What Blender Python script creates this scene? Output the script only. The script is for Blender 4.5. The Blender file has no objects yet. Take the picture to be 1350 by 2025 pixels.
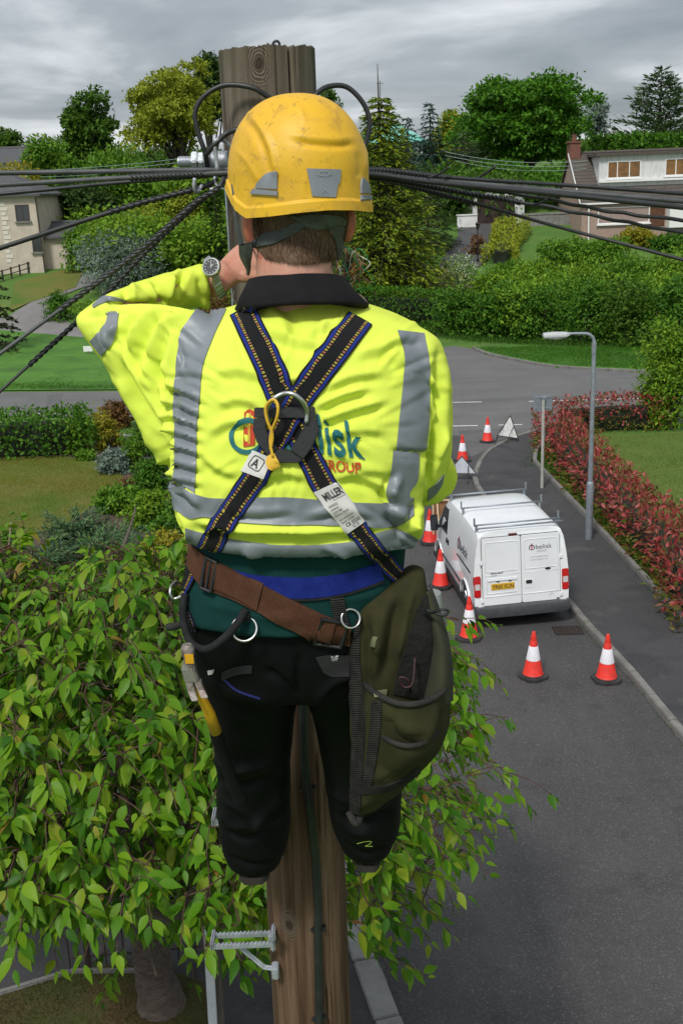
import bpy, bmesh, math, random
import numpy as np
from mathutils import Vector, Matrix
from mathutils.bvhtree import BVHTree
S = bpy.context.scene
COL = S.collection
rng = np.random.default_rng(7); random.seed(7)
rad = math.radians
# ------------------------------------------------------------------ camera
FPX = 2150.0; PITCH = rad(16.5); ROLL = rad(2.25); CH = 8.4
CAM = np.array([0, 0, CH]); cp, sp = math.cos(PITCH), math.sin(PITCH)
CF = np.array([0, cp, -sp]); _r0 = np.array([1., 0, 0]); _u0 = np.array([0, sp, cp])
CR = math.cos(ROLL)*_r0 - math.sin(ROLL)*_u0
CU = math.cos(ROLL)*_u0 + math.sin(ROLL)*_r0
cd = bpy.data.cameras.new('camera'); cam = bpy.data.objects.new('camera', cd); COL.objects.link(cam)
cam.matrix_world = Matrix(((CR[0], CU[0], -CF[0], 0), (CR[1], CU[1], -CF[1], 0), (CR[2], CU[2], -CF[2], CH), (0, 0, 0, 1)))
cd.sensor_fit = 'VERTICAL'; cd.sensor_height = 36; cd.lens = 36*FPX/2025
cd.clip_start = 0.05; cd.clip_end = 5000
S.camera = cam
S.render.resolution_x, S.render.resolution_y = 682, 1024
# ------------------------------------------------------------------ light
SUN_EL, SUN_AZ = 52, 205           # high soft sun behind the camera, a little to its left
S.view_settings.view_transform = 'Standard'; S.view_settings.look = 'None'
S.view_settings.exposure = 0.92; S.view_settings.gamma = 1.0
W = bpy.data.worlds.new('World'); S.world = W; W.use_nodes = True
nt = W.node_tree; nt.nodes.clear()
def N(nt, t, **kw):
    n = nt.nodes.new(t)
    for k, v in kw.items():
        if k in ('inp',):
            for a, b in v.items(): n.inputs[a].default_value = b
        else: setattr(n, k, v)
    return n
sky = N(nt, 'ShaderNodeTexSky', sky_type='NISHITA', sun_disc=False, sun_elevation=rad(SUN_EL), sun_rotation=rad(SUN_AZ))
tc = N(nt, 'ShaderNodeTexCoord'); sep = N(nt, 'ShaderNodeSeparateXYZ'); nt.links.new(tc.outputs['Generated'], sep.inputs[0])
# overcast: cloud layer projected on a plane overhead so that the bands flatten towards the horizon
zc = N(nt, 'ShaderNodeMath', operation='MAXIMUM', inp={1: 0.0}); nt.links.new(sep.outputs['Z'], zc.inputs[0])
za = N(nt, 'ShaderNodeMath', operation='ADD', inp={1: 0.16}); nt.links.new(zc.outputs[0], za.inputs[0])
dx = N(nt, 'ShaderNodeMath', operation='DIVIDE'); nt.links.new(sep.outputs['X'], dx.inputs[0]); nt.links.new(za.outputs[0], dx.inputs[1])
dy = N(nt, 'ShaderNodeMath', operation='DIVIDE'); nt.links.new(sep.outputs['Y'], dy.inputs[0]); nt.links.new(za.outputs[0], dy.inputs[1])
cmb = N(nt, 'ShaderNodeCombineXYZ'); nt.links.new(dx.outputs[0], cmb.inputs[0]); nt.links.new(dy.outputs[0], cmb.inputs[1])
nz = N(nt, 'ShaderNodeTexNoise', inp={'Scale': 0.85, 'Detail': 7, 'Roughness': 0.52, 'Distortion': 0.35}); nt.links.new(cmb.outputs[0], nz.inputs['Vector'])
cr = N(nt, 'ShaderNodeValToRGB'); nt.links.new(nz.outputs['Fac'], cr.inputs[0])
e = cr.color_ramp.elements
e[0].position = 0.34; e[0].color = (1.8, 2.02, 2.28, 1); e[1].position = 0.66; e[1].color = (7.0, 7.2, 7.4, 1)
m = e.new(0.5); m.color = (3.1, 3.35, 3.6, 1)
# an overcast sky is brighter overhead than at the horizon, brighter still towards the veiled sun
dot = N(nt, 'ShaderNodeVectorMath', operation='DOT_PRODUCT')
sd = (math.sin(rad(SUN_AZ))*math.cos(rad(SUN_EL)), math.cos(rad(SUN_AZ))*math.cos(rad(SUN_EL)), math.sin(rad(SUN_EL)))
dot.inputs[1].default_value = sd; nt.links.new(tc.outputs['Generated'], dot.inputs[0])
gr = N(nt, 'ShaderNodeMapRange', inp={'From Min': -0.1, 'From Max': 1.0, 'To Min': 1.0, 'To Max': 1.75}); nt.links.new(dot.outputs['Value'], gr.inputs['Value'])
mul = N(nt, 'ShaderNodeVectorMath', operation='SCALE'); nt.links.new(cr.outputs[0], mul.inputs[0]); nt.links.new(gr.outputs[0], mul.inputs['Scale'])
mx = N(nt, 'ShaderNodeMixRGB', inp={0: 0.9}); nt.links.new(sky.outputs[0], mx.inputs[1]); nt.links.new(mul.outputs[0], mx.inputs[2])
bg = N(nt, 'ShaderNodeBackground', inp={'Strength': 0.07}); nt.links.new(mx.outputs[0], bg.inputs[0])
out = N(nt, 'ShaderNodeOutputWorld'); nt.links.new(bg.outputs[0], out.inputs[0])
sl = bpy.data.lights.new('sun', 'SUN'); sl.energy = 1.5; sl.angle = rad(11); sl.color = (1, 0.97, 0.92)
so = bpy.data.objects.new('sun', sl); COL.objects.link(so); so.location = (0, 0, 40)
so.rotation_euler = Vector(sd).to_track_quat('Z', 'Y').to_euler()
S.cycles.use_denoising = True
S.cycles.max_bounces = 6; S.cycles.transparent_max_bounces = 6
# ------------------------------------------------------------------ geometry helpers
def hgt(x, y):                       # the hillside beyond the main road
    s = np.maximum(0, np.asarray(y, float) - 60.)
    h = 0.23*s*s/(s + 3.)
    return np.where(s > 30, 6.27 + (s - 30)*0.10 - np.maximum(0, s - 110)*0.085, h)
def ray(px, py): return CF + (px - 675)/FPX*CR - (py - 1012.5)/FPX*CU
def G(px, py, z=0.):
    d = ray(px, py); return CAM + d*((z - CH)/d[2])
def at(px, py, Y):
    d = ray(px, py); return CAM + d*(Y/d[1])
def proj(P):
    v = np.asarray(P, float) - CAM; D = v @ CF
    return 675 + FPX*(v @ CR)/D, 1012.5 - FPX*(v @ CU)/D, D
def GH(px, py):                      # pixel to terrain
    d = ray(px, py); lo, hi = 1., 400.
    t = 5.
    while t < 400:
        p = CAM + d*t
        if p[2] < hgt(p[0], p[1]): break
        t += 0.5
    lo, hi = t - 0.5, t
    for _ in range(25):
        m = (lo + hi)/2; p = CAM + d*m
        if p[2] < hgt(p[0], p[1]): hi = m
        else: lo = m
    return CAM + d*hi
def GY(px, Y, py=420):               # foot of something whose base is hidden
    p = at(px, py, Y); p[2] = float(hgt(p[0], Y)); return p
def top_h(b, py):                    # height that reaches picture row py above base b
    lo, hi = 0., 60.
    for _ in range(40):
        m = (lo + hi)/2
        if proj(b + np.array([0, 0, m]))[1] > py: lo = m
        else: hi = m
    return lo
def wid(b, n): return n*proj(b)[2]/FPX
def _hash(ix, iy, iz):
    n = (ix*374761393 + iy*668265263 + iz*2147483647) & 0xffffffff
    n = ((n ^ (n >> 13))*1274126177) & 0xffffffff
    return ((n ^ (n >> 16)) & 0xffff)/65535.
def vnoise(P, s=1., seed=0):
    P = np.asarray(P, float)*s + 1000 + seed*17.3
    I = np.floor(P).astype(np.int64); f = P - I; f = f*f*(3 - 2*f)
    r = 0
    for a in (0, 1):
        for b in (0, 1):
            for c in (0, 1):
                w = (f[:, 0] if a else 1 - f[:, 0])*(f[:, 1] if b else 1 - f[:, 1])*(f[:, 2] if c else 1 - f[:, 2])
                r = r + w*_hash(I[:, 0] + a, I[:, 1] + b, I[:, 2] + c)
    return r*2 - 1
def fbm(P, s=1., seed=0, o=3):
    r = 0; a = 1.
    for k in range(o): r = r + a*vnoise(P, s*2**k, seed + k); a *= .5
    return r
def mesh_np(name, V, F, m=None, parent=None, smooth=False, origin=None, mi=None):
    V = np.asarray(V, float)
    if origin is not None: V = V - np.asarray(origin)
    me = bpy.data.meshes.new(name)
    if isinstance(F, np.ndarray):
        k = F.shape[1]; me.vertices.add(len(V)); me.vertices.foreach_set('co', V.ravel())
        me.loops.add(F.size); me.loops.foreach_set('vertex_index', F.ravel().astype(np.int32))
        me.polygons.add(len(F)); me.polygons.foreach_set('loop_start', np.arange(0, F.size, k, dtype=np.int32))
        me.polygons.foreach_set('loop_total', np.full(len(F), k, np.int32))
        me.update(calc_edges=True); me.validate()
    else:
        me.from_pydata([tuple(v) for v in V], [], [tuple(int(i) for i in f) for f in F]); me.update()
    ms = m if isinstance(m, (list, tuple)) else [m]
    for q in ms:
        if q is not None: me.materials.append(q)
    if mi is not None: me.polygons.foreach_set('material_index', np.asarray(mi, np.int32))
    if smooth: me.polygons.foreach_set('use_smooth', np.ones(len(me.polygons), bool))
    o = bpy.data.objects.new(name, me); COL.objects.link(o)
    if parent is not None: o.parent = parent
    if origin is not None: o.location = tuple(np.asarray(origin, float))
    return o
def tag(o, label=None, cat=None, group=None, kind=None):
    for k, v in (('label', label), ('category', cat), ('group', group), ('kind', kind)):
        if v: o[k] = v
    return o
def empty(name, loc, label=None, cat=None, group=None, rz=0.):
    o = bpy.data.objects.new(name, None); COL.objects.link(o); o.location = tuple(float(x) for x in loc); o.rotation_euler = (0, 0, rz)
    o.empty_display_size = .1
    return tag(o, label, cat, group)
def copy_tree(o, parent=None):
    c = o.copy(); COL.objects.link(c); c.parent = parent
    for ch in list(o.children): copy_tree(ch, c)
    return c
class MB:
    """collects shapes into one mesh"""
    def __init__(s): s.V = []; s.F = []; s.M = []; s.n = 0; s.cm = 0
    def add(s, V, F):
        V = np.asarray(V, float); s.V.append(V)
        for f in F: s.F.append(tuple(int(i) + s.n for i in f)); s.M.append(s.cm)
        s.n += len(V); return s
    def box(s, lo, hi, M=None):
        x0, y0, z0 = lo; x1, y1, z1 = hi
        V = np.array([(x0, y0, z0), (x1, y0, z0), (x1, y1, z0), (x0, y1, z0), (x0, y0, z1), (x1, y0, z1), (x1, y1, z1), (x0, y1, z1)], float)
        if M is not None: V = V @ np.asarray(M)[:3, :3].T + np.asarray(M)[:3, 3]
        return s.add(V, [(3, 2, 1, 0), (4, 5, 6, 7), (0, 1, 5, 4), (1, 2, 6, 5), (2, 3, 7, 6), (3, 0, 4, 7)])
    def tube(s, P, r, k=8, cap=True):
        V, F = tube_vf(P, r, k, cap); return s.add(V, F)
    def loft(s, rings, cap=True):
        V, F = loft_vf(rings, cap); return s.add(V, F)
    def lathe(s, prof, c=(0, 0, 0), k=24, cap=True):
        a = np.linspace(0, 2*math.pi, k, endpoint=False)
        rings = [np.stack([c[0] + r*np.cos(a), c[1] + r*np.sin(a), np.full(k, c[2] + z)], 1) for r, z in prof]
        return s.loft(rings, cap)
    def prism(s, poly, z0, z1):
        n = len(poly); V = [(x, y, z0) for x, y in poly] + [(x, y, z1) for x, y in poly]
        F = [tuple(range(n))[::-1], tuple(range(n, 2*n))] + [(i, (i + 1) % n, n + (i + 1) % n, n + i) for i in range(n)]
        return s.add(V, F)
    def build(s, name, m=None, parent=None, smooth=False, origin=None, bevel=0, seg=2, auto=None):
        o = mesh_np(name, np.concatenate(s.V), s.F, m, parent, smooth, origin, s.M if isinstance(m, (list, tuple)) else None)
        bm = bmesh.new(); bm.from_mesh(o.data)
        bmesh.ops.recalc_face_normals(bm, faces=bm.faces)
        if bevel:
            es = [e for e in bm.edges if len(e.link_faces) == 2 and e.calc_face_angle(0) > rad(28)]
            bmesh.ops.bevel(bm, geom=es, offset=bevel, segments=seg, affect='EDGES', clamp_overlap=True)
        bm.to_mesh(o.data); bm.free()
        if auto is not None: o.data.set_sharp_from_angle(angle=rad(auto))
        return o
def loft_vf(rings, cap=True):
    k = len(rings[0]); V = np.concatenate([np.asarray(r, float) for r in rings]); F = []
    for i in range(len(rings) - 1):
        for j in range(k):
            F.append((i*k + j, i*k + (j + 1) % k, (i + 1)*k + (j + 1) % k, (i + 1)*k + j))
    if cap: F.append(tuple(range(k))[::-1]); F.append(tuple(range((len(rings) - 1)*k, len(rings)*k)))
    return V, F
def tube_vf(P, r, k=8, cap=True):
    P = np.asarray(P, float); n = len(P)
    r = np.full(n, r) if np.isscalar(r) else np.asarray(r, float)
    T = np.gradient(P, axis=0); T /= np.linalg.norm(T, axis=1)[:, None] + 1e-12
    u = np.cross(T[0], (0, 0, 1.)); 
    if np.linalg.norm(u) < 1e-3: u = np.cross(T[0], (1., 0, 0))
    u /= np.linalg.norm(u); rings = []; a = np.linspace(0, 2*math.pi, k, endpoint=False)
    for i in range(n):
        u = u - T[i]*(u @ T[i]); u /= np.linalg.norm(u) + 1e-12; w = np.cross(T[i], u)
        rings.append(P[i] + r[i]*(np.cos(a)[:, None]*u + np.sin(a)[:, None]*w))
    return loft_vf(rings, cap)
def spline(P, n=24):                 # Catmull-Rom through control points
    P = np.asarray(P, float); Q = np.concatenate([[2*P[0] - P[1]], P, [2*P[-1] - P[-2]]])
    t = np.linspace(0, len(P) - 1, n); i = np.minimum(t.astype(int), len(P) - 2); u = (t - i)[:, None]
    a, b, c, d = Q[i], Q[i + 1], Q[i + 2], Q[i + 3]
    return .5*(2*b + (c - a)*u + (2*a - 5*b + 4*c - d)*u*u + (3*b - a - 3*c + d)*u**3)
# ------------------------------------------------------------------ materials
MATS = {}
def mat(name, col, rough=.6, col2=None, scale=4., detail=4., lo=.4, hi=.6, bump=0., bscale=None, metal=0., spec=.5, coat=0., coord='Object', stretch=None, wave=None, dist=0.):
    """principled material; noise blends col to col2, optional noise bump"""
    if name in MATS: return MATS[name]
    m = bpy.data.materials.new(name); m.use_nodes = True; nt = m.node_tree
    p = nt.nodes['Principled BSDF']; p.inputs['Roughness'].default_value = rough; p.inputs['Metallic'].default_value = metal
    p.inputs['Specular IOR Level'].default_value = spec; p.inputs['Coat Weight'].default_value = coat
    p.inputs['Base Color'].default_value = (*col, 1)
    tcn = N(nt, 'ShaderNodeTexCoord'); mp = N(nt, 'ShaderNodeMapping'); nt.links.new(tcn.outputs[coord], mp.inputs[0])
    if stretch: mp.inputs['Scale'].default_value = stretch
    if col2 is not None:
        nz = N(nt, 'ShaderNodeTexNoise', inp={'Scale': scale, 'Detail': detail, 'Roughness': .6, 'Distortion': dist}); nt.links.new(mp.outputs[0], nz.inputs['Vector'])
        mr = N(nt, 'ShaderNodeMapRange', inp={'From Min': lo, 'From Max': hi}); nt.links.new(nz.outputs['Fac'], mr.inputs['Value'])
        mx = N(nt, 'ShaderNodeMixRGB', inp={1: (*col, 1), 2: (*col2, 1)}); nt.links.new(mr.outputs[0], mx.inputs[0]); nt.links.new(mx.outputs[0], p.inputs['Base Color'])
    if bump:
        nb = N(nt, 'ShaderNodeTexNoise', inp={'Scale': bscale or scale*4, 'Detail': 5}); nt.links.new(mp.outputs[0], nb.inputs['Vector'])
        b = N(nt, 'ShaderNodeBump', inp={'Strength': min(1, bump), 'Distance': min(.02, .6/(bscale or scale*4))}); nt.links.new(nb.outputs['Fac'], b.inputs['Height']); nt.links.new(b.outputs[0], p.inputs['Normal'])
    MATS[name] = m; return m
def mix_in(m, col, scale, lo, hi, detail=3., coord='Object', stretch=None, fac=1., dist=0.):
    """layers another noise patch colour over an existing material's base colour"""
    nt = m.node_tree; p = nt.nodes['Principled BSDF']; b = p.inputs['Base Color']
    tcn = N(nt, 'ShaderNodeTexCoord'); mp = N(nt, 'ShaderNodeMapping'); nt.links.new(tcn.outputs[coord], mp.inputs[0])
    if stretch: mp.inputs['Scale'].default_value = stretch
    nz = N(nt, 'ShaderNodeTexNoise', inp={'Scale': scale, 'Detail': detail, 'Roughness': .6, 'Distortion': dist}); nt.links.new(mp.outputs[0], nz.inputs['Vector'])
    mr = N(nt, 'ShaderNodeMapRange', inp={'From Min': lo, 'From Max': hi, 'To Max': fac}); nt.links.new(nz.outputs['Fac'], mr.inputs['Value'])
    mx = N(nt, 'ShaderNodeMixRGB', inp={1: b.default_value[:], 2: (*col, 1)})
    if b.links: nt.links.new(b.links[0].from_socket, mx.inputs[1])
    nt.links.new(mr.outputs[0], mx.inputs[0]); nt.links.new(mx.outputs[0], b); return m
def leafmat(name, cols, rough=.6, trans=.35, spec=.2):
    """leaf colour picked per leaf from a ramp of the species' own greens"""
    if name in MATS: return MATS[name]
    m = bpy.data.materials.new(name); m.use_nodes = True; nt = m.node_tree; p = nt.nodes['Principled BSDF']
    g = N(nt, 'ShaderNodeNewGeometry'); r = N(nt, 'ShaderNodeValToRGB'); nt.links.new(g.outputs['Random Per Island'], r.inputs[0])
    el = r.color_ramp.elements
    while len(el) < len(cols): el.new(.5)
    for i, c in enumerate(cols):
        el[i].position = i/max(1, len(cols) - 1); el[i].color = (*c, 1)
    nt.links.new(r.outputs[0], p.inputs['Base Color']); p.inputs['Roughness'].default_value = rough; p.inputs['Specular IOR Level'].default_value = spec
    t = N(nt, 'ShaderNodeBsdfTranslucent'); nt.links.new(r.outputs[0], t.inputs[0])
    mx = N(nt, 'ShaderNodeMixShader', inp={0: trans}); nt.links.new(p.outputs[0], mx.inputs[1]); nt.links.new(t.outputs[0], mx.inputs[2])
    nt.links.new(mx.outputs[0], nt.nodes['Material Output'].inputs[0]); MATS[name] = m; return m
# ------------------------------------------------------------------ foliage
def unit(v): return v/(np.linalg.norm(v, axis=-1, keepdims=True) + 1e-9)
def leaf_quads(P, A, Nn, L, w):
    """one folded leaf each: base P, axis A, normal Nn, length L, width w"""
    A = unit(A); B = unit(np.cross(Nn, A)); Nn = np.cross(A, B)
    L = np.broadcast_to(L, (len(P),))[:, None]; w = np.broadcast_to(w, (len(P),))[:, None]
    mid = P + A*L*.45 + Nn*w*.12
    V = np.stack([P, mid + B*w*.5, P + A*L, mid - B*w*.5], 1).reshape(-1, 3)
    F = np.arange(len(P)*4).reshape(-1, 4); return V, F
def foliage(blobs, n, L, asp=.55, tuft=14, tr=.22, droop=.25, shell=(.72, 1.04), seed=0, floor=None):
    """leaves gathered in tufts on the shells of many blobs (cx,cy,cz,rx,ry,rz)"""
    r = np.random.default_rng(seed); B = np.asarray(blobs, float)
    wgt = (B[:, 3]*B[:, 4] + B[:, 4]*B[:, 5] + B[:, 3]*B[:, 5]); wgt /= wgt.sum()
    nt_ = max(1, n//tuft); bi = r.choice(len(B), nt_, p=wgt)
    d = unit(r.normal(size=(nt_, 3))); d[:, 2] = np.where(d[:, 2] < (-.35 if floor is None else -.9), -d[:, 2]*.6, d[:, 2]); d = unit(d)
    tcn = B[bi, :3] + d*B[bi, 3:]*r.uniform(*shell, size=(nt_, 1))
    tcn = np.repeat(tcn, tuft, 0); dd = np.repeat(d, tuft, 0); br = np.repeat(B[bi, 3:].mean(1), tuft)
    off = r.normal(size=tcn.shape)*(br*tr)[:, None]*np.array([1, 1, .6])
    P = tcn + off
    A = unit(dd*.6 + r.normal(size=P.shape)*.7 + np.array([0, 0, -droop])); Nn = unit(dd + r.normal(size=P.shape)*.6 + np.array([0, 0, .6]))
    s = L*r.uniform(.65, 1.3, len(P))
    if floor is not None: 
        k = P[:, 2] > floor; P, A, Nn, s = P[k], A[k], Nn[k], s[k]
    return leaf_quads(P, A, Nn, s, s*asp)
def limb(p0, p1, r0, r1, bend=.15, n=6, r=rng):
    p0, p1 = np.asarray(p0, float), np.asarray(p1, float); t = np.linspace(0, 1, n)[:, None]
    off = r.normal(size=3)*bend*np.linalg.norm(p1 - p0)*.4; off[2] = abs(off[2])*.3
    P = p0 + (p1 - p0)*t + off*(4*t*(1 - t))*.5; return P, np.linspace(r0, r1, n)
# ================================================================== ground, roads, pavements
M_grass = mat('grass', (.045, .12, .012), .9, (.075, .15, .016), .7, 6, .35, .65, .5, 60)
mix_in(M_grass, (.12, .15, .03), .22, .55, .8, 4)
M_lawn = mat('lawn_bright', (.045, .14, .010), .9, (.075, .19, .015), 1.1, 6, .3, .7, .6, 40)
mix_in(M_lawn, (.03, .09, .008), .35, .5, .7)
M_lawn_dry = mat('lawn_dry', (.085, .12, .010), .95, (.125, .115, .02), .35, 5, .35, .62, .6, 45)
mix_in(M_lawn_dry, (.06, .115, .008), .22, .52, .62, 3)
M_asph = mat('asphalt_dark', (.046, .044, .045), .85, (.064, .062, .062), .55, 5, .3, .7, .5, 70)
mix_in(M_asph, (.034, .033, .034), 1.6, .55, .72, 6); mix_in(M_asph, (.030, .029, .030), .35, .48, .66, 6, stretch=(1.6, .22, 1), fac=.7, dist=.6); mix_in(M_asph, (.085, .083, .08), .22, .56, .75, 7, stretch=(2.2, .3, 1), fac=.5); mix_in(M_asph, (.17, .165, .16), 48, .58, .68, 2, fac=.6); mix_in(M_asph, (.012, .012, .012), 62, .58, .68, 2, fac=.7)
M_asph2 = mat('asphalt_worn', (.10, .098, .096), .9, (.135, .132, .129), .5, 5, .3, .7, .5, 50)
mix_in(M_asph2, (.10, .10, .10), .9, .55, .7, 5, stretch=(.2, 1, 1)); mix_in(M_asph2, (.07, .07, .07), .5, .55, .7, 6, stretch=(.12, 1, 1), fac=.6); mix_in(M_asph2, (.25, .24, .23), 24, .58, .68, 2, fac=.6); mix_in(M_asph2, (.05, .05, .05), 28, .58, .68, 2, fac=.6)
M_pave = mat('pavement_tar', (.036, .035, .037), .88, (.048, .047, .049), .6, 6, .35, .65, .5, 60)
mix_in(M_pave, (.060, .059, .058), 1.3, .56, .66, 7); mix_in(M_pave, (.022, .022, .024), .7, .52, .66, 6, fac=.7, dist=1.); mix_in(M_pave, (.13, .13, .13), 50, .6, .69, 2, fac=.5)
M_kerb = mat('kerb_concrete', (.13, .125, .115), .9, (.20, .19, .175), 2.2, 6, .35, .65, .6, 30)
mix_in(M_kerb, (.09, .10, .05), 1.7, .57, .68, 6)
M_paint = mat('road_paint', (.62, .62, .60), .8, (.40, .40, .39), 3, 6, .5, .7)
M_earth = mat('earth', (.05, .036, .024), .95, (.085, .06, .04), 2, 5, .35, .65, .7, 12)
xs = np.unique(np.concatenate([np.arange(-60, 70, 2.), np.arange(-700, -60, 40.), np.arange(70, 740, 40.)]))
ys = np.unique(np.concatenate([np.arange(-80, 4, 12.), np.arange(4, 58, 3.), np.arange(58, 100, 1.), np.arange(100, 180, 8.), np.arange(180, 1500, 60.)]))
XX, YY = np.meshgrid(xs, ys); gv = np.stack([XX, YY, hgt(XX, YY)], -1).reshape(-1, 3); gv[:, 2] -= np.where(gv[:, 1] < 60, .02, .0)
nx = len(xs); ii = (np.arange(len(ys) - 1)[:, None]*nx + np.arange(nx - 1)).ravel()
tag(mesh_np('ground', gv, np.stack([ii, ii + 1, ii + nx + 1, ii + nx], 1), M_grass, smooth=True), kind='structure')
def sheet(name, P, m, lift, kind='structure', step=1.5, follow=True):
    """a flat or hill-following sheet from a ground outline"""
    bm = bmesh.new(); P = [np.asarray(p, float) for p in P]
    f = bm.faces.new([bm.verts.new((p[0], p[1], 0)) for p in P]); bmesh.ops.triangulate(bm, faces=[f])
    if follow:
        for _ in range(7):
            es = [e for e in bm.edges if e.calc_length() > step]
            if not es: break
            bmesh.ops.subdivide_edges(bm, edges=es, cuts=1); bmesh.ops.triangulate(bm, faces=bm.faces[:])
    for v in bm.verts: v.co.z = float(hgt(v.co.x, v.co.y)) + lift
    bmesh.ops.recalc_face_normals(bm, faces=bm.faces)
    if sum(f.normal.z for f in bm.faces) < 0: bmesh.ops.reverse_faces(bm, faces=bm.faces)
    me = bpy.data.meshes.new(name); bm.to_mesh(me); bm.free(); me.materials.append(m)
    o = bpy.data.objects.new(name, me); COL.objects.link(o); return tag(o, kind=kind)
def slab(name, P, m, z0, z1):
    o = MB().prism([(p[0], p[1]) for p in P], z0, z1).build(name, m); return tag(o, kind='structure')
def kerb(name, P, side, m=M_kerb, w=.14, z0=-.05, z1=.13, L=.915):
    """kerb stones laid end to end along a line; side=+1 puts the stone left of the line"""
    P = spline(P, 160); mb = MB(); seg = np.linalg.norm(np.diff(P, axis=0), axis=1); cum = np.concatenate([[0], np.cumsum(seg)])
    n = int(cum[-1]/L); pos = np.linspace(0, cum[-1], n + 1)
    pt = lambda s: np.array([np.interp(s, cum, P[:, 0]), np.interp(s, cum, P[:, 1])])
    for i in range(n):
        a, b = pt(pos[i] + .006), pt(pos[i + 1] - .006); d = (b - a)/np.linalg.norm(b - a); nn = np.array([-d[1], d[0]])*side*w
        dz = rng.uniform(-.006, .006); j = rng.uniform(-.006, .006); q = nn/np.linalg.norm(nn)*j
        mb.prism([a + q, b + q, b + q + nn, a + q + nn] if side > 0 else [a + q, a + q + nn, b + q + nn, b + q], z0, z1 + dz)
    return tag(mb.build(name, m, bevel=.015, seg=2), kind='structure')
g = lambda *a: G(*a)[:2]
# the main road across the picture, then the side street over it
far_l = [g(-120, 776), g(0, 776), g(240, 774)]
road_far = far_l + [g(560, 742), g(800, 700), g(897, 684), g(934, 690), g(1000, 711), g(1100, 728), g(1290, 738), g(1500, 742), g(1900, 735)]
road_near = [g(1900, 850), g(1400, 838), g(1075, 846), g(980, 880), g(900, 880), g(600, 872), g(300, 830), g(0, 822), g(-120, 822)]
sheet('main_road', road_far + road_near, M_asph2, .006, follow=False)
rk = [g(1345, 1465), g(1240, 1338), g(1130, 1215), (g(1130, 1215)+g(938, 965))/2, g(938, 965), g(941, 925), g(958, 900), g(985, 882), g(1024, 866), g(1075, 850)]
d0 = (rk[0] - rk[2]); rk0 = [rk[0] + d0*3.2, rk[0] + d0*1.5] + rk
lk = [(1.6, 4.), (.75, 8.), g(790, 2025), g(720, 1830), (-.55, 15), (-1.35, 20), (-2.1, 28), (-2.7, 34), (-3.6, 37), (-5.6, 38.6), (-9, 39.3)]
lk = [np.array(p, float) for p in lk]
RK = spline(rk0, 80)[:, :2]; LK = spline(lk, 60)[:, :2]
sheet('side_street', list(RK) + [g(1000, 862), g(700, 862), g(480, 850)] + list(LK[::-1]), M_asph, .010, follow=False)
# worn patches of the junction
sheet('road_patch', [g(905, 852), g(1010, 848), g(1050, 858), g(985, 880), g(930, 905)], mat('asphalt_patch', (.085, .083, .083), .85, (.11, .107, .105), 1.2, 5, .35, .65, .4, 60), .014, follow=False)
sheet('road_patch', [g(95, 783), g(125, 780), g(110, 818), g(88, 818)], mat('asphalt_patch', (.085, .083, .083)), .012, follow=False)
def paint(a, b, w=.12):
    a, b = g(*a), g(*b); d = (b - a)/np.linalg.norm(b - a); n = np.array([-d[1], d[0]])*w
    sheet('road_marking', [a, b, b + n, a + n], M_paint, .016, follow=False)
paint((893, 797), (952, 796)); paint((1045, 795), (1272, 789)); paint((893, 844), (944, 843)); paint((985, 842), (1032, 841)); paint((1100, 840), (1300, 836)); paint((0, 819), (130, 818.5))
# right pavement with kerb and garden edging
gk = [g(1350, 1245), g(1200, 1080), g(1060, 930), g(1053, 912), g(1060, 893)]
gk = [gk[0] + (gk[0] - gk[2])*1.2] + gk
GK = spline(gk, 60)[:, :2]
def side_off(P, w):
    t = np.gradient(P, axis=0); t /= np.linalg.norm(t, axis=1)[:, None]; return P + np.stack([t[:, 1], -t[:, 0]], 1)*w
RKi = side_off(RK, .14)
sheet_poly = list(RKi) + [g(1090, 846), g(1078, 870)] + list(GK[::-1])
slab('pavement', sheet_poly, M_pave, -.1, .105)
kerb('kerb', np.c_[RK, np.zeros(len(RK))], -1)
kerb('garden_edging', np.c_[GK, np.zeros(len(GK))], -1, w=.12, z1=.22, z0=-.05)
# left pavement
LKi = side_off(LK, -.28)
LW = side_off(LK[:38], -2.0)
slab('pavement', list(LKi) + list(LW[::-1]), M_pave, -.1, .10)
kerb("kerb", np.c_[LK, np.zeros(len(LK))], 1, mat('kerb_pale', (.19, .185, .175), .9, (.27, .265, .25), 2.5, 6, .35, .65, .6, 30), .28)
# front garden and drive bottom left
slab('driveway', [(-14, 4), (.2, 4), (-1.2, 8.2), (-2.0, 12.5), (-2.6, 16), (-14, 17)], M_pave, -.1, .085)
lawnp = [G(0, 1982)[:2], G(100, 1945)[:2], G(230, 1925)[:2], G(330, 1935)[:2], G(400, 1960)[:2], G(440, 2030)[:2], (-1.1, 7), (-6, 7), (-6, 9.5)]
slab('lawn', lawnp, mat('lawn_mossy', (.045, .055, .008), .95, (.07, .045, .015), 1.4, 6, .38, .62, .7, 40), -.1, .13)
kerb('garden_edging', [np.append(p, 0) for p in ([G(-60, 1998)[:2]] + lawnp[:4])], -1, w=.08, z1=.16)
# left garden lawn, its borders
sheet('lawn', [g(-200, 1050), g(-200, 912), g(0, 905), g(120, 903), g(190, 914), g(238, 935), g(246, 950), g(200, 985), g(150, 1030), g(90, 1052), g(0, 1062)], M_lawn_dry, .03, follow=False)
sheet('flower_bed', [g(-260, 1400), g(-260, 880), g(330, 880), g(345, 1100), g(420, 1500)], M_earth, .012, follow=False)
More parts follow.
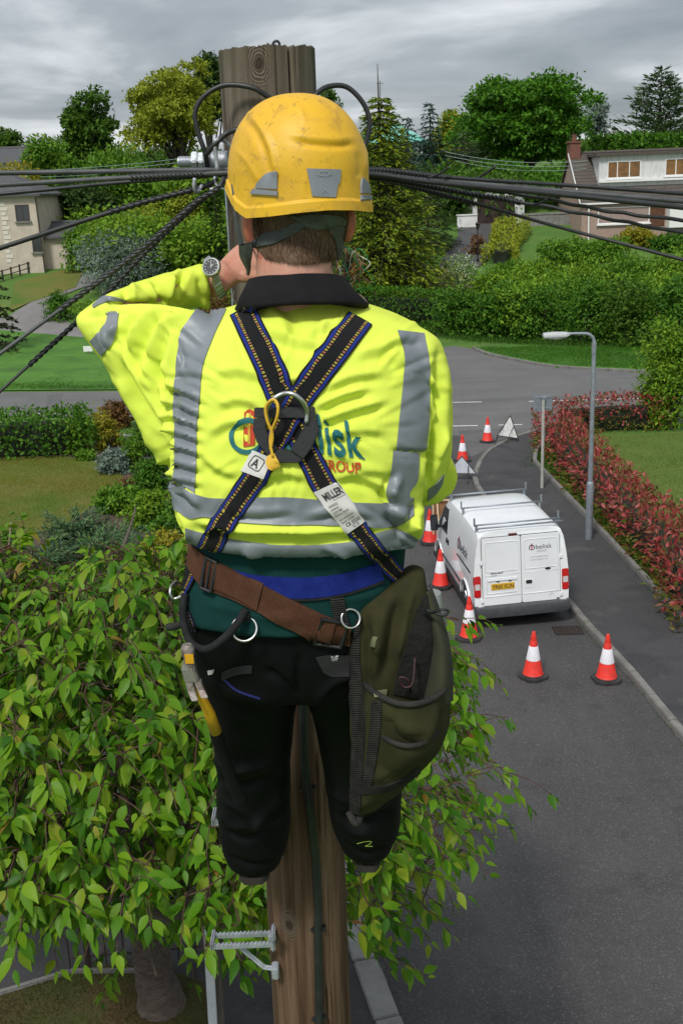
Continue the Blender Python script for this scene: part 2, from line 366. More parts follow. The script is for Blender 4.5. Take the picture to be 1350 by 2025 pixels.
# verge lawn left of the main road, drive and upper lawn
sheet('lawn', [g(-150, 774), g(0, 773), g(245, 771), g(560, 738), g(560, 700), g(330, 690), g(175, 688), g(0, 686), g(-150, 690)], M_lawn, .03, follow=False)
gh = lambda *a: GH(*a)[:2]
sheet('driveway', [gh(-60, 686), gh(0, 686), gh(175, 688), gh(330, 690), gh(330, 660), gh(240, 658), gh(140, 642), gh(100, 612), gh(90, 600), gh(150, 575), gh(250, 540), gh(330, 515), gh(390, 488), gh(375, 484), gh(310, 500), gh(130, 560), gh(60, 600), gh(20, 625), gh(-60, 640)], mat('drive_grey', (.15, .145, .14), .9, (.19, .18, .175), 1, 5, .35, .65, .4, 30), .06)
sheet('lawn', [gh(30, 560), gh(130, 535), gh(165, 540), gh(150, 570), gh(60, 600), gh(20, 618)], M_lawn_dry, .08)
# right of the junction: island, footpath, verge
sheet('footpath', [g(780, 690), g(860, 672), g(1000, 676), g(1300, 690), g(1320, 684), g(1000, 668), g(860, 660), g(700, 664), g(600, 700)], mat('path_brown', (.075, .058, .045), .95, (.11, .09, .075), 1.5, 5, .35, .65, .5, 20), .02, follow=False)
isl = [g(932, 690), g(960, 702), g(1000, 711), g(1100, 728), g(1290, 738), g(1420, 741), g(1420, 690), g(1300, 693), g(1100, 688), g(1000, 686)]
slab('grass_island', isl, M_lawn, -.05, .10)
kerb('kerb', [np.append(p, 0) for p in isl[:6]], 1, w=.2, z1=.12)
sheet('grass_verge', [g(720, 668), g(860, 664), g(1000, 672), g(1300, 686), g(1420, 690), g(1420, 660), g(1250, 655), g(900, 640), g(700, 645)], M_lawn, .03, follow=False)
# garden inside the red hedge
sheet('lawn', [g(1085, 880), g(1180, 866), g(1300, 858), g(1420, 852), (26, 32), (20, 18), g(1350, 1210), g(1200, 1060), g(1090, 935)], mat('lawn_right', (.062, .115, .009), .95, (.09, .13, .014), .5, 6, .35, .65, .6, 45), .05, follow=False)
# drive up to the garage and the slope in front of the dormer house
sheet('driveway', [gh(905, 448), gh(985, 440), gh(980, 470), gh(962, 515), gh(945, 530), gh(868, 530), gh(880, 500), gh(905, 470)], mat('drive_dark', (.05, .05, .052), .85, (.065, .065, .066), 1, 5, .35, .65, .4, 30), .06)
sheet('lawn', [gh(690, 592), gh(700, 560), gh(860, 535), gh(895, 520), gh(935, 560), gh(950, 595)], mat('lawn_light', (.12, .15, .02), .95, (.15, .15, .03), .6, 6, .35, .65, .6, 30), .06)
# drain, manhole
t = empty('drain_grate', np.append(g(1122, 1248), 0), 'rusty square road drain grate by the kerb behind the white van', 'drain')
mb = MB(); mb.box((-.28, -.22, .011), (.28, .22, .019)); mb.build('frame', mat('grate_frame', (.014, .011, .010), .8), t, bevel=.003)
mb = MB()
for k in range(8): mb.box((-.25 + k*.066, -.19, .0192), (-.25 + k*.066 + .036, .19, .027))
mb.build('bars', mat('rusty_iron', (.022, .014, .010), .8, (.035, .02, .014), 20), t)
mh = GH(535, 1985); mb = MB(); mb.lathe([(.14, .0), (.14, .012), (.105, .014), (.1, .008), (.0, .01)], (0, 0, .085), 24)
tag(mb.build('manhole_cover', mat('pale_iron', (.22, .2, .17), .8, (.12, .11, .1), 12), origin=None), 'small round pale valve cover in the dark pavement by the pole', 'cover').location = (mh[0], mh[1], 0)
# ================================================================== planting
C_ = dict(
 oak=[(0.035, 0.083, 0.010), (0.058, 0.137, 0.012), (0.104, 0.195, 0.017), (0.047, 0.110, 0.012)],
 syc=[(0.030, 0.091, 0.007), (0.058, 0.171, 0.010), (0.104, 0.264, 0.014), (0.043, 0.127, 0.010)],
 lime=[(0.177, 0.229, 0.014), (0.293, 0.343, 0.022), (0.304, 0.348, 0.036), (0.235, 0.251, 0.024)],
 mid=[(0.058, 0.149, 0.012), (0.104, 0.229, 0.017), (0.177, 0.321, 0.024)],
 dark=[(0.023, 0.050, 0.010), (0.041, 0.083, 0.014), (0.058, 0.115, 0.019)],
 hedge=[(0.035, 0.104, 0.010), (0.065, 0.171, 0.014), (0.117, 0.251, 0.019)],
 bank=[(0.075, 0.171, 0.012), (0.135, 0.273, 0.017), (0.230, 0.372, 0.024), (0.114, 0.200, 0.022)],
 gold=[(0.267, 0.295, 0.014), (0.286, 0.330, 0.033), (0.279, 0.336, 0.014)],
 yellow=[(0.352, 0.321, 0.018), (0.319, 0.261, 0.033), (0.205, 0.251, 0.018)],
 silver=[(0.195, 0.270, 0.210), (0.209, 0.264, 0.209), (0.135, 0.210, 0.150), (0.264, 0.308, 0.264)],
 blue=[(0.021, 0.053, 0.039), (0.036, 0.087, 0.063), (0.068, 0.135, 0.105)],
 spruce=[(0.053, 0.104, 0.010), (0.134, 0.206, 0.014), (0.293, 0.343, 0.024), (0.088, 0.149, 0.012)],
 cedar=[(0.035, 0.073, 0.026), (0.065, 0.115, 0.041), (0.117, 0.171, 0.060)],
 red=[(.22, .030, .028), (.36, .05, .050), (.48, .14, .13), (.07, .10, .018), (.28, .04, .038)],
 redin=[(0.088, 0.137, 0.017), (0.177, 0.195, 0.024), (0.180, 0.045, 0.033)],
 brown=[(0.174, 0.094, 0.045), (0.261, 0.140, 0.075), (0.109, 0.075, 0.030)],
 pink=[(0.352, 0.044, 0.308), (0.495, 0.088, 0.440), (0.147, 0.229, 0.024)],
 white=[(0.088, 0.183, 0.018), (0.147, 0.275, 0.024), (0.660, 0.660, 0.572)],
 monkey=[(0.018, 0.027, 0.010), (0.035, 0.055, 0.017), (0.058, 0.068, 0.022)],
 rust=[(0.152, 0.085, 0.030), (0.217, 0.094, 0.038), (0.117, 0.115, 0.018)],
 juniper=[(0.027, 0.075, 0.053), (0.088, 0.171, 0.060), (0.147, 0.229, 0.084)])
def LM(k): return leafmat('leaves_' + k, C_[k])
M_bark = mat('bark', (.055, .042, .03), .95, (.10, .085, .065), 6, 5, .35, .65, .8, 18, stretch=(1, 1, .25))
M_core = mat('inner_twigs', (.012, .018, .008), .95)
def rblobs(c, rx, ry, rz, n, seed, s=(.38, .6), up=1):
    r = np.random.default_rng(seed); B = []
    for i in range(n):
        d = unit(r.normal(size=3)); d[2] = d[2] if up is None else abs(d[2])*1.0 - .25
        q = r.uniform(.3, .78); k = r.uniform(*s)
        B.append((c[0] + d[0]*rx*q, c[1] + d[1]*ry*q, c[2] + d[2]*rz*q, rx*k, ry*k, rz*k*.8))
    return B
_seed = [100]
def ns(): _seed[0] += 1; return _seed[0]
def tree(name, px, Y, ytop, wpx, kind, label, n=7000, L=.34, crown_lo=.3, nb=16, group=None, shell=(.7, 1.04), py=420, tuft=14, cat='tree', tr=.22, trunk_r=.022, bs=(.38, .6)):
    b = GY(px, Y, py); h = top_h(b, ytop); r = wid(b, wpx)/2; sd = ns()
    t = empty(name, b, label, cat, group); rr = np.random.default_rng(sd)
    c = np.array([0, 0, h*(crown_lo + 1)/2]); rz = h*(1 - crown_lo)/2
    B = rblobs(c, r, r*.9, rz, int(nb*1.3), sd, bs, None); n = int(n*1.5)
    mx = max(q[2] + q[5] for q in B); mw = max(abs(q[0]) + q[3] for q in B)
    B = [(q[0]*r/mw, q[1]*r/mw, q[2] - (mx - h*.985), q[3]*r/mw, q[4]*r/mw, q[5]) for q in B]
    V, F = foliage(B, n, L, seed=sd, tuft=tuft, shell=shell, tr=tr)
    mesh_np('crown', V, F, LM(kind), t)
    mb = MB(); P, q = limb((0, 0, -.3), (rr.normal()*.1*r, 0, h*.72), h*trunk_r, h*.006, .12, 8, rr); mb.tube(P, q, 8)
    for k, bl in enumerate(B):
        z0 = h*rr.uniform(.22, .5); i = min(7, int(z0/(h*.72)*7)); P2, q2 = limb(P[i], np.array(bl[:3]), h*trunk_r*.42, h*.003, .2, 6, rr); mb.tube(P2, q2, 6)
    mb.build('trunk', M_bark, t, smooth=True); return t
def bush(name, px, pyb, pyt, wpx, kind, label, n=1600, L=.2, nb=9, group=None, Y=None, cat='shrub', asp=.55, depth=.8, tr=.24, core=True, zr=.62):
    b = GH(px, pyb) if Y is None else GY(px, Y, pyb); h = top_h(b, pyt); r = wid(b, wpx)/2; sd = ns()
    b = b + np.array([0, r*depth*.55, 0]); b[2] = float(hgt(b[0], b[1])); h = top_h(b, pyt)
    t = empty(name, b, label, cat, group)
    B = [(q[0], q[1], max(q[2], q[5]*.8), q[3], q[4], q[5]) for q in rblobs((0, 0, h*.42), r, r*depth, h*zr, nb, sd, (.42, .62))]
    mx = max(q[2] + q[5] for q in B); mw = max(abs(q[0]) + q[3] for q in B)
    B = [(q[0]*r/mw, q[1]*r*.95/mw, q[2]*h*.97/mx, q[3]*r/mw, q[4]*r/mw, q[5]*h*.97/mx) for q in B]
    B += [(q[0]*1.05, q[1]*1.05, q[5]*.55, q[3]*.95, q[4]*.95, q[5]*.7) for q in B if q[2] < h*.62][:5] if cat == 'shrub' else []
    V, F = foliage(B, int(n*1.25), L, asp, seed=sd, tuft=10, tr=tr, floor=0.02); mesh_np('foliage', V, F, LM(kind), t)
    mb = MB(); rr = np.random.default_rng(sd)
    for q in B: P, w = limb((rr.normal()*.08*r, rr.normal()*.08*r, -.05), q[:3], .03 + .01*h, .008, .2, 6, rr); mb.tube(P, w, 5)
    mb.build('stems', M_bark, t)
    return t
def hedge(name, P, w, h, kind, label, L=.16, dens=60, asp=.55, rough=.12, cat='hedge', group=None, ragged=0., kind2=None):
    """a clipped or loose hedge along a ground line: twiggy body and leaves over its faces"""
    P = spline(np.asarray([(p[0], p[1], float(hgt(p[0], p[1]))) for p in P]), 60); org = P[0].copy(); sd = ns(); r = np.random.default_rng(sd)
    seg = np.linalg.norm(np.diff(P, axis=0), axis=1); cum = np.concatenate([[0], np.cumsum(seg)]); LL = cum[-1]
    t = empty(name, org, label, cat, group)
    def pt(s): return np.stack([np.interp(s, cum, P[:, k]) for k in range(3)], -1)
    def tan(s): d = pt(np.minimum(s + .2, LL)) - pt(np.maximum(s - .2, 0)); d[:, 2] = 0; return unit(d)
    n = int(LL*(2*h + w)*dens); s = r.uniform(0, LL, n); u = r.uniform(0, 2*h + w, n)
    lump = 1 + rough*1.6*vnoise(np.stack([s, np.zeros(n), np.zeros(n)], 1), 1.1, sd)
    c = pt(s); d = tan(s); nn = np.stack([-d[:, 1], d[:, 0], np.zeros(n)], 1)
    hh = h*(1 + ragged*vnoise(np.stack([s, np.zeros(n), np.zeros(n)], 1), .5, sd + 5)); zf = np.where(u < h, u/h, np.where(u > h + w, (u - h - w)/h, 1.))
    off = np.where(u < h, -w/2, np.where(u > h + w, w/2, u - h - w/2)); up = (u >= h) & (u <= h + w)
    X = c + nn*(off*lump)[:, None]; X[:, 2] += zf*hh
    side = np.where(u < h, -1., np.where(u > h + w, 1., 0.))
    Nn = nn*side[:, None] + np.array([0, 0, 1.])*up[:, None]
    X += r.normal(size=X.shape)*rough*.55 - unit(Nn)*(.08*w*r.uniform(0, 1, n))[:, None]
    X[:, 2] = np.maximum(X[:, 2], c[:, 2] + .03)
    A = unit(Nn*.8 + r.normal(size=X.shape)*.7 + np.array([0, 0, .15])); N2 = unit(Nn + r.normal(size=X.shape)*.5 + np.array([0, 0, .4]))
    sz = L*r.uniform(.6, 1.35, n)
    if kind2 is not None:
        k = zf + r.normal(size=n)*.18 > .42
        V, F = leaf_quads(X[k] - org, A[k], N2[k], sz[k], sz[k]*asp); mesh_np('foliage', V, F, LM(kind), t)
        V, F = leaf_quads(X[~k] - org, A[~k], N2[~k], sz[~k], sz[~k]*asp); mesh_np('lower_foliage', V, F, LM(kind2), t)
    else:
        V, F = leaf_quads(X - org, A, N2, sz, sz*asp); mesh_np('foliage', V, F, LM(kind), t)
    mb = MB(); ss = np.linspace(min(.6, LL*.2), LL - min(.6, LL*.2), max(4, int(LL/.9))); c = pt(ss); d = tan(ss); q = np.stack([-d[:, 1], d[:, 0], np.zeros(len(ss))], 1)
    rings = []
    for i in range(len(ss)):
        a = c[i] - org; o = q[i]*w*.27; z = np.array([0, 0, 1.])
        rings.append([a - o*.7 + z*.06, a + o*.7 + z*.06, a + o + z*h*.45, a + o*.8 + z*h*.72, a - o*.8 + z*h*.72, a - o + z*h*.45])
    mb.loft(rings); mb.build('twigs', M_core, t); return t
def conifer(name, px, ytop, wpx, kind, label, Y=None, pyb=None, whorls=26, per=7, droop=.35, up=0., nl=34, L=.42, asp=.3, lo=.08, power=.85, group=None, py=420, bare=0., trunk_r=.02, thick=.12, flat=.35):
    b = GH(px, pyb) if Y is None else GY(px, Y, py); h = top_h(b, ytop); R_ = wid(b, wpx)/2; sd = ns(); r = np.random.default_rng(sd)
    t = empty(name, b, label, 'conifer', group); mb = MB(); PP = []; AA = []; NN = []; SS = []
    P0, q0 = limb((0, 0, -.3), (r.normal()*.1, 0, h), h*trunk_r, .02, .03, 12, r); mb.tube(P0, q0, 8)
    for i in range(whorls):
        f = lo + (1 - lo - bare)*(i/(whorls - 1))**1.0*.985; z = f*h
        for k in range(per):
            a = 2*math.pi*(k + r.uniform(-.35, .35))/per + i*1.3; ln = R_*(1 - (f - lo)/(1 - lo - bare*.7))**power*r.uniform(.7, 1.1) + .12
            tt = np.linspace(0, 1, 7); zz = z + ln*(up*tt - droop*tt**1.6 + .16*droop*tt**4) + r.normal()*.05*ln
            rr_ = ln*tt; Pb = np.stack([np.cos(a)*rr_, np.sin(a)*rr_, zz], 1); mb.tube(Pb, np.linspace(.03 + .012*ln, .006, 7), 4)
            m = max(5, int(nl*ln/R_)); s = r.uniform(.12, 1., m)**.75
            x = np.stack([np.interp(s, tt, Pb[:, j]) for j in range(3)], 1)
            dirn = np.array([np.cos(a), np.sin(a), 0]); sdv = np.array([-np.sin(a), np.cos(a), 0]); q = r.normal(size=m)
            x = x + sdv*(q*ln*thick*(1.15 - s))[:, None] + np.array([0, 0, 1.])*(r.normal(size=m)*.04*ln)[:, None]
            PP.append(x); AA.append(dirn*r.uniform(.3, 1, m)[:, None] + sdv*(q*.8)[:, None] + np.array([0, 0, 1.])*(up*.6 - droop*.7 + r.normal(size=m)*.25)[:, None])
            NN.append(np.array([0, 0, 1.]) + r.normal(size=(m, 3))*flat); SS.append(L*r.uniform(.6, 1.25, m))
    P = np.concatenate(PP); sz = np.concatenate(SS); V, F = leaf_quads(P, np.concatenate(AA), np.concatenate(NN), sz, sz*asp)
    mesh_np('crown', V, F, LM(kind), t); mb.build('trunk', M_bark, t, smooth=True); return t
# ---- woods on the skyline
def scrub(name, pxs, Y0, Y1, f, w0, w1, n, L, kind, label, cat, seed):
    B = []; r = np.random.default_rng(seed)
    for px in pxs:
        Y = r.uniform(Y0, Y1); b = GY(px, Y); hh = top_h(b, f(px) + r.uniform(-14, 16)); w = r.uniform(w0, w1); B.append((b[0], Y, b[2] + hh*.42, w, w, hh*.54))
    V, F = foliage(B, n, L, seed=seed, tuft=13, shell=(.6, 1.05)); tag(mesh_np(name, V, F, LM(kind)), label, cat, kind='stuff')
scrub('hillside_scrub', np.arange(120, 500, 20), 108, 122, lambda x: 296 + 8*math.sin(x*.05), 2., 3.2, 20000, .42, 'oak', 'dark tree belt on the skyline left of the pole', 'scrub', 30)
scrub('hillside_scrub', np.arange(690, 960, 20), 108, 120, lambda x: 285 + 8*math.sin(x*.07), 1.8, 2.8, 14000, .42, 'dark', 'dark tree belt on the skyline behind the slim conifers', 'scrub', 36)
scrub('hillside_scrub', np.arange(180, 500, 22), 74, 84, lambda x: 420, 1.3, 2.4, 14000, .34, 'bank', 'low green thicket between the white gable and the pole', 'scrub', 31)
scrub('hillside_scrub', np.arange(500, 1010, 26), 84, 96, lambda x: 330, 1.8, 3., 22000, .42, 'oak', 'dark green thicket behind the tall spruce', 'scrub', 32)
scrub('hillside_scrub', np.arange(880, 1170, 26), 90, 100, lambda x: 335, 1.6, 2.6, 14000, .4, 'syc', 'deep green thicket under the big sycamore', 'scrub', 33)
scrub('hillside_scrub', np.arange(1030, 1460, 26), 61, 66, lambda x: 545, 1.2, 2., 20000, .24, 'bank', 'rough green growth covering the bank under the dormer house', 'scrub', 34)
scrub('hillside_scrub', np.arange(470, 700, 24), 66, 74, lambda x: 520, 1.3, 2., 9000, .26, 'mid', 'green thicket behind the worker', 'scrub', 35)
B = []; r_ = np.random.default_rng(3)
for px in np.arange(-2300, 3700, 34):
    Y = r_.uniform(128, 165); b = GY(px, Y); hh = top_h(b, 335 - .04*(px - 675) + r_.uniform(-12, 26)); w = r_.uniform(2.6, 5)
    B.append((b[0], Y, b[2] + hh*.5, w, w, hh*.52))
    B.append((b[0] + r_.normal()*2, Y - 3, b[2] + hh*.3, w, w, hh*.4))
V, F = foliage(B, 150000, .75, seed=4, tuft=16, shell=(.6, 1.05)); tag(mesh_np('distant_woods', V, F, LM('oak')), 'dense dark woodland along the hilltop behind the houses and garden trees', 'woods', kind='stuff')
B = []
for px in np.arange(-120, 720, 26):
    Y = r_.uniform(98, 122); b = GY(px, Y); hh = top_h(b, 368 - .04*(px - 675) + r_.uniform(-14, 20)); w = r_.uniform(2, 3.4)
    B.append((b[0], Y, b[2] + hh*.45, w, w, hh*.5))
V, F = foliage(B, 42000, .5, seed=9, tuft=14, shell=(.6, 1.05)); tag(mesh_np('hillside_scrub', V, F, LM('bank')), 'tangled green scrub on the hillside behind the pale house', 'scrub', kind='stuff')
GT = 'garden trees beyond the main road'
tree('broadleaf_tree', 193, 104, 170, 128, 'oak', 'dark green round tree standing clear against the sky left of the pole', 9000, .40, .16, 30, GT, bs=(.2, .4))
tree('broadleaf_tree', 352, 98, 113, 200, 'lime', 'tall airy yellow-green tree just left of the pole top', 13000, .36, .22, 34, GT, shell=(.5, 1.05), tr=.16, bs=(.2, .34))
tree('broadleaf_tree', 428, 112, 98, 96, 'dark', 'dark tree peeking between the yellow-green tree and the pole', 5000, .42, .3, 12, GT)
tree('broadleaf_tree', 105, 92, 262, 120, 'mid', 'bright mid green bushy tree below the dark round tree', 7000, .34, .1, 14, GT)
tree('broadleaf_tree', 22, 112, 252, 92, 'oak', 'small dark tree on the skyline at the far left edge', 4500, .4, .2, 10, GT)
tree('broadleaf_tree', 255, 90, 290, 180, 'mid', 'wide green tree below the tall yellow-green one', 8000, .34, .05, 16, GT)
tree('broadleaf_tree', 385, 84, 318, 150, 'bank', 'spreading olive tree close behind the bolt on the pole', 8000, .32, .05, 16, GT)
tree('broadleaf_tree', 165, 87, 362, 170, 'dark', 'low very dark tree between the pale house and the white gable', 6500, .3, .02, 14, GT)
tree('broadleaf_tree', 655, 112, 172, 66, 'oak', 'dark tree top showing between the pole and the right wire loop', 4000, .42, .25, 10, GT)
tree('broadleaf_tree', 1038, 104, 150, 312, 'syc', 'big spreading deep green sycamore against the sky', 22000, .42, .03, 50, GT, shell=(.55, 1.08), tr=.2, bs=(.17, .33))
tree('broadleaf_tree', 1172, 112, 190, 58, 'silver', 'thin wispy grey-green tree right of the big sycamore', 1300, .3, .3, 9, GT, shell=(.4, 1.1), tuft=8)
tree('broadleaf_tree', 888, 112, 212, 74, 'lime', 'pale feathery tree left of the big sycamore', 3200, .36, .1, 12, GT, shell=(.5, 1.05))
tree('broadleaf_tree', 985, 96, 320, 120, 'syc', 'low deep green tree behind the white garage', 6000, .36, .05, 14, GT)
tree('broadleaf_tree', 1090, 95, 330, 140, 'mid', 'green tree between the garage and the dormer house', 6000, .36, .05, 14, GT)
bush('golden_shrub', 32, 350, 312, 128, 'yellow', 'yellow-green shrub above the pale house roof', 2600, .3, Y=86)
# conifers
conifer('spruce_tree', 760, 126, 295, 'spruce', 'tall spruce with golden branch tips and a bare leader', pyb=585, whorls=30, per=10, droop=.5, up=.12, nl=100, L=.36, asp=.42, lo=.05, bare=.13, thick=.24, power=.75)
conifer('blue_conifer', 852, 204, 92, 'blue', 'slim blue-green conifer with a pointed top behind the spruce', Y=98, whorls=22, per=6, droop=.25, nl=30, L=.5)
conifer('blue_conifer', 808, 232, 120, 'blue', 'bushy blue-green conifer in front of the green roofed house', Y=92, whorls=18, per=6, droop=.3, nl=30, L=.5)
conifer('blue_conifer', 915, 262, 190, 'cedar', 'grey-green cedar with drooping tips above the white garage', Y=97, whorls=14, per=6, droop=.3, up=.25, nl=40, L=.5, thick=.25)
conifer('blue_conifer', 845, 330, 150, 'dark', 'low dark conifer right of the spruce', Y=80, whorls=12, per=7, droop=.2, nl=34, L=.45, thick=.25)
conifer('cedar_tree', 1296, 138, 200, 'cedar', 'large layered cedar on the skyline at the right', Y=118, whorls=15, per=6, droop=.02, up=.32, nl=70, L=.75, asp=.32, lo=.2, thick=.2, power=.7)
conifer('cedar_tree', 1362, 205, 130, 'cedar', 'second darker cedar cut by the right edge of the picture', Y=112, whorls=12, per=6, droop=.1, up=.2, nl=50, L=.7, lo=.1)
conifer('monkey_puzzle', -8, 462, 138, 'monkey', 'dark monkey puzzle tree at the left edge beside the drive', pyb=712, whorls=13, per=6, droop=.55, up=.25, nl=46, L=.26, asp=.5, lo=.05, thick=.05, flat=1.5, trunk_r=.016)
conifer('dark_conifer', 428, 372, 66, 'dark', 'narrow dark conifer beside the far lamp column', Y=74, whorls=18, per=7, droop=.25, nl=24, L=.36)
# hedge on the skyline, garden shrubs on the far left
hedge('hedge', [GY(1165, 108)[:2], GY(1420, 106)[:2]], 2, top_h(GY(1260, 107), 274), 'hedge', 'long dark hedge behind the dormer house roof', .5, 40, rough=.3)
GS = 'garden shrubs'
bush('round_shrub', 163, 542, 442, 96, 'mid', 'round bright green shrub in front of the pale house wing', 3600, .24, group=GS)
bush('silver_shrub', 243, 590, 452, 205, 'silver', 'big silver-grey willowy shrub behind the raised elbow', 7000, .24, nb=16, group=GS, asp=.35)
bush('round_shrub', 118, 640, 572, 72, 'hedge', 'small clipped dark green bush at the edge of the drive', 2200, .15, group=GS)
bush('round_shrub', 175, 645, 592, 90, 'bank', 'low dull green bush right of the small clipped bush', 2000, .16, group=GS)
bush('round_shrub', 262, 640, 575, 140, 'rust', 'brownish low planting below the silver shrub', 2200, .16, group=GS)
bush('multi_stem_tree', 345, 505, 372, 120, 'lime', 'small yellow-green tree with many stems above the path', 4200, .24, group=GS, cat='tree', zr=.5)
bush('multi_stem_tree', 268, 470, 396, 120, 'lime', 'yellow-green bushy tree right of the white gable', 4200, .24, group=GS, cat='tree')
bush('flowering_shrub', 352, 528, 506, 40, 'pink', 'purple-pink flowering shrub beside the garden path', 700, .12, group=GS)
bush('round_shrub', 395, 560, 470, 70, 'oak', 'dark green shrub under the wristwatch', 1800, .18, group=GS)
bush('round_shrub', 448, 600, 520, 70, 'yellow', 'pale flowering shrub at the foot of the far lamp column', 1600, .16, group=GS)
bush('round_shrub', 420, 640, 560, 110, 'rust', 'brown and green shrub behind the left shoulder', 1600, .18, group=GS)
# right hand bank
hedge('hedge', [g(640, 662), g(800, 661), g(905, 663), g(1010, 668)], 1.5, 1.9, 'hedge', 'clipped dark green hedge along the grass verge', .17, 110, rough=.12)
BG = 'loose shrubs on the bank'
bank = [(905, 664, 560, 120, 'hedge', 'dark rounded shrub where the clipped hedge ends'), (985, 672, 552, 150, 'hedge', 'dark leafy shrub next along the verge'), (1075, 676, 560, 160, 'hedge', 'broad dark shrub in the middle of the verge line'), (1165, 682, 545, 150, 'hedge', 'dark leafy shrub behind the street lamp head'), (1250, 688, 540, 150, 'oak', 'very dark shrub left of the corner bush'), (1340, 692, 540, 150, 'hedge', 'dark shrub at the right edge of the verge'),
        (985, 600, 500, 130, 'bank', 'light green bush at the foot of the golden hedge'), (1075, 610, 478, 150, 'bank', 'fresh green bush on the grassy slope'), (1170, 615, 470, 160, 'bank', 'loose green bush below the dormer house'), (1265, 610, 462, 160, 'mid', 'bright bush below the dormer house door'), (1350, 610, 452, 150, 'bank', 'green bush at the right edge under the cables'), (1120, 540, 470, 120, 'mid', 'small upper bush on the slope'), (1010, 560, 515, 90, 'mid', 'small bush beside the drive'), (1265, 490, 446, 80, 'yellow', 'olive bush by the house wall'), (1210, 520, 470, 100, 'mid', 'low bush in front of the bay window'), (1330, 500, 465, 90, 'hedge', 'low dark bush in front of the white door')]
for px, pb, ptp, w, k, lab in bank:
    if 596 < pb < 620: ptp += 34
    bush('bank_shrub', px, pb, ptp, w, k, lab, int(26*w), .2 if pb > 640 else .22, group=BG)
hedge('golden_hedge', [GH(985, 528)[:2], GH(1000, 490)[:2], GH(1014, 460)[:2]], 2.0, 1.15, 'gold', 'bright golden clipped hedge beside the garage drive', .2, 70, rough=.16)
bush('flowering_shrub', 915, 585, 498, 78, 'white', 'white flowering shrub behind the clipped hedge', 2000, .15, group=GS)
bush('brown_shrub', 944, 506, 458, 44, 'brown', 'round brown twiggy shrub on the garage drive', 900, .16, group=GS)
bush('corner_bush', 1338, 850, 612, 150, 'bank', 'big yellow-green bush at the right edge above the red hedge', 7000, .14, nb=18, cat='shrub', depth=.7)
bush('corner_bush', 1300, 846, 740, 70, 'bank', 'lower part green bush at the end of the red hedge', 2200, .13, nb=8)
# red photinia hedge, in two runs round the garden corner
hw = 1.15
hedge('red_hedge', [g(1395, 1262), g(1320, 1140), g(1230, 1040), g(1150, 958), g(1108, 905), g(1090, 878)], 1.1, 1.15, 'red', 'red leaved hedge running down beside the pavement', .15, 130, asp=.4, rough=.15, ragged=.12, kind2='redin')
hedge('red_hedge', [g(1090, 862), g(1150, 852), g(1230, 848), g(1310, 846)], 1.0, 1.1, 'red', 'red leaved hedge across the top of the right garden', .15, 130, asp=.4, rough=.15, ragged=.12, kind2='redin')
# near garden on the left
hedge('hedge', [g(-170, 905), g(0, 903), g(120, 897), g(185, 892)], 1.5, 1.55, 'hedge', 'thick green boundary hedge at the back of the left lawn', .16, 120, rough=.16, ragged=.1)
BD = 'border plants round the left lawn'
bord = [(150, 900, 812, 90, 'bank', 'green shrub dotted with yellow flowers by the hedge', .13, 'bush'), (210, 892, 808, 62, 'yellow', 'tall yellow-leaved shrub against the hedge', .13, ''), (228, 850, 794, 80, 'rust', 'brown-leaved shrub behind the yellow one', .14, ''), (290, 905, 820, 100, 'oak', 'dark green tall shrub under the raised sleeve', .14, ''), (225, 940, 886, 62, 'silver', 'silver-blue lavender mound at the lawn edge', .12, ''), (165, 912, 892, 44, 'mid', 'low green perennial clump by the lawn edge', .1, ''), (268, 930, 850, 60, 'mid', 'upright bright green perennial behind the lavender', .12, ''), (300, 985, 905, 90, 'hedge', 'leafy dark green shrub beside the jacket', .13, ''), (262, 975, 945, 60, 'brown', 'dry brown flower clump in the border', .1, ''), (235, 1020, 960, 100, 'mid', 'fresh green leafy clump at the lawn corner', .14, ''), (300, 1048, 970, 110, 'bank', 'loose mixed green and pink shrub', .12, ''), (340, 1085, 1000, 80, 'hedge', 'dark shrub by the jacket hem', .12, ''), (325, 1130, 1045, 120, 'yellow', 'golden green dense shrub above the cherry leaves', .11, ''), (20, 1110, 1050, 70, 'oak', 'dark shrub at the left edge of the lawn', .13, '')]
for px, pb, ptp, w, k, lab, L, _ in bord: bush('border_plant', px, pb, ptp, w, k, lab, int(24*w), L, group=BD)
for i, (px, pb, w) in enumerate([(95, 1135, 170), (200, 1105, 190), (285, 1120, 130), (150, 1075, 120)]):
    b = G(px, pb); t = empty('juniper', b, ['dark spreading juniper nearest the green bin', 'widest spreading juniper below the lawn', 'spreading juniper beside the golden shrub', 'spreading juniper touching the lawn edge'][i], 'shrub', 'spreading junipers')
    r = np.random.default_rng(50 + i); PP = []; AA = []; mb = MB(); Rr = wid(b, w)/2
    for k in range(46):
        a = r.uniform(0, 6.28); ln = Rr*r.uniform(.4, 1.1); el = r.uniform(.15, .75); tt = np.linspace(0, 1, 6)
        Pb = np.stack([np.cos(a)*ln*tt, np.sin(a)*ln*tt, .15 + el*tt - .15*tt**2], 1); mb.tube(Pb, np.linspace(.025, .006, 6), 4)
        s = r.uniform(.15, 1, 60); x = np.stack([np.interp(s, tt, Pb[:, j]) for j in range(3)], 1) + r.normal(size=(60, 3))*.07
        PP.append(x); AA.append(np.array([np.cos(a), np.sin(a), .35]) + r.normal(size=(60, 3))*.5)
    P = np.concatenate(PP); V, F = leaf_quads(P, np.concatenate(AA), r.normal(size=P.shape)*.4 + (0, 0, 1), r.uniform(.09, .2, len(P)), .045); mesh_np('foliage', V, F, LM('juniper'), t); mb.build('stems', M_bark, t)
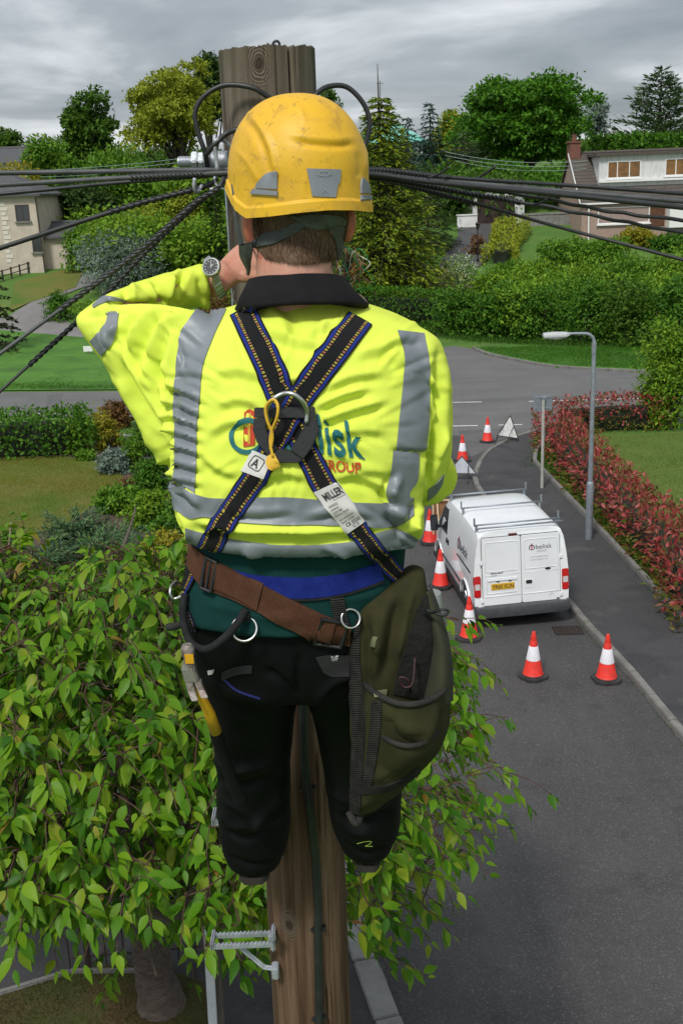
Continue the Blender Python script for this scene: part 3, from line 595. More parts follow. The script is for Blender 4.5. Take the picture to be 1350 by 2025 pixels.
# rough grass at foot of hedges and edges
def grass_tufts(name, line, w, n, h, label, kind='bank'):
    P = spline(np.asarray([(p[0], p[1], 0) for p in line]), 60); r = np.random.default_rng(ns()); i = r.integers(0, 59, n); u = r.uniform(0, 1, (n, 1)); X = P[i]*(1 - u) + P[i + 1]*u
    X[:, :2] += r.normal(size=(n, 2))*w; X[:, 2] = hgt(X[:, 0], X[:, 1]); A = r.normal(size=(n, 3))*.45 + (0, 0, 1.)
    V, F = leaf_quads(X, A, r.normal(size=(n, 3)), h*r.uniform(.5, 1.3, n), h*.12); return tag(mesh_np(name, V, F, leafmat('grass_blades', [(.03, .10, .01), (.055, .15, .014), (.09, .17, .02)])), label, 'grass', kind='stuff')
def grass_field(name, poly, n, h, cols, label, seed, lift=0.):
    P = np.asarray([q[:2] for q in poly]); r = np.random.default_rng(seed); lo, hi = P.min(0), P.max(0); X = r.uniform(lo, hi, (n*3, 2)); X = X[inpoly(X[:, 0], X[:, 1], P)][:n]; X = np.c_[X, hgt(X[:, 0], X[:, 1]) + lift]
    k = np.clip(1 + .6*fbm(X, .8, seed, 3), .3, 2.); A = r.normal(size=X.shape)*.55 + (0, 0, 1.); V, F = leaf_quads(X, A, r.normal(size=X.shape), h*k*r.uniform(.5, 1.3, len(X)), h*.16); return tag(mesh_np(name, V, F, leafmat('blades_%d' % seed, cols)), label, 'grass', kind='stuff')
def inpoly(x, y, P):
    P = np.asarray(P, float); r = np.zeros(len(x), bool); j = len(P) - 1
    for i in range(len(P)):
        c = ((P[i, 1] > y) != (P[j, 1] > y)) & (x < (P[j, 0] - P[i, 0])*(y - P[i, 1])/(P[j, 1] - P[i, 1] + 1e-9) + P[i, 0]); r ^= c; j = i
    return r
grass_field('lawn_grass', [g(1095, 880), g(1180, 868), g(1300, 860), g(1420, 854), (22, 30), (14, 20), g(1350, 1195), g(1200, 1055), g(1100, 935)], 60000, .055, [(.05, .10, .008), (.085, .14, .012), (.12, .16, .02), (.07, .12, .01)], 'short mown grass of the garden inside the red hedge', 71, .05)
grass_field('lawn_grass', [g(-60, 1048), g(-60, 912), g(0, 907), g(120, 905), g(190, 916), g(236, 936), g(244, 950), g(198, 983), g(150, 1027), g(90, 1050), g(0, 1058)], 45000, .05, [(.13, .19, .010), (.18, .21, .014), (.22, .19, .025), (.11, .20, .010)], 'short yellowing grass of the left garden lawn', 72, .03)
grass_field('lawn_grass', [g(-20, 773), g(0, 772), g(245, 770), g(400, 720), g(330, 692), g(175, 690), g(0, 688), g(-20, 690)], 50000, .10, [(.03, .11, .008), (.05, .16, .010), (.075, .19, .016)], 'bright green mown grass of the left roadside verge', 73, .03)
grass_field('lawn_grass', [g(935, 691), g(1000, 709), g(1100, 726), g(1290, 736), g(1380, 738), g(1380, 692), g(1100, 689)], 26000, .11, [(.03, .11, .008), (.05, .16, .010), (.08, .18, .016)], 'bright green grass on the island at the junction', 74, .10)
grass_field('lawn_grass', [G(0, 1984), G(100, 1948), G(230, 1928), G(330, 1938), G(400, 1962), G(435, 2028), (-1.2, 7.5), (-5, 7.5), (-5, 9.5)], 40000, .035, [(.035, .05, .006), (.055, .06, .008), (.075, .05, .015)], 'thin mossy grass under the cherry tree', 75, .13)
grass_tufts('rough_grass', list(side_off(GK, .75)[8:]), .3, 15000, .2, 'rough green grass between the garden edging and red hedge')
grass_tufts('kerb_weeds', RK[6:34], .035, 420, .07, 'tiny weeds growing along the joint of the right kerb')
grass_tufts('rough_grass', [g(720, 668), g(860, 668), g(1000, 676), g(1300, 688)], .5, 9000, .28, 'long verge grass at the foot of the far hedge')
# ================================================================== houses and walls
M_cream = mat('cream_render', (.52, .45, .36), .9, (.42, .36, .29), 1.2, 6, .4, .65, .3, 30)
M_white = mat('white_render', (.68, .68, .66), .9, (.55, .55, .53), 1.4, 6, .45, .7, .25, 25)
M_slate = mat('slate', (.055, .055, .06), .7, (.085, .083, .085), 5, 5, .35, .65, .7, 14, stretch=(1, 1, 4))
M_tile = mat('brown_tile', (.062, .050, .043), .85, (.10, .082, .07), 6, 5, .35, .65, .8, 16, stretch=(1, 1, 3))
M_brick = mat('pink_brick', (.30, .20, .165), .9, (.38, .28, .23), 5, 6, .35, .65, .5, 18, stretch=(1, 1, 2.5))
M_redbrick = mat('red_brick', (.13, .05, .036), .9, (.19, .08, .055), 8, 5, .35, .65, .5, 20)
M_glass = mat('window_glass', (.02, .024, .028), .08, spec=.8)
M_blind = mat('brown_blind', (.22, .11, .035), .7, (.14, .07, .025), 3, 3)
M_wframe = mat('white_frame', (.74, .74, .72), .5)
M_dframe = mat('dark_frame', (.05, .038, .03), .6)
M_copper = mat('green_copper', (.13, .42, .34), .7, (.20, .50, .42), 3, 5, .35, .65, .3, 12)
M_maroon = mat('maroon_board', (.10, .02, .022), .6)
M_choc = mat('chocolate_door', (.035, .018, .014), .5, (.05, .026, .02), 3)
M_stone = mat('grey_stone', (.15, .145, .135), .95, (.24, .235, .22), 3, 6, .35, .65, .9, 9)
M_lead = mat('lead', (.12, .12, .125), .7)
class Fac:
    """a facade plane at depth Y read off in picture rows and columns"""
    def __init__(s, Y, pxc, pyc): s.Y = Y; s.pc = (pxc, pyc); s.o = at(pxc, pyc, Y)
    def x(s, px): return at(px, s.pc[1], s.Y)[0]
    def z(s, py): return at(s.pc[0], py, s.Y)[2]
def window(parent, x0, x1, z0, z1, Y, fm=M_wframe, gm=M_glass, mull=(), tr=(), sill=True, fw=.07):
    mb = MB(); d = .05
    mb.box((x0, Y - d, z0), (x0 + fw, Y + .1, z1)); mb.box((x1 - fw, Y - d, z0), (x1, Y + .1, z1))
    mb.box((x0 + fw, Y - d, z0), (x1 - fw, Y + .1, z0 + fw)); mb.box((x0 + fw, Y - d, z1 - fw), (x1 - fw, Y + .1, z1))
    for q in mull: xm = x0 + (x1 - x0)*q; mb.box((xm - fw*.45, Y - d + .004, z0 + fw), (xm + fw*.45, Y + .1, z1 - fw))
    w = mb.build('window', fm, parent)
    MB().box((x0 + fw, Y - .012, z0 + fw), (x1 - fw, Y + .02, z1 - fw)).build('pane', gm, w)
    if sill: MB().box((x0 - .1, Y - .16, z0 - .1), (x1 + .1, Y - .003, z0 - .003)).build('sill', M_wframe if fm is M_wframe else M_stone, w)
    return w
def gable_roof(parent, x0, x1, y0, y1, ze, zr, m, axis='x', over=.3, th=.14):
    mb = MB()
    if axis == 'x':
        ym = (y0 + y1)/2; k = (zr - ze)/(ym - y0); zo = ze - over*k
        for s, ya in ((1, y0 - over), (-1, y1 + over)):
            V = [(x0 - over, ya, zo), (x1 + over, ya, zo), (x1 + over, ym, zr), (x0 - over, ym, zr)]; V += [(a, b, c + th) for a, b, c in V]
            mb.add(V, [(0, 1, 2, 3), (4, 5, 6, 7), (0, 1, 5, 4), (1, 2, 6, 5), (2, 3, 7, 6), (3, 0, 4, 7)])
        mb.tube([(x0 - over, ym, zr + th), (x1 + over, ym, zr + th)], .12, 8)
    else:
        xm = (x0 + x1)/2; k = (zr - ze)/(xm - x0); zo = ze - over*k
        for xa in (x0 - over, x1 + over):
            V = [(xa, y0 - over, zo), (xa, y1 + over, zo), (xm, y1 + over, zr), (xm, y0 - over, zr)]; V += [(a, b, c + th) for a, b, c in V]
            mb.add(V, [(0, 1, 2, 3), (4, 5, 6, 7), (0, 1, 5, 4), (1, 2, 6, 5), (2, 3, 7, 6), (3, 0, 4, 7)])
        mb.tube([(xm, y0 - over, zr + th), (xm, y1 + over, zr + th)], .1, 8)
    return mb.build('roof', m, parent)
def house(name, label, org): return empty(name, org, label, 'house')
def local(o, t):
    """children were built in world coordinates: shift their meshes under the thing's own origin"""
    L = Vector(t.location)
    def sh(c):
        c.data.transform(Matrix.Translation(-L)) if c.data.users == 1 else None
        for k in c.children: sh(k)
    for c in t.children: sh(c)
# pale two storey house at the left edge
b = GH(60, 540); f = Fac(b[1], 60, 460); t = house('pale_house', 'cream rendered two storey house with white quoins at the left edge', b)
x0, x1 = f.x(-150), f.x(80); z0, z1 = b[2] - .4, f.z(388); Y = b[1]
MB().box((x0, Y, z0), (x1, Y + 8, z1)).build('wall', M_cream, t)
window(t, f.x(36), f.x(63), f.z(437), f.z(404), Y, M_dframe, mull=(.5,)); window(t, f.x(62), f.x(84) - .12, f.z(499), f.z(466), Y, M_dframe, mull=(.5,)); window(t, f.x(-60), f.x(-25), f.z(500), f.z(460), Y, M_dframe, mull=(.5,))
mb = MB()
for k in range(13): zz = f.z(398) - k*(f.z(398) - f.z(520))/13; mb.box((f.x(7), Y - .03, zz - .24), (f.x(7) + (.5 if k % 2 else .34), Y + .1, zz)); 
mb.build('quoins', mat('pale_quoin', (.60, .56, .48), .9), t)
mb = MB(); mb.tube([(f.x(79), Y - .08, z1 - .1), (f.x(82), Y - .08, z0)], .055, 8); mb.build('drainpipe', M_dframe, t)
mb = MB(); o_ = .35; zt = f.z(352); V = [(x0 - o_, Y - o_, z1 + .002), (x1 + o_, Y - o_, z1 + .002), (x1 + o_, Y + 8 + o_, z1 + .002), (x0 - o_, Y + 8 + o_, z1 + .002), (x0 + 3, Y + 4, zt + .6), (x1 - 3, Y + 4, zt + .6)]
V2 = V + [(V[i][0], V[i][1], z1 + .14) for i in range(4)]
mb.add(V2, [(0, 1, 2, 3), (0, 1, 7, 6), (1, 2, 8, 7), (2, 3, 9, 8), (3, 0, 6, 9), (6, 7, 5, 4), (7, 8, 5), (8, 9, 4, 5), (9, 6, 4)]); mb.build('roof', M_slate, t)
xw = f.x(128); mb = MB(); mb.box((x1 + .003, Y + .8, z0), (xw, Y + 6, f.z(472))); mb.build('wing', M_cream, t)
gable_roof(t, x1 + .35, xw, Y + .8, Y + 6, f.z(472) + .003, f.z(448), M_slate).name = 'wing_roof'
local(t, t)
# white gable behind
b = GY(210, 86, 450); f = Fac(86, 210, 430); t = house('white_gable_house', 'white gabled outbuilding with maroon barge boards and dark roof', b); Y = 86
xa, xb = f.x(150), f.x(262); ze, zr = f.z(432), f.z(409); xm = (xa + xb)/2; zb = f.z(470)
MB().add([(xa, Y, zb), (xb, Y, zb), (xb, Y, ze), (xm, Y, zr), (xa, Y, ze), (xa, Y + 7, zb), (xb, Y + 7, zb), (xb, Y + 7, ze), (xm, Y + 7, zr), (xa, Y + 7, ze)], [(0, 1, 2, 3, 4), (5, 6, 7, 8, 9), (0, 1, 6, 5), (1, 2, 7, 6), (4, 0, 5, 9)]).build('wall', M_white, t)
gable_roof(t, xa, xb, Y, Y + 7, ze + .03, zr + .03, M_slate, 'y', .3)
mb = MB(); k = (zr - ze)/(xm - xa)
for s in (-1, 1):
    xe = xm + s*(xm - xa + .33); z_ = ze - .33*k
    mb.add([(xm, Y - .34, zr + .1), (xe, Y - .34, z_ + .1), (xe, Y - .34, z_ - .2), (xm, Y - .34, zr - .2), (xm, Y - .305, zr + .1), (xe, Y - .305, z_ + .1), (xe, Y - .305, z_ - .2), (xm, Y - .305, zr - .2)], [(0, 1, 2, 3), (4, 5, 6, 7), (0, 1, 5, 4), (1, 2, 6, 5), (2, 3, 7, 6), (3, 0, 4, 7)])
mb.build('barge_board', M_maroon, t); local(t, t)
# far slate roofed bungalow, left skyline
b = GY(10, 100, 330); f = Fac(100, 20, 310); t = house('slate_bungalow', 'low bungalow with a long dark slate roof on the left skyline', b)
xa, xb = f.x(-120), f.x(58); MB().box((xa, 100, b[2] - .3), (xb, 107, f.z(322))).build('wall', M_cream, t); gable_roof(t, xa, xb, 100, 107, f.z(322) + .01, f.z(292), M_slate); local(t, t)
# green copper roofed house behind the spruce
b = GY(770, 110, 380); f = Fac(110, 770, 300); t = house('green_roof_house', 'white house with a pale green copper roof behind the spruce', b)
xa, xb = f.x(715), f.x(835); ze = f.z(282); MB().box((xa, 110, b[2] - .3), (xb, 118, ze)).build('wall', M_white, t)
mb = MB(); o_ = .5; V = [(xa - o_, 110 - o_, ze + .01), (xb + o_, 110 - o_, ze + .01), (xb + o_, 118 + o_, ze + .01), (xa - o_, 118 + o_, ze + .01), (xa + 1.6, 114, f.z(238)), (xb - 2.2, 114, f.z(238))]
mb.add(V, [(0, 1, 2, 3), (0, 1, 5, 4), (1, 2, 5), (2, 3, 4, 5), (3, 0, 4)]); mb.build('roof', M_copper, t)
mb = MB(); xc = f.x(772); mb.box((xc - .45, 113.4, f.z(262)), (xc + .45, 114.3, f.z(226))); mb.build('chimney', M_white, t); mb = MB(); mb.lathe([(.2, 0), (.24, .1), (.22, .75), (.26, .85)], (xc, 113.85, f.z(226) + .003), 12); mb.build('chimney_pot', M_redbrick, t)
mb = MB(); xm = f.x(758); mb.tube([(xm, 113.6, f.z(262)), (xm, 113.6, f.z(152))], .05, 6); mb.box((xm - .35, 113.57, f.z(158)), (xm + .35, 113.63, f.z(158) + .05)); mb.build('aerial', M_lead, t)
window(t, f.x(730), f.x(748), f.z(318), f.z(296), 110); window(t, f.x(765), f.x(790), f.z(318), f.z(296), 110); local(t, t)
# garage
b = GH(965, 443); f = Fac(b[1], 965, 410); Y = b[1]; t = empty('garage', b, 'white flat roofed garage with a dark double door up the drive', 'garage')
xa, xb = f.x(934), f.x(1036); zt = f.z(372); zb = b[2] - .3
MB().box((xa, Y, zb), (xb, Y + 6, zt)).build('wall', M_white, t); MB().box((xa - .25, Y - .3, zt + .003), (xb + .25, Y + 6.2, zt + .22)).build('roof', M_lead, t)
mb = MB(); da, db, dt = f.x(943), f.x(1017), f.z(389); mb.box((da, Y - .03, b[2]), (db, Y + .05, dt))
for k in range(9): x = da + (db - da)*(k + .5)/9; mb.box((x - .03, Y - .045, b[2] + .05), (x + .03, Y - .029, dt - .05))
mb.build('door', M_choc, t); MB().box((f.x(930), Y + 1.5, zt + .224), (f.x(1010), Y + 5, f.z(357))).build('upper_storey', M_white, t); local(t, t)
t = tag(MB().box((f.x(901), Y - .9, b[2] - .4), (f.x(940), Y - .62, f.z(424))).box((f.x(901) - .06, Y - .96, f.z(424) + .002), (f.x(940) + .02, Y - .56, f.z(424) + .1)).build('garden_wall', M_white, origin=(f.x(920), Y - .7, b[2])), 'low white rendered wall left of the garage door', 'wall')
b2 = GH(1082, 446); f2 = Fac(b2[1], 1082, 435); tag(MB().box((f2.x(1034), b2[1], b2[2] - .8), (f2.x(1132), b2[1] + .4, f2.z(424))).box((f2.x(1034) - .04, b2[1] - .05, f2.z(424) + .002), (f2.x(1132) + .04, b2[1] + .45, f2.z(424) + .12)).build('garden_wall', M_stone, origin=b2), 'long grey stone wall between the garage and the dormer house', 'wall')
# dormer house on the right
b = GH(1230, 470); Y = b[1]; f = Fac(Y, 1250, 400); t = house('dormer_house', 'brown tiled house with a white box dormer and pink brick wall', b)
xa, xb = f.x(1150), f.x(1150) + 15; ze = f.z(398); zb = b[2] - .6; D_ = 8.5; zr = at(1250, 303, Y + D_/2)[2]
MB().add([(xa, Y, zb), (xb, Y, zb), (xb, Y, ze), (xa, Y, ze), (xa, Y + D_, zb), (xb, Y + D_, zb), (xb, Y + D_, ze), (xa, Y + D_, ze), (xa, Y + D_/2, zr), (xb, Y + D_/2, zr)], [(0, 1, 2, 3), (0, 4, 7, 8, 3)[::-1], (1, 5, 6, 9, 2), (4, 5, 6, 7)]).build('wall', M_brick, t)
rf = gable_roof(t, xa, xb, Y, Y + D_, ze + .01, zr + .01, M_tile, 'x', .16)
mb = MB(); kx = (zr - ze)/(D_/2)
for k in range(15):                       # tile courses
    yy = Y - .1 + k*.29; mb.box((xa - .16, yy, ze + .15 + (yy - Y)*kx), (xb, yy + .31, ze + .178 + (yy - Y)*kx + .02))
mb.build('tile_courses', M_tile, rf)
mb = MB(); mb.box((xa - .16, Y + D_/2 - .55, zr - .5), (xa + .62, Y + D_/2 + .55, at(1158, 282, Y + D_/2)[2])); ch = mb.build('chimney', M_redbrick, t)
zc = at(1158, 282, Y + D_/2)[2]; mb = MB(); mb.box((xa - .24, Y + D_/2 - .63, zc + .002), (xa + .7, Y + D_/2 + .63, zc + .12)); mb.lathe([(.16, .122), (.17, .5), (.2, .52), (.2, .6)], (xa + .25, Y + D_/2, zc), 12); mb.build('chimney_pot', M_redbrick, ch)
yd = Y + 1.15; fd = Fac(yd, 1260, 330); da, db = fd.x(1184), xb - .8; dz0, dz1 = fd.z(354), fd.z(306)
MB().box((da, yd, dz0 - .5), (db, yd + 4.5, dz1)).build('dormer', mat('stained_white', (.62, .62, .61), .9, (.45, .45, .44), 2.5, 6, .45, .7, .2, 20, stretch=(3, 3, .6)), t)
MB().box((da - .3, yd - .35, dz1 + .003), (db + .3, yd + 4.6, dz1 + .2)).build('dormer_roof', M_tile, t)
MB().box((da - .05, yd - .3, dz0 - .16), (db, yd - .003, dz0 - .02)).build('dormer_sill', M_wframe, t)
window(t, fd.x(1200), fd.x(1266), fd.z(351), fd.z(317), yd, M_wframe, M_blind, (.3, .66)); window(t, fd.x(1314), fd.x(1378), fd.z(350), fd.z(316), yd, M_wframe, M_blind, (.33, .66))
window(t, f.x(1182), f.x(1284), f.z(441), f.z(408), Y, M_wframe, mat('pink_blind', (.33, .25, .22), .8, (.28, .2, .18), 4), ()).name = 'bay_window'
MB().box((f.x(1286), Y - .03, f.z(449)), (f.x(1314), Y + .1, f.z(404))).build('door', mat('brown_door', (.12, .05, .02), .5, (.08, .03, .015), 5), t)
MB().box((f.x(1317), Y - .9, f.z(452)), (f.x(1400), Y - .003, f.z(403))).build('porch', M_wframe, t)
mb = MB(); mb.tube([(f.x(1163), Y - .1, ze), (f.x(1164), Y - .1, zb + .5)], .06, 8); mb.box((xa - .16, Y - .3, ze - .12), (xb, Y - .17, ze)); mb.build('drainpipe', M_wframe, t)
mb = MB(); mb.add([(xa - .2, Y - .2, ze - .2), (xa - .2, Y + D_/2, zr - .02), (xa - .2, Y + D_/2, zr + .2), (xa - .2, Y - .2, ze + .05), (xa - .155, Y - .2, ze - .2), (xa - .155, Y + D_/2, zr - .02), (xa - .155, Y + D_/2, zr + .2), (xa - .155, Y - .2, ze + .05)], [(0, 1, 2, 3), (4, 5, 6, 7), (0, 1, 5, 4), (1, 2, 6, 5), (2, 3, 7, 6), (3, 0, 4, 7)]); mb.build('barge_board', M_wframe, t); local(t, t)
# small rustic fence before the pale house
p0, p1 = GH(-10, 562), GH(122, 520); t = empty('rustic_fence', p0, 'low dark post and rail fence in front of the pale house', 'fence'); mb = MB(); n = 9
for k in range(n):
    p = p0 + (p1 - p0)*k/(n - 1); p[2] = float(hgt(p[0], p[1])); q = p - p0; MB().box((q[0] - .05, q[1] - .05, q[2] - .1), (q[0] + .05, q[1] + .05, q[2] + .8)).build('post', M_dframe, t)
for zz in (.35, .7): mb.tube([(0, -.07, zz), (p1[0] - p0[0], p1[1] - p0[1] - .07, p1[2] - p0[2] + zz)], .035, 6)
mb.build('rail', M_dframe, t)
# ================================================================== columns and signs
M_galv = mat('galvanised', (.33, .36, .39), .45, (.24, .27, .30), 6, 5, .35, .65, .15, 40, metal=.55)
def column(name, b, py_top, label, arm, head_len, rz=0.):
    t = empty(name, b, label, 'street lamp'); h = top_h(b, py_top); mb = MB()
    mb.lathe([(.088, -.1), (.088, 1.35), (.075, 1.42), (.056, 1.45)], (0, 0, 0), 16); mb.build('base', M_galv, t, smooth=True, auto=40)
    mb = MB(); r = .22; P = [(0, 0, 1.44), (0, 0, h*.55), (0, 0, h - r)] + [(-r*(1 - math.cos(a)), 0, h - r + r*math.sin(a)) for a in np.linspace(.3, 1.5708, 6)] + [(-arm, 0, h + .015)]
    rr = [.062, .055, .05] + [.038]*6 + [.03]; mb.tube(P, rr, 12); mb.lathe([(.058, h - r - .25), (.058, h - r)], (0, 0, 0), 12); mb.build('pole', M_galv, t, smooth=True, auto=40)
    mb = MB(); L = head_len; V = []
    for x, w, zt, zb in ((-arm + .05, .05, .035, -.03), (-arm - .03, .11, .055, -.05), (-arm - L*.55, .13, .065, -.055), (-arm - L + .02, .125, .05, -.05), (-arm - L, .11, .04, -.045)):
        V.append([(x, -w, h + zb), (x, w, h + zb), (x, w, h + (zb + zt)*.6), (x, w*.6, h + zt), (x, -w*.6, h + zt), (x, -w, h + (zb + zt)*.6)])
    mb.loft(V); hd = mb.build('lantern', mat('lamp_grey', (.42, .43, .43), .5), t, bevel=.012)
    mb = MB(); V = []
    for x, w, zb in ((-arm - .06, .10, -.070), (-arm - L*.5, .11, -.095), (-arm - L + .03, .10, -.075)): V.append([(x, -w, h - .05), (x, w, h - .05), (x, w*.8, h + zb), (x, -w*.8, h + zb)])
    mb.loft(V); mb.build('lens', mat('lens_plastic', (.55, .56, .55), .25), hd); t.rotation_euler.z = rz; return t
b = G(1163, 1066, .1); D = proj(b)[2]; column('street_lamp', b, 659, 'grey street lamp with a flat lantern on the right pavement', 42*D/FPX + .1, 46*D/FPX)
b = GH(463, 640); column('street_lamp', b, 372, 'far grey lamp column across the road left of the pole', .45, .45)
# garden lantern by the drive
b = GH(944, 520); t = empty('garden_lantern', b, 'black lantern post on the garage drive', 'lamp post'); h = top_h(b, 438); M_blk = mat('black_iron', (.012, .012, .013), .5)
MB().lathe([(.07, 0), (.07, .3), (.04, .35), (.035, h*.8)], (0, 0, 0), 10).build('post', M_blk, t); MB().lathe([(.05, h*.8), (.16, h*.94), (.18, h*.945), (.03, h)], (0, 0, 0), 6).build('lantern', M_blk, t)
# back of a road sign
b = G(1071, 965, .1); D = proj(b)[2]; h = top_h(b, 786); t = empty('road_sign', b, 'grey pole with the plain backs of a square sign at the kerb corner', 'sign')
mb = MB(); mb.lathe([(.045, -.1), (.045, h)], (0, 0, 0), 14); mb.build('post', mat('pale_post', (.40, .39, .36), .6, (.32, .31, .28), 5), t, smooth=True, auto=40)
zt, zb = top_h(b, 782), top_h(b, 813); w = 18*D/FPX; mb = MB(); mb.box((-w, .055, zb), (w, .061, zt)); mb.build('plate', M_galv, t, bevel=.002)
mb = MB(); mb.box((-w*.9, .04, zt - .08), (w*.9, .054, zt - .05)); mb.box((-w*.9, .04, zb + .05), (w*.9, .054, zb + .08)); mb.box((-.06, -.055, zt - .09), (.06, .053, zt - .04)); mb.build('clamp', M_galv, t)
MB().box((-w*.5, .0525, zb + .01), (-w*.1, .0548, zb + .035)).build('sticker', mat('blue_white', (.3, .4, .6), .5), t)
# little house-name board on the left lawn
b = G(177, 712); D = proj(b)[2]; t = empty('name_board', b, 'small white name board on a stake in the verge lawn', 'sign'); h = top_h(b, 684)
MB().box((-.04, -.04, 0), (.04, .04, h*.75)).build('stake', mat('weathered_wood', (.16, .12, .08), .9), t); w = 9*D/FPX; MB().box((-w, -.065, h*.62), (w, -.042, h)).build('board', M_wframe, t)
# ================================================================== cones and roadwork signs
M_cone = mat('cone_red', (.75, .035, .02), .5, (.60, .03, .02), 8, 5, .4, .65); M_sleeve = mat('cone_sleeve', (.72, .71, .74), .45, (.60, .58, .62), 30, 4, .4, .7)
M_rub = mat('black_rubber', (.022, .022, .024), .75, (.045, .043, .042), 6, 6, .4, .65, .2, 30)
def cone_proto(label):
    t = empty('traffic_cone', (0, 0, 0), label, 'traffic cone', 'road cones round the parked van'); H_ = .86; rr = lambda z: .175 - (.175 - .028)*(z - .05)/(H_ - .05)
    mb = MB(); P = []; s_ = .245
    for a, b in ((1, .55), (.55, 1), (-.55, 1), (-1, .55), (-1, -.55), (-.55, -1), (.55, -1), (1, -.55)): P.append((a*s_, b*s_))
    mb.prism(P, 0, .055); mb.lathe([(.205, .0552), (.19, .075)], (0, 0, 0), 24); mb.build('base', M_rub, t, bevel=.012)
    mb = MB(); mb.lathe([(.185, .0752), (rr(.08), .1), (rr(.60) - .001, .60), (rr(.70), .70), (rr(.70) - .002, .703), (rr(.71), .706), (rr(.8), .80), (.034, .803), (.03, H_ - .01), (.024, H_), (.012, H_ - .004)], (0, 0, 0), 28); mb.build('cone', M_cone, t, smooth=True, auto=40)
    mb = MB(); mb.lathe([(rr(.34) + .001, .3402), (rr(.34) + .004, .345), (rr(.60) + .004, .595), (rr(.60), .5998)], (0, 0, 0), 28); mb.build('reflective_sleeve', M_sleeve, t, smooth=True, auto=40); return t
cones = [((1053, 1338), 'cone standing alone in the middle of the road behind the van'), ((1198, 1344), 'cone against the kerb, right of the other cone behind the van'), ((927, 1262), 'cone at the rear left corner of the van, near the leaves'), ((871, 1160), 'cone beside the rear left wheel of the van'), ((850, 1074), 'cone beside the wooden board and the van mirror'), ((880, 965), 'cone in front of the grey triangular sign, half behind the sleeve'), ((914, 912), 'cone just behind the grey triangular sign'), ((963, 874), 'farthest cone, beside the white triangular sign at the junction')]
for i, (pp, lab) in enumerate(cones):
    if i == 0: cp0 = c = cone_proto(lab)
    else: c = copy_tree(cp0); c['label'] = lab
    c.location = tuple(G(*pp, .012)); c.rotation_euler.z = rng.uniform(0, 1.5); c.rotation_euler.x = rng.uniform(-.015, .015)
def tri_sign(pl, pr, pt, label, back, lean):
    """folding metal triangle on legs"""
    a, b = G(*pl, .02), G(*pr, .02); c = (a + b)/2; w = np.linalg.norm(b - a); ang = math.atan2(b[1] - a[1], b[0] - a[0]); h = top_h(c, pt)
    t = empty('roadwork_sign', c, label, 'road sign', 'folding roadwork signs', ang); zb = .2; w2 = w*.5
    tri = np.array([(-w2, zb), (w2, zb), (0, h)]); L = lambda z, y=0.: y + lean*(z/h)
    mb = MB(); V = [(x, L(z), z) for x, z in tri] + [(x, L(z) + .006, z) for x, z in tri]; mb.add(V, [(0, 1, 2), (3, 4, 5), (0, 1, 4, 3), (1, 2, 5, 4), (2, 0, 3, 5)]); mb.build('plate', back, t)
    mb = MB()
    for i in range(3):
        p, q = tri[i], tri[(i + 1) % 3]; mb.tube([(p[0], L(p[1]), p[1]), (q[0], L(q[1]), q[1])], .016, 6)
    for s in (-1, 1): mb.tube([(s*w2*.99, L(zb), zb), (s*w2*1.02, L(0) - .02, 0)], .014, 6)
    mb.build('frame', M_blk, t)
    mb = MB(); 
    for s in (-1, 1): mb.tube([(s*w2*.45, L(h*.62) - .02, h*.62), (s*w2*.5, -.42, 0)], .012, 6)
    mb.tube([(-w2*.47, -.26, h*.25), (w2*.47, -.26, h*.25)], .009, 6); mb.build('leg', M_blk, t); return t
M_sb = mat('sign_back_grey', (.36, .38, .42), .5, (.30, .32, .35), 5); M_sw = mat('sign_white', (.62, .62, .60), .5, (.5, .5, .48), 8)
tri_sign((882, 950), (941, 951), 906, 'folding triangular sign with a grey back between two cones', M_sb, .25)
tri_sign((981, 873), (1022, 879), 824, 'folding triangular sign with a white back nearest the junction', M_sw, .2)
# timber board by the van
b = G(872, 1108, .012); t = empty('timber_board', b, 'brown plywood board with a pale stake leaning beside the van mirror', 'board'); D = proj(b)[2]
M_ply = mat('plywood', (.20, .085, .035), .8, (.27, .13, .06), 4, 6, .35, .65, stretch=(1, 1, 6)); M_pine = mat('pale_pine', (.55, .40, .26), .8, (.45, .31, .19), 6, 5, stretch=(6, 6, 1))
h1, h0 = top_h(b, 1000), top_h(b, 1062); mb = MB(); mb.box((-.12, .42, h0), (.30, .44, h1)); mb.build('panel', M_ply, t); mb = MB(); mb.box((-.16, .37, h0 - .05), (-.12, .42, h1 + .02)); mb.box((-.12, .37, h1), (.3, .415, h1 + .03)); mb.tube([(.0, 0, 0), (-.04, .40, h1 - .03)], .026, 6); mb.build('stake', M_pine, t)
# ================================================================== lettering helper
def text_vf(s, size=1., shear=0., bold=0., align='CENTER', spacing=1.):
    """vertices (x, y) and faces of a word in the built-in font"""
    c = bpy.data.curves.new('lettering', 'FONT'); c.body = s; c.size = size; c.shear = shear; c.align_x = align; c.align_y = 'CENTER'; c.offset = bold; c.space_character = spacing; c.resolution_u = 4
    o = bpy.data.objects.new('lettering', c); COL.objects.link(o); dg = bpy.context.evaluated_depsgraph_get(); me = bpy.data.meshes.new_from_object(o.evaluated_get(dg))
    bm = bmesh.new(); bm.from_mesh(me); bmesh.ops.triangulate(bm, faces=bm.faces); V = np.array([v.co[:2] for v in bm.verts]); F = [tuple(v.index for v in f.verts) for f in bm.faces]
    bm.free(); bpy.data.objects.remove(o); bpy.data.curves.remove(c); bpy.data.meshes.remove(me); return V, F
def ring_vf(r0, r1, a0=0., a1=6.2832, n=40):
    a = np.linspace(a0, a1, n); V = np.concatenate([np.c_[r0*np.cos(a), r0*np.sin(a)], np.c_[r1*np.cos(a), r1*np.sin(a)]]); F = [(i, i + 1, n + i + 1, n + i) for i in range(n - 1)]; return V, F
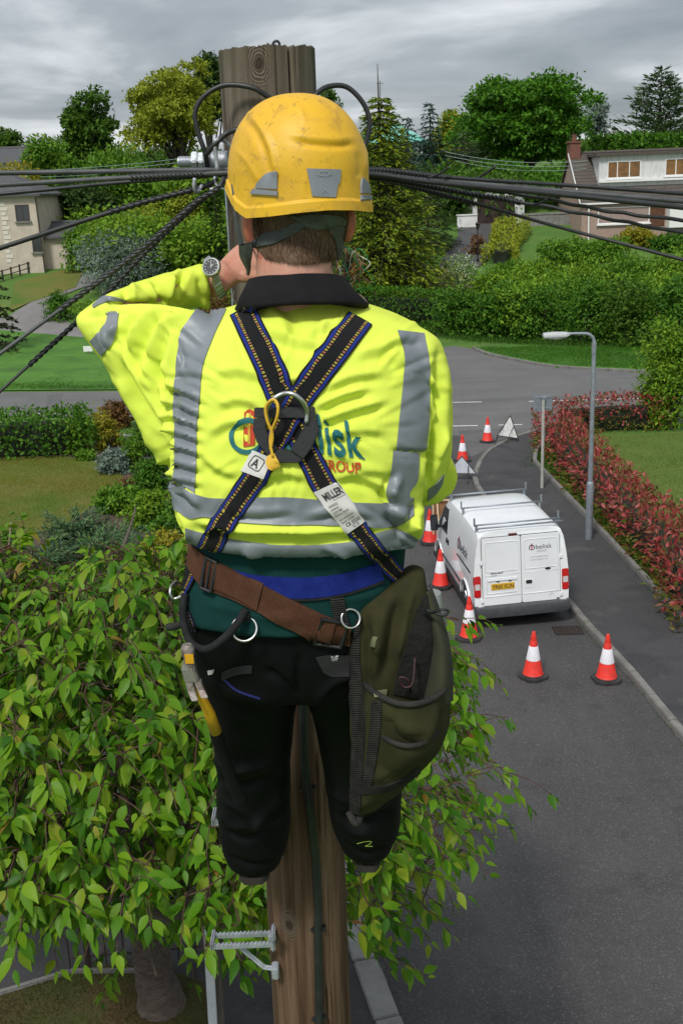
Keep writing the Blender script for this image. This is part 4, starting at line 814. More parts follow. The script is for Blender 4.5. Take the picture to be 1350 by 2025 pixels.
def fit(V, w=None, h=None):
    V = V - (V.max(0) + V.min(0))/2; s = V.max(0) - V.min(0)
    return V*np.array([w/s[0] if w else (h/s[1]), h/s[1] if h else (w/s[0])])
# ================================================================== the van
M_van = mat('van_white', (.76, .77, .78), .32, (.70, .71, .72), 1.2, 5, .4, .7, coat=.6); mix_in(M_van, (.55, .54, .52), 3.5, .62, .8, 8, fac=.35)
M_plas = mat('grey_plastic', (.045, .047, .052), .6, (.06, .062, .066), 8); M_tyre = mat('tyre', (.018, .018, .019), .85); M_rim = mat('wheel_silver', (.42, .43, .44), .35, metal=.8)
M_redl = mat('red_lens', (.50, .012, .012), .15, spec=.7, coat=.6); M_clr = mat('clear_lens', (.55, .52, .52), .12, coat=.6); M_yel = mat('plate_yellow', (.62, .36, .02), .45); M_ink = mat('ink_black', (.012, .012, .014), .6)
M_navy = mat('logo_navy', (.035, .035, .065), .5); M_plum = mat('logo_red', (.42, .03, .10), .5); M_greyt = mat('logo_grey', (.30, .30, .31), .5); M_gap = mat('panel_gap', (.08, .08, .082), .8)
van = empty('white_van', (3.49, 19.82, .011), 'white panel van with roof bars parked half on the pavement', 'van', rz=math.atan2(.105, 1)); van.rotation_euler.y = rad(-1.2); van.scale = (1.06, 1.06, 1.12)
def hw(z): return np.interp(z, [.2, .3, .5, .9, 1.15, 1.5, 1.7, 1.8], [.83, .865, .895, .895, .88, .825, .785, .77])
def top(y): return np.interp(y, [.1, .2, .4, 1.5, 2.5, 2.75, 3.42, 3.55, 4.0, 4.12, 4.18], [1.70, 1.735, 1.755, 1.775, 1.75, 1.71, 1.12, 1.05, .88, .76, .6])
yr = lambda z: .10 + .055*(z - .3)
def van_ring(y, rear=False):
    tz = top(y); U_ = np.array([0, .04, .12, .3, .5, .7, .84, .92, .965, .985, .996, 1.0]); z = .25 + (tz - .25)*U_
    x = hw(z)*np.interp(y, [0, 3.3, 3.9, 4.18], [1, 1, .95, .86]); x[0] *= .97; x[8] -= .012; x[9] -= .05; x[10] -= .16; x[11] = .45
    yy = np.full(12, y); 
    if rear: yy = yr(z) + np.where(U_ > .95, (U_ - .95)*1.6, 0)
    if y > 2.9: yy = y + .0*z
    R_ = np.stack([x, yy, z], 1); Lf = R_[::-1]*np.array([-1, 1, 1]); return np.concatenate([R_, Lf])
mb = MB(); mb.loft([van_ring(.1, True)] + [van_ring(y) for y in (.26, .4, .7, 1.1, 1.5, 2.0, 2.5, 2.75, 2.95, 3.2, 3.42, 3.55, 3.8, 4.0, 4.12, 4.18)])
body = mb.build('body', M_van, van, smooth=True)
cut = MB(); a = np.linspace(0, 2*math.pi, 40, endpoint=False)
for yc in (.88, 3.36):
    for s in (-1, 1): cut.loft([np.stack([np.full(40, s*x), yc + .355*np.cos(a), .31 + .355*np.sin(a)], 1) for x in (.58, 1.2)])
co = cut.build('arch_cutter', M_plas, van); bo = body.modifiers.new('arch', 'BOOLEAN'); bo.operation = 'DIFFERENCE'; bo.object = co; bo.solver = 'EXACT'
dg = bpy.context.evaluated_depsgraph_get(); me = bpy.data.meshes.new_from_object(body.evaluated_get(dg)); body.modifiers.clear(); body.data = me; bpy.data.objects.remove(co); me.set_sharp_from_angle(angle=rad(32))
def pxz(name, poly, o0, o1, m, parent, bevel=0., rear=yr, seg=2):
    """a panel on the raked rear face: outline in x,z, standing from o0 to o1 proud"""
    n = len(poly); V = [(x, rear(z) - o1, z) for x, z in poly] + [(x, rear(z) - o0, z) for x, z in poly]
    F = [tuple(range(n)), tuple(range(n, 2*n))[::-1]] + [(i, n + i, n + (i + 1) % n, (i + 1) % n) for i in range(n)]
    return MB().add(V, F).build(name, m, parent, bevel=bevel, seg=seg)
def rrect(x0, x1, z0, z1, r, n=4):
    P = []
    for cx, cz, a0 in ((x1 - r, z0 + r, -90), (x1 - r, z1 - r, 0), (x0 + r, z1 - r, 90), (x0 + r, z0 + r, 180)):
        for k in range(n + 1): q = rad(a0 + 90*k/n); P.append((cx + r*math.cos(q), cz + r*math.sin(q)))
    return P
pxz('door_gap', rrect(-.735, .735, .43, 1.665, .05), -.02, .003, M_gap, van)
doors = []
for s, nm in ((-1, 'rear_door'), (1, 'rear_door')):
    x0, x1 = (-.728, -.005) if s < 0 else (.005, .728)
    d = pxz(nm, rrect(x0, x1, .437, 1.658, .035), -.01, .014, M_van, van, .006); doors.append(d)
    for k, (z0, z1) in enumerate(((1.05, 1.575),)):      # pressed window blank
        P = rrect(x0 + .05, x1 - .05, z0, z1, .05, 5); mb = MB(); P3 = [(x, yr(z) - .0145, z) for x, z in P + P[:1]]; mb.tube(P3, .0075, 6); mb.build('pressed_rib', M_van, d, smooth=True)
    mb = MB(); mb.tube([(x, yr(z) - .0135, z) for x, z in ((x0 + .03, .985), (x1 - .03, .985))], .006, 6); mb.tube([(x, yr(z) - .0135, z) for x, z in ((x0 + .02, .60), (x1 - .02, .60))], .010, 6); mb.build('crease', M_van, d, smooth=True)
    for zz in (.53, 1.22): xh = s*.745; pxz('hinge', rrect(min(xh - .03, xh + .03), max(xh - .03, xh + .03), zz - .035, zz + .035, .01), .002, .026, M_van, d, .006)
M_shade = mat('van_recess', (.62, .63, .64), .4)
P = rrect(-.66, -.07, .655, .925, .03); mb = MB(); mb.tube([(x, yr(z) - .0145, z) for x, z in P + P[:1]], .008, 6); mb.build('plate_surround', M_van, doors[0], smooth=True)
pxz('plate_lamp_bar', rrect(-.64, -.09, .875, .915, .012), .0, .032, M_van, doors[0], .008)
for xx in (-.45, -.22): pxz('plate_lamp', rrect(xx - .025, xx + .025, .868, .884, .004), .02, .036, M_ink, doors[0])
pl = pxz('number_plate', rrect(-.575, -.135, .715, .83, .012), .0, .022, M_yel, doors[0], .003)
def rear_text(name, s, cx, cz, w, h, m, parent, off=.0165, shear=0., bold=0.):
    V, F = text_vf(s, 1., shear, bold); V = fit(V, w, h); return mesh_np(name, [(cx + x, yr(cz + z) - off, cz + z) for x, z in V], F, m, parent)
rear_text('plate_lettering', 'YR60 XUN', -.355, .773, .40, .075, M_ink, pl, .0235, bold=.012)
rear_text('model_lettering', 'TRANSIT', -.46, 1.015, .25, .033, M_ink, doors[0], shear=.25, bold=.03); pxz('model_bar', rrect(-.58, -.46, .972, .982, .003), .014, .0165, M_ink, doors[0])
def obelisk_rear(cx, cz, w):
    h = w*.29; V, F = ring_vf(.040, .055); mesh_np('logo_ring', [(cx - w*.40 + x, yr(cz) - .0165, cz + z) for x, z in V], F, M_navy, doors[1])
    pxz('logo_bar', [(cx - w*.40 - .012, cz - .045), (cx - w*.40 + .012, cz - .045), (cx - w*.40 + .010, cz + .07), (cx - w*.40, cz + .08), (cx - w*.40 - .010, cz + .07)], .0166, .0178, M_plum, doors[1])
    rear_text('logo_lettering', 'belisk', cx + w*.11, cz + .008, w*.68, h*.62, M_navy, doors[1])
    rear_text('logo_group', 'GROUP', cx + w*.02, cz - .072, w*.42, .04, M_greyt, doors[1])
obelisk_rear(.38, 1.42, .44); rear_text('web_address', 'www.obelisk.com', .34, 1.255, .33, .03, M_greyt, doors[1]); rear_text('phone_number', '+353 01 80407 144', .33, 1.20, .33, .025, M_greyt, doors[1])
mb = MB(); a = np.linspace(0, 2*math.pi, 20, endpoint=False); pxz('oval_badge', [(.50 + .055*math.cos(q), 1.02 + .022*math.sin(q)) for q in a], .012, .02, M_ink, doors[1], .002)
pxz('handle_recess', rrect(.05, .235, .70, .86, .02), .0, .0185, M_van, doors[1], .003); pxz('handle', rrect(.08, .19, .79, .845, .012), .015, .04, M_ink, doors[1], .006)
V, F = ring_vf(.048, .052); mesh_np('round_sticker', [(.56 + x, yr(.52) - .0165, .52 + z) for x, z in V], F, M_greyt, doors[1]); rear_text('sticker_lettering', 'P', .56, .525, .02, .03, M_greyt, doors[1]); pxz('small_badge', [(.68 + .03*math.cos(q), .462 + .012*math.sin(q)) for q in a], .012, .018, M_plas, doors[1])
pxz('brake_light', rrect(-.22, -.06, 1.672, 1.702, .008), -.03, .012, mat('dark_red_lens', (.10, .008, .01), .2, coat=.5), van, .004)
for s in (-1, 1):
    x0, x1 = sorted((s*.765, s*.893)); yt = lambda z: yr(z) - .0
    tl = pxz('tail_light', rrect(x0, x1, .60, .985, .03), -.09, .014, M_redl, van, .012); pxz('reversing_lens', rrect(x0 + .012, x1 - .012, .735, .85, .012), .0, .0185, M_clr, tl, .005)
# bumper wrapping round to the rear arches
mb = MB(); R_ = []
for x, y0 in ((-.915, .50), (-.925, .16), (-.89, .02), (-.7, -.03), (0, -.045), (.7, -.03), (.89, .02), (.925, .16), (.915, .50)):
    q = np.array([x*.93, y0 + .09*(abs(x) < .85), 0]) if abs(x) < .9 else np.array([x*.93, max(y0, .12), 0])
    R_.append([(x*.985, y0 + .01, .25), (x, y0, .30), (x, y0, .415), (x*.985, y0 + .012, .44), (q[0], q[1] + .02, .442), (q[0], q[1] + .02, .25)])
mb.loft(R_); mb.build('bumper', M_plas, van, smooth=True, auto=40)
mb = MB(); mb.box((-.9, .2, .2), (.9, 4.0, .27)); mb.build('underside', M_ink, van)
# sides
for s in (-1, 1):
    xs_ = lambda z: s*(float(hw(z)) + .003)
    def spx(name, poly, o, m, parent=van, bevel=0.):
        n = len(poly); V = [(xs_(z) + s*o, y, z) for y, z in poly] + [(xs_(z) - s*.03, y, z) for y, z in poly]; F = [tuple(range(n)), tuple(range(n, 2*n))[::-1]] + [(i, n + i, n + (i + 1) % n, (i + 1) % n) for i in range(n)]
        return MB().add(V, F).build(name, m, parent, bevel=bevel)
    spx('cab_window', [(2.50, 1.06), (3.30, 1.04), (3.26, 1.12), (2.92, 1.53), (2.52, 1.55)], .003, M_glass)
    spx('rub_strip', [(1.28, .50), (2.98, .50), (2.98, .54), (1.28, .54)], .016, M_plas, bevel=.006); spx('door_rail', [(.42, .955), (1.55, .955), (1.55, .985), (.42, .985)], .004, M_ink)
    spx('door_handle', [(2.32, .90), (2.36, .90), (2.36, 1.0), (2.32, 1.0)], .02, M_ink, bevel=.005); spx('door_handle', [(2.47, .90), (2.51, .90), (2.51, 1.0), (2.47, 1.0)], .02, M_ink, bevel=.005)
    for yy in (1.60, 2.42): spx('shut_line', [(yy, .32), (yy + .012, .32), (yy + .012, 1.60), (yy, 1.60)], .0015, M_gap)
    mb = MB(); mb.tube([(xs_(.63) , y, z) for y, z in [(.88 + .375*math.cos(q), .31 + .375*math.sin(q)) for q in np.linspace(.05, 3.09, 20)]], .02, 6); mb.tube([(xs_(.63), y, z) for y, z in [(3.36 + .375*math.cos(q), .31 + .375*math.sin(q)) for q in np.linspace(.05, 3.09, 20)]], .02, 6); mb.build('arch_lip', M_van, van, smooth=True)
    for yc in (.88, 3.36):
        w = empty('wheel', (s*.79, yc, .30)); w.parent = van
        prof = [(.19, -.09), (.27, -.095), (.298, -.07), (.30, 0), (.298, .07), (.27, .095), (.19, .09)]; q = np.linspace(0, 2*math.pi, 36, endpoint=False)
        mb = MB(); mb.loft([np.stack([np.full(36, z), r*np.cos(q), r*np.sin(q)], 1) for r, z in prof], cap=False); mb.build('tyre', M_tyre, w, smooth=True, auto=50)
        mb = MB(); mb.loft([np.stack([np.full(36, s*z), r*np.cos(q), r*np.sin(q)], 1) for r, z in ((.195, .02), (.195, .085), (.175, .075), (.11, .05), (.06, .075), (.001, .08))]); 
        for k in range(8): aa = k*math.pi/4; mb.tube([(s*.06, .06*math.cos(aa), .06*math.sin(aa)), (s*.075, .175*math.cos(aa), .175*math.sin(aa))], .016, 5)
        mb.build('rim', M_rim, w, smooth=True, auto=40)
    mi = MB(); mi.box((s*.90, 2.98, 1.06), (s*1.0, 3.04, 1.12)); V = [(s*.97, 2.96, 1.02), (s*1.13, 2.95, 1.02), (s*1.14, 2.95, 1.33), (s*.98, 2.96, 1.33)]; mi.add(V + [(x - s*.015, y + .10, z) for x, y, z in V], [(0, 1, 2, 3), (4, 5, 6, 7), (0, 1, 5, 4), (1, 2, 6, 5), (2, 3, 7, 6), (3, 0, 4, 7)])
    mi_ = mi.build('mirror', M_ink, van, bevel=.014); MB().box((min(s*.99, s*1.12), 2.951, 1.05), (max(s*.99, s*1.12), 2.956, 1.31)).build('mirror_glass', M_glass, mi_)
    # logo on the side panel
    mp = lambda x, z: (xs_(1.2 + z) + s*.0025, 1.12 - s*-1*x if s > 0 else 1.12 - x, 1.2 + z)
    V, F = text_vf('belisk'); V = fit(V, .62, .17); V[:, 0] += .1; mesh_np('side_lettering', [mp(x, z) for x, z in V], F, M_navy, van)
    V, F = ring_vf(.075, .10); V[:, 0] -= .33; mesh_np('side_logo_ring', [mp(x, z) for x, z in V], F, M_navy, van); mesh_np('side_logo_bar', [mp(x, z) for x, z in ((-.35, -.08), (-.31, -.08), (-.31, .15), (-.35, .15))], [(0, 1, 2, 3)], M_plum, van)
    V, F = text_vf('GROUP'); V = fit(V, .42, .06); V[:, 1] -= .16; mesh_np('side_group', [mp(x, z) for x, z in V], F, M_greyt, van); V, F = text_vf('www.obelisk.com'); V = fit(V, .55, .04); V[:, 0] += .25; V[:, 1] -= .38; mesh_np('side_web_address', [mp(x, z) for x, z in V], F, M_greyt, van)
MB().add([(-.70, 2.79, 1.70), (.70, 2.79, 1.70), (.76, 3.44, 1.12), (-.76, 3.44, 1.12)], [(0, 1, 2, 3)]).build('windscreen', M_glass, van)
# roof bars
for i, yb in enumerate((.42, 1.5, 2.6)):
    zb = float(top(yb)) + .075; t = MB(); t.tube([(-.80, yb, zb), (.80, yb, zb)], .016, 8); bar = t.build('roof_bar', M_galv, van, smooth=True)
    for s in (-1, 1): MB().box((s*.755 - .02, yb - .025, zb - .13), (s*.755 + .02, yb + .025, zb - .017)).box((s*.79 - .014, yb - .02, zb - .016), (s*.79 + .014, yb + .02, zb + .13)).build('bar_foot', M_galv, bar, bevel=.004)
    if i == 0: t = MB(); t.tube([(-.76, yb - .14, zb - .02), (.83, yb - .14, zb - .02)], .017, 8); [t.tube([(s*.77, yb, zb - .02), (s*.77, yb - .14, zb - .02)], .01, 6) for s in (-1, 1)]; t.build('ladder_roller', M_galv, bar, smooth=True)
# ================================================================== the cherry tree under the worker
def inpoly(x, y, P):
    P = np.asarray(P, float); r = np.zeros(len(x), bool); j = len(P) - 1
    for i in range(len(P)):
        c = ((P[i, 1] > y) != (P[j, 1] > y)) & (x < (P[j, 0] - P[i, 0])*(y - P[i, 1])/(P[j, 1] - P[i, 1] + 1e-9) + P[i, 0]); r ^= c; j = i
    return r
tb = G(312, 1985, .13); cherry = empty('cherry_tree', tb, 'leafy green cherry tree spreading below and behind the worker', 'tree')
r = np.random.default_rng(21)
outline = [(-300, 1090), (0, 1085), (60, 1062), (105, 1120), (170, 1115), (215, 1085), (265, 1075), (300, 1095), (350, 1080), (420, 1120), (600, 1180), (800, 1235), (868, 1262), (885, 1330), (905, 1385), (900, 1440), (905, 1500), (930, 1560), (890, 1625), (880, 1690), (820, 1745), (800, 1800), (700, 1800), (560, 1790), (470, 1850), (400, 1810), (340, 1840), (250, 1790), (150, 1785), (60, 1810), (0, 1790), (-300, 1790)]
cc = np.array([-1.75, 8.3, 3.9]); rad_ = np.array([4.4, 3.1, 2.25])
Q = []
while len(Q) < 4600:
    d = unit(r.normal(size=(4000, 3))); k = r.uniform(.35, 1.0, (4000, 1))**.45; p = cc + d*k*rad_
    px, py, D = proj(p); ok = inpoly(px, py, outline) & ((px < 800) | (r.uniform(size=len(px)) < .42)) & ((px < 560) | (py < 1690) | (r.uniform(size=len(px)) < .35)) & (fbm(p*np.array([1, 1, 1.7]), .85, 44, 2) > -.16) & (D > 4.6) & (px > -250) & (p[:, 2] > 1.6)
    for q in p[ok]:
        Q.append(q)
        if len(Q) >= 4600: break
extra = [(45, 1855, 8.4), (75, 1835, 8.3), (128, 1880, 8.2), (150, 1800, 8.2), (225, 1900, 7.9), (215, 1975, 7.7), (255, 1930, 7.8), (330, 1830, 7.6), (352, 1780, 7.5), (300, 1760, 7.6), (420, 1790, 7.2), (460, 1920, 7.4), (480, 1965, 7.5), (520, 1880, 7.4), (500, 1800, 7.2), (380, 1905, 7.6), (905, 1250, 8.4), (880, 1245, 8.3), (930, 1345, 8.0), (945, 1440, 7.8), (925, 1470, 7.8), (960, 1535, 7.6), (995, 1548, 7.6), (920, 1560, 7.5), (915, 1640, 7.4), (905, 1705, 7.3), (850, 1740, 7.3), (835, 1815, 7.2), (800, 1700, 7.2), (770, 1925, 7.2), (730, 1905, 7.2), (700, 1780, 7.2), (740, 1730, 7.2), (715, 1850, 7.3), (860, 1660, 7.3), (890, 1390, 8.0), (900, 1310, 8.2), (610, 1860, 7.4), (690, 1690, 7.1), (20, 1750, 8.2), (95, 1770, 8.2), (185, 1770, 8.0)]
base_n = len(Q)
for a, b_, Y in extra: Q.append(at(a, b_ - 25, Y))
Q = np.array(Q)
# limbs
mbT = MB(); th = np.array([0, 0, 1.75]); P, w = spline([(0.05, 0, -.25), (0, .02, .35), (-.03, .03, 1.), (-.02, 0, 1.9)], 14), np.interp(np.linspace(0, 1, 14), [0, .12, .3, 1], [.42, .27, .21, .17])
mbT.tube(P + r.normal(size=P.shape)*.008, w, 18)
nodes = [P[-1], P[-3], P[-5]]; LP = []
def clear(q): px, py, D = proj(q + tb); return bool((inpoly(px, py, outline) | ((py > 1700) & (py < 1800)) | (np.abs(px - 312) < 80)).all())
for k in range(26):
    a = k*2*math.pi/13 + r.uniform(-.2, .2); tgt = (cc - tb) + np.array([math.cos(a)*rad_[0]*.72, math.sin(a)*rad_[1]*.72, r.uniform(-.2, 1.1)]); s0 = P[r.integers(9, 14)]
    q, ww = limb(s0, tgt, .085, .02, .25, 12, r)
    if not clear(q): continue
    mbT.tube(q, ww, 8); LP += list(q[3:])
    for j in (5, 7, 9, 11):
        for _ in range(2):
            e = q[j] + unit(r.normal(size=3) + np.array([math.cos(a), math.sin(a), .4]))*r.uniform(.5, 1.3); q2, w2 = limb(q[j], e, .028, .008, .25, 6, r)
            if not clear(q2): continue
            mbT.tube(q2, w2, 5); LP += list(q2[2:])
mbT.build('trunk', mat('cherry_bark', (.06, .045, .035), .9, (.12, .095, .075), 8, 6, .35, .65, .9, 26, stretch=(1, 1, 3)), cherry, smooth=True)
LP = np.array(LP); mbW = MB(); LV = []; LF = []; n0 = 0
def leaf_mesh(base, axis, nrm, L, w, curl):
    """one cherry leaf: drooping tip, folded along the midrib, 2 x 5 faces"""
    A = axis/np.linalg.norm(axis); B = np.cross(nrm, A); B /= np.linalg.norm(B) + 1e-9; Nn = np.cross(A, B)
    t = np.array([0, .14, .34, .58, .8, 1.]); hwid = np.array([.03, .62, 1., .86, .42, .0])*w*.5
    ctr = base + np.outer(t*L, A) - np.outer(curl*L*t**2, np.array([0, 0, 1.])) ; up = Nn*.28
    Lf = ctr + np.outer(hwid, B) + np.outer(hwid, up); Rt = ctr - np.outer(hwid, B) + np.outer(hwid, up)
    return np.concatenate([ctr, Lf, Rt])
_lf = []
for i in range(5): _lf += [(i, i + 1, 6 + i + 1, 6 + i), (i + 1, i, 12 + i, 12 + i + 1)]
_lf = np.array(_lf)
ctrW = cc - tb
Q = Q[np.argsort(np.array([((LP + tb - q)**2).sum(1).min() for q in Q]))]
for i, q in enumerate(Q):
    q = q - tb; out = q - ctrW; out[2] = 0; out = out/(np.linalg.norm(out) + .3); j = np.argmin(((LP - q)**2).sum(1) + np.where(LP[:, 2] > q[2] + .3, .6, 0)); src = LP[j]
    dirn = unit(out*.8 + r.normal(size=3)*.45 + np.array([0, -.15, .1])); tipl = r.uniform(.22, .42); Pm = (src + q)/2 + np.array([0, 0, .12*np.linalg.norm(q - src)]) + r.normal(size=3)*.05
    pts = spline([src, Pm, q, q + dirn*tipl*.6 + np.array([0, 0, -.02]), q + dirn*tipl + np.array([0, 0, -.10])], 11); mbW.tube(pts, np.linspace(.006 + .004*min(1, np.linalg.norm(q - src)), .0026, 11), 4, False); LP = np.concatenate([LP, [q, (q + src)/2]])
    side = unit(np.cross(dirn, (0, 0, 1.)))
    nl = r.integers(6, 11)
    for m_ in range(nl):
        f = r.uniform(.0, 1.) if m_ else 1.; p = q + dirn*tipl*f + np.array([0, 0, -.10*f*f]); s = 1 if m_ % 2 else -1
        ax = dirn*r.uniform(.2, .9) + side*s*r.uniform(.2, .9) + np.array([0, 0, -1.])*r.uniform(.05, .95) + r.normal(size=3)*.15; nr = np.array([0, 0, 1.]) + dirn*.7 + side*s*.3 + r.normal(size=3)*.35
        L = r.triangular(.055, .11, .165)*(.75 if f > .93 else 1.); st = .02; axu = unit(ax)
        LV.append(leaf_mesh(p + axu*st, ax, nr, L, L*r.uniform(.44, .58), r.uniform(.1, .5))); LF.append(_lf + n0); n0 += 18
mbW.build('twigs', mat('twig_brown', (.07, .035, .022), .8), cherry)
M_cherry = leafmat('cherry_leaves', [(.032, .115, .005), (.072, .195, .006), (.125, .265, .009), (.195, .335, .012), (.07, .19, .007), (.25, .32, .02), (.24, .11, .025)], .48, .4, .25)
cr_ = M_cherry.node_tree.nodes['Color Ramp'].color_ramp.elements
for e_, p_ in zip(cr_, (0, .22, .5, .70, .80, .975, 1.)): e_.position = p_
mesh_np('crown', np.concatenate(LV), np.concatenate(LF), M_cherry, cherry, smooth=True)
# pollarded stump at the far left, white post, railings, bin
b = G(-10, 1240); t = empty('tree_stump', b, 'bare lopped trunk end at the left edge above the cherry leaves', 'tree stump'); h = top_h(b, 1040)
mb = MB(); mb.tube(spline([(0, 0, -.2), (.03, 0, h*.5), (.02, 0, h*.82), (.06, 0, h)], 10), np.linspace(.19, .12, 10), 12); mb.build('trunk', M_bark, t, smooth=True)
mb = MB(); mb.tube([(.05, 0, h*.9), (.22, -.05, h*1.0), (.40, -.1, h*1.13)], [.05, .045, .04], 8); mb.tube([(.1, 0, h*.7), (.5, 0, h*.78), (.62, 0, h*1.02)], [.03, .02, .01], 6); mb.build('cut_branch', mat('cut_wood', (.42, .34, .27), .9, (.2, .15, .11), 9), t, smooth=True)
b = G(85, 1215); D = proj(b)[2]; t = empty('garden_bin', b, 'dark teal garden bin half hidden by cherry leaves', 'bin'); h = top_h(b, 1138); M_teal = mat('teal_plastic', (.015, .07, .075), .5, (.02, .09, .09), 4)
MB().loft([[(-s, -s, z), (s, -s, z), (s, s, z), (-s, s, z)] for s, z in ((.28, 0), (.36, h*.86))]).build('body', M_teal, t, bevel=.02); MB().box((-.39, -.4, h*.862), (.39, .4, h*.95)).build('lid', M_teal, t, bevel=.03); MB().box((.02, -.405, h*.9), (.17, -.12, h*1.12)).build('label_card', M_wframe, t, bevel=.01)
b = G(432, 2125, .08); D = proj(b)[2]; t = empty('marker_post', b, 'white painted timber post standing beside the cherry trunk', 'post'); h = top_h(b, 1822)
M_pw = mat('white_post_paint', (.70, .72, .74), .5, (.56, .57, .58), 4, 6, .45, .7); MB().box((-.065, -.05, -.1), (.02, -.012, h)).build('front_face', M_pw, t, bevel=.006); MB().box((-.06, -.0115, -.1), (.085, .075, h - .12)).build('timber', mat('damp_wood', (.07, .06, .048), .9, (.12, .1, .08), 8, stretch=(4, 4, .5)), t, bevel=.005); t.rotation_euler.y = rad(1.5)
p0 = G(140, 1915, .13); p1 = G(425, 1890, .13); t = empty('railings', p0, 'dark iron railings with a gate post behind the cherry trunk', 'railings'); v = p1 - p0; n = 16; M_ir = mat('dark_iron', (.022, .016, .013), .7, (.05, .03, .022), 14)
for k in range(n + 1): q = v*k/n; MB().tube([(q[0], q[1], q[2]), (q[0], q[1], q[2] + .95)], .009 if k not in (2, n) else .035, 6).build('bar' if k not in (2, n) else 'post', M_ir, t)
MB().tube([(0, 0, .9), tuple(v + (0, 0, .9))], .013, 6).tube([(0, 0, .14), tuple(v + (0, 0, .14))], .013, 6).build('rail', M_ir, t)
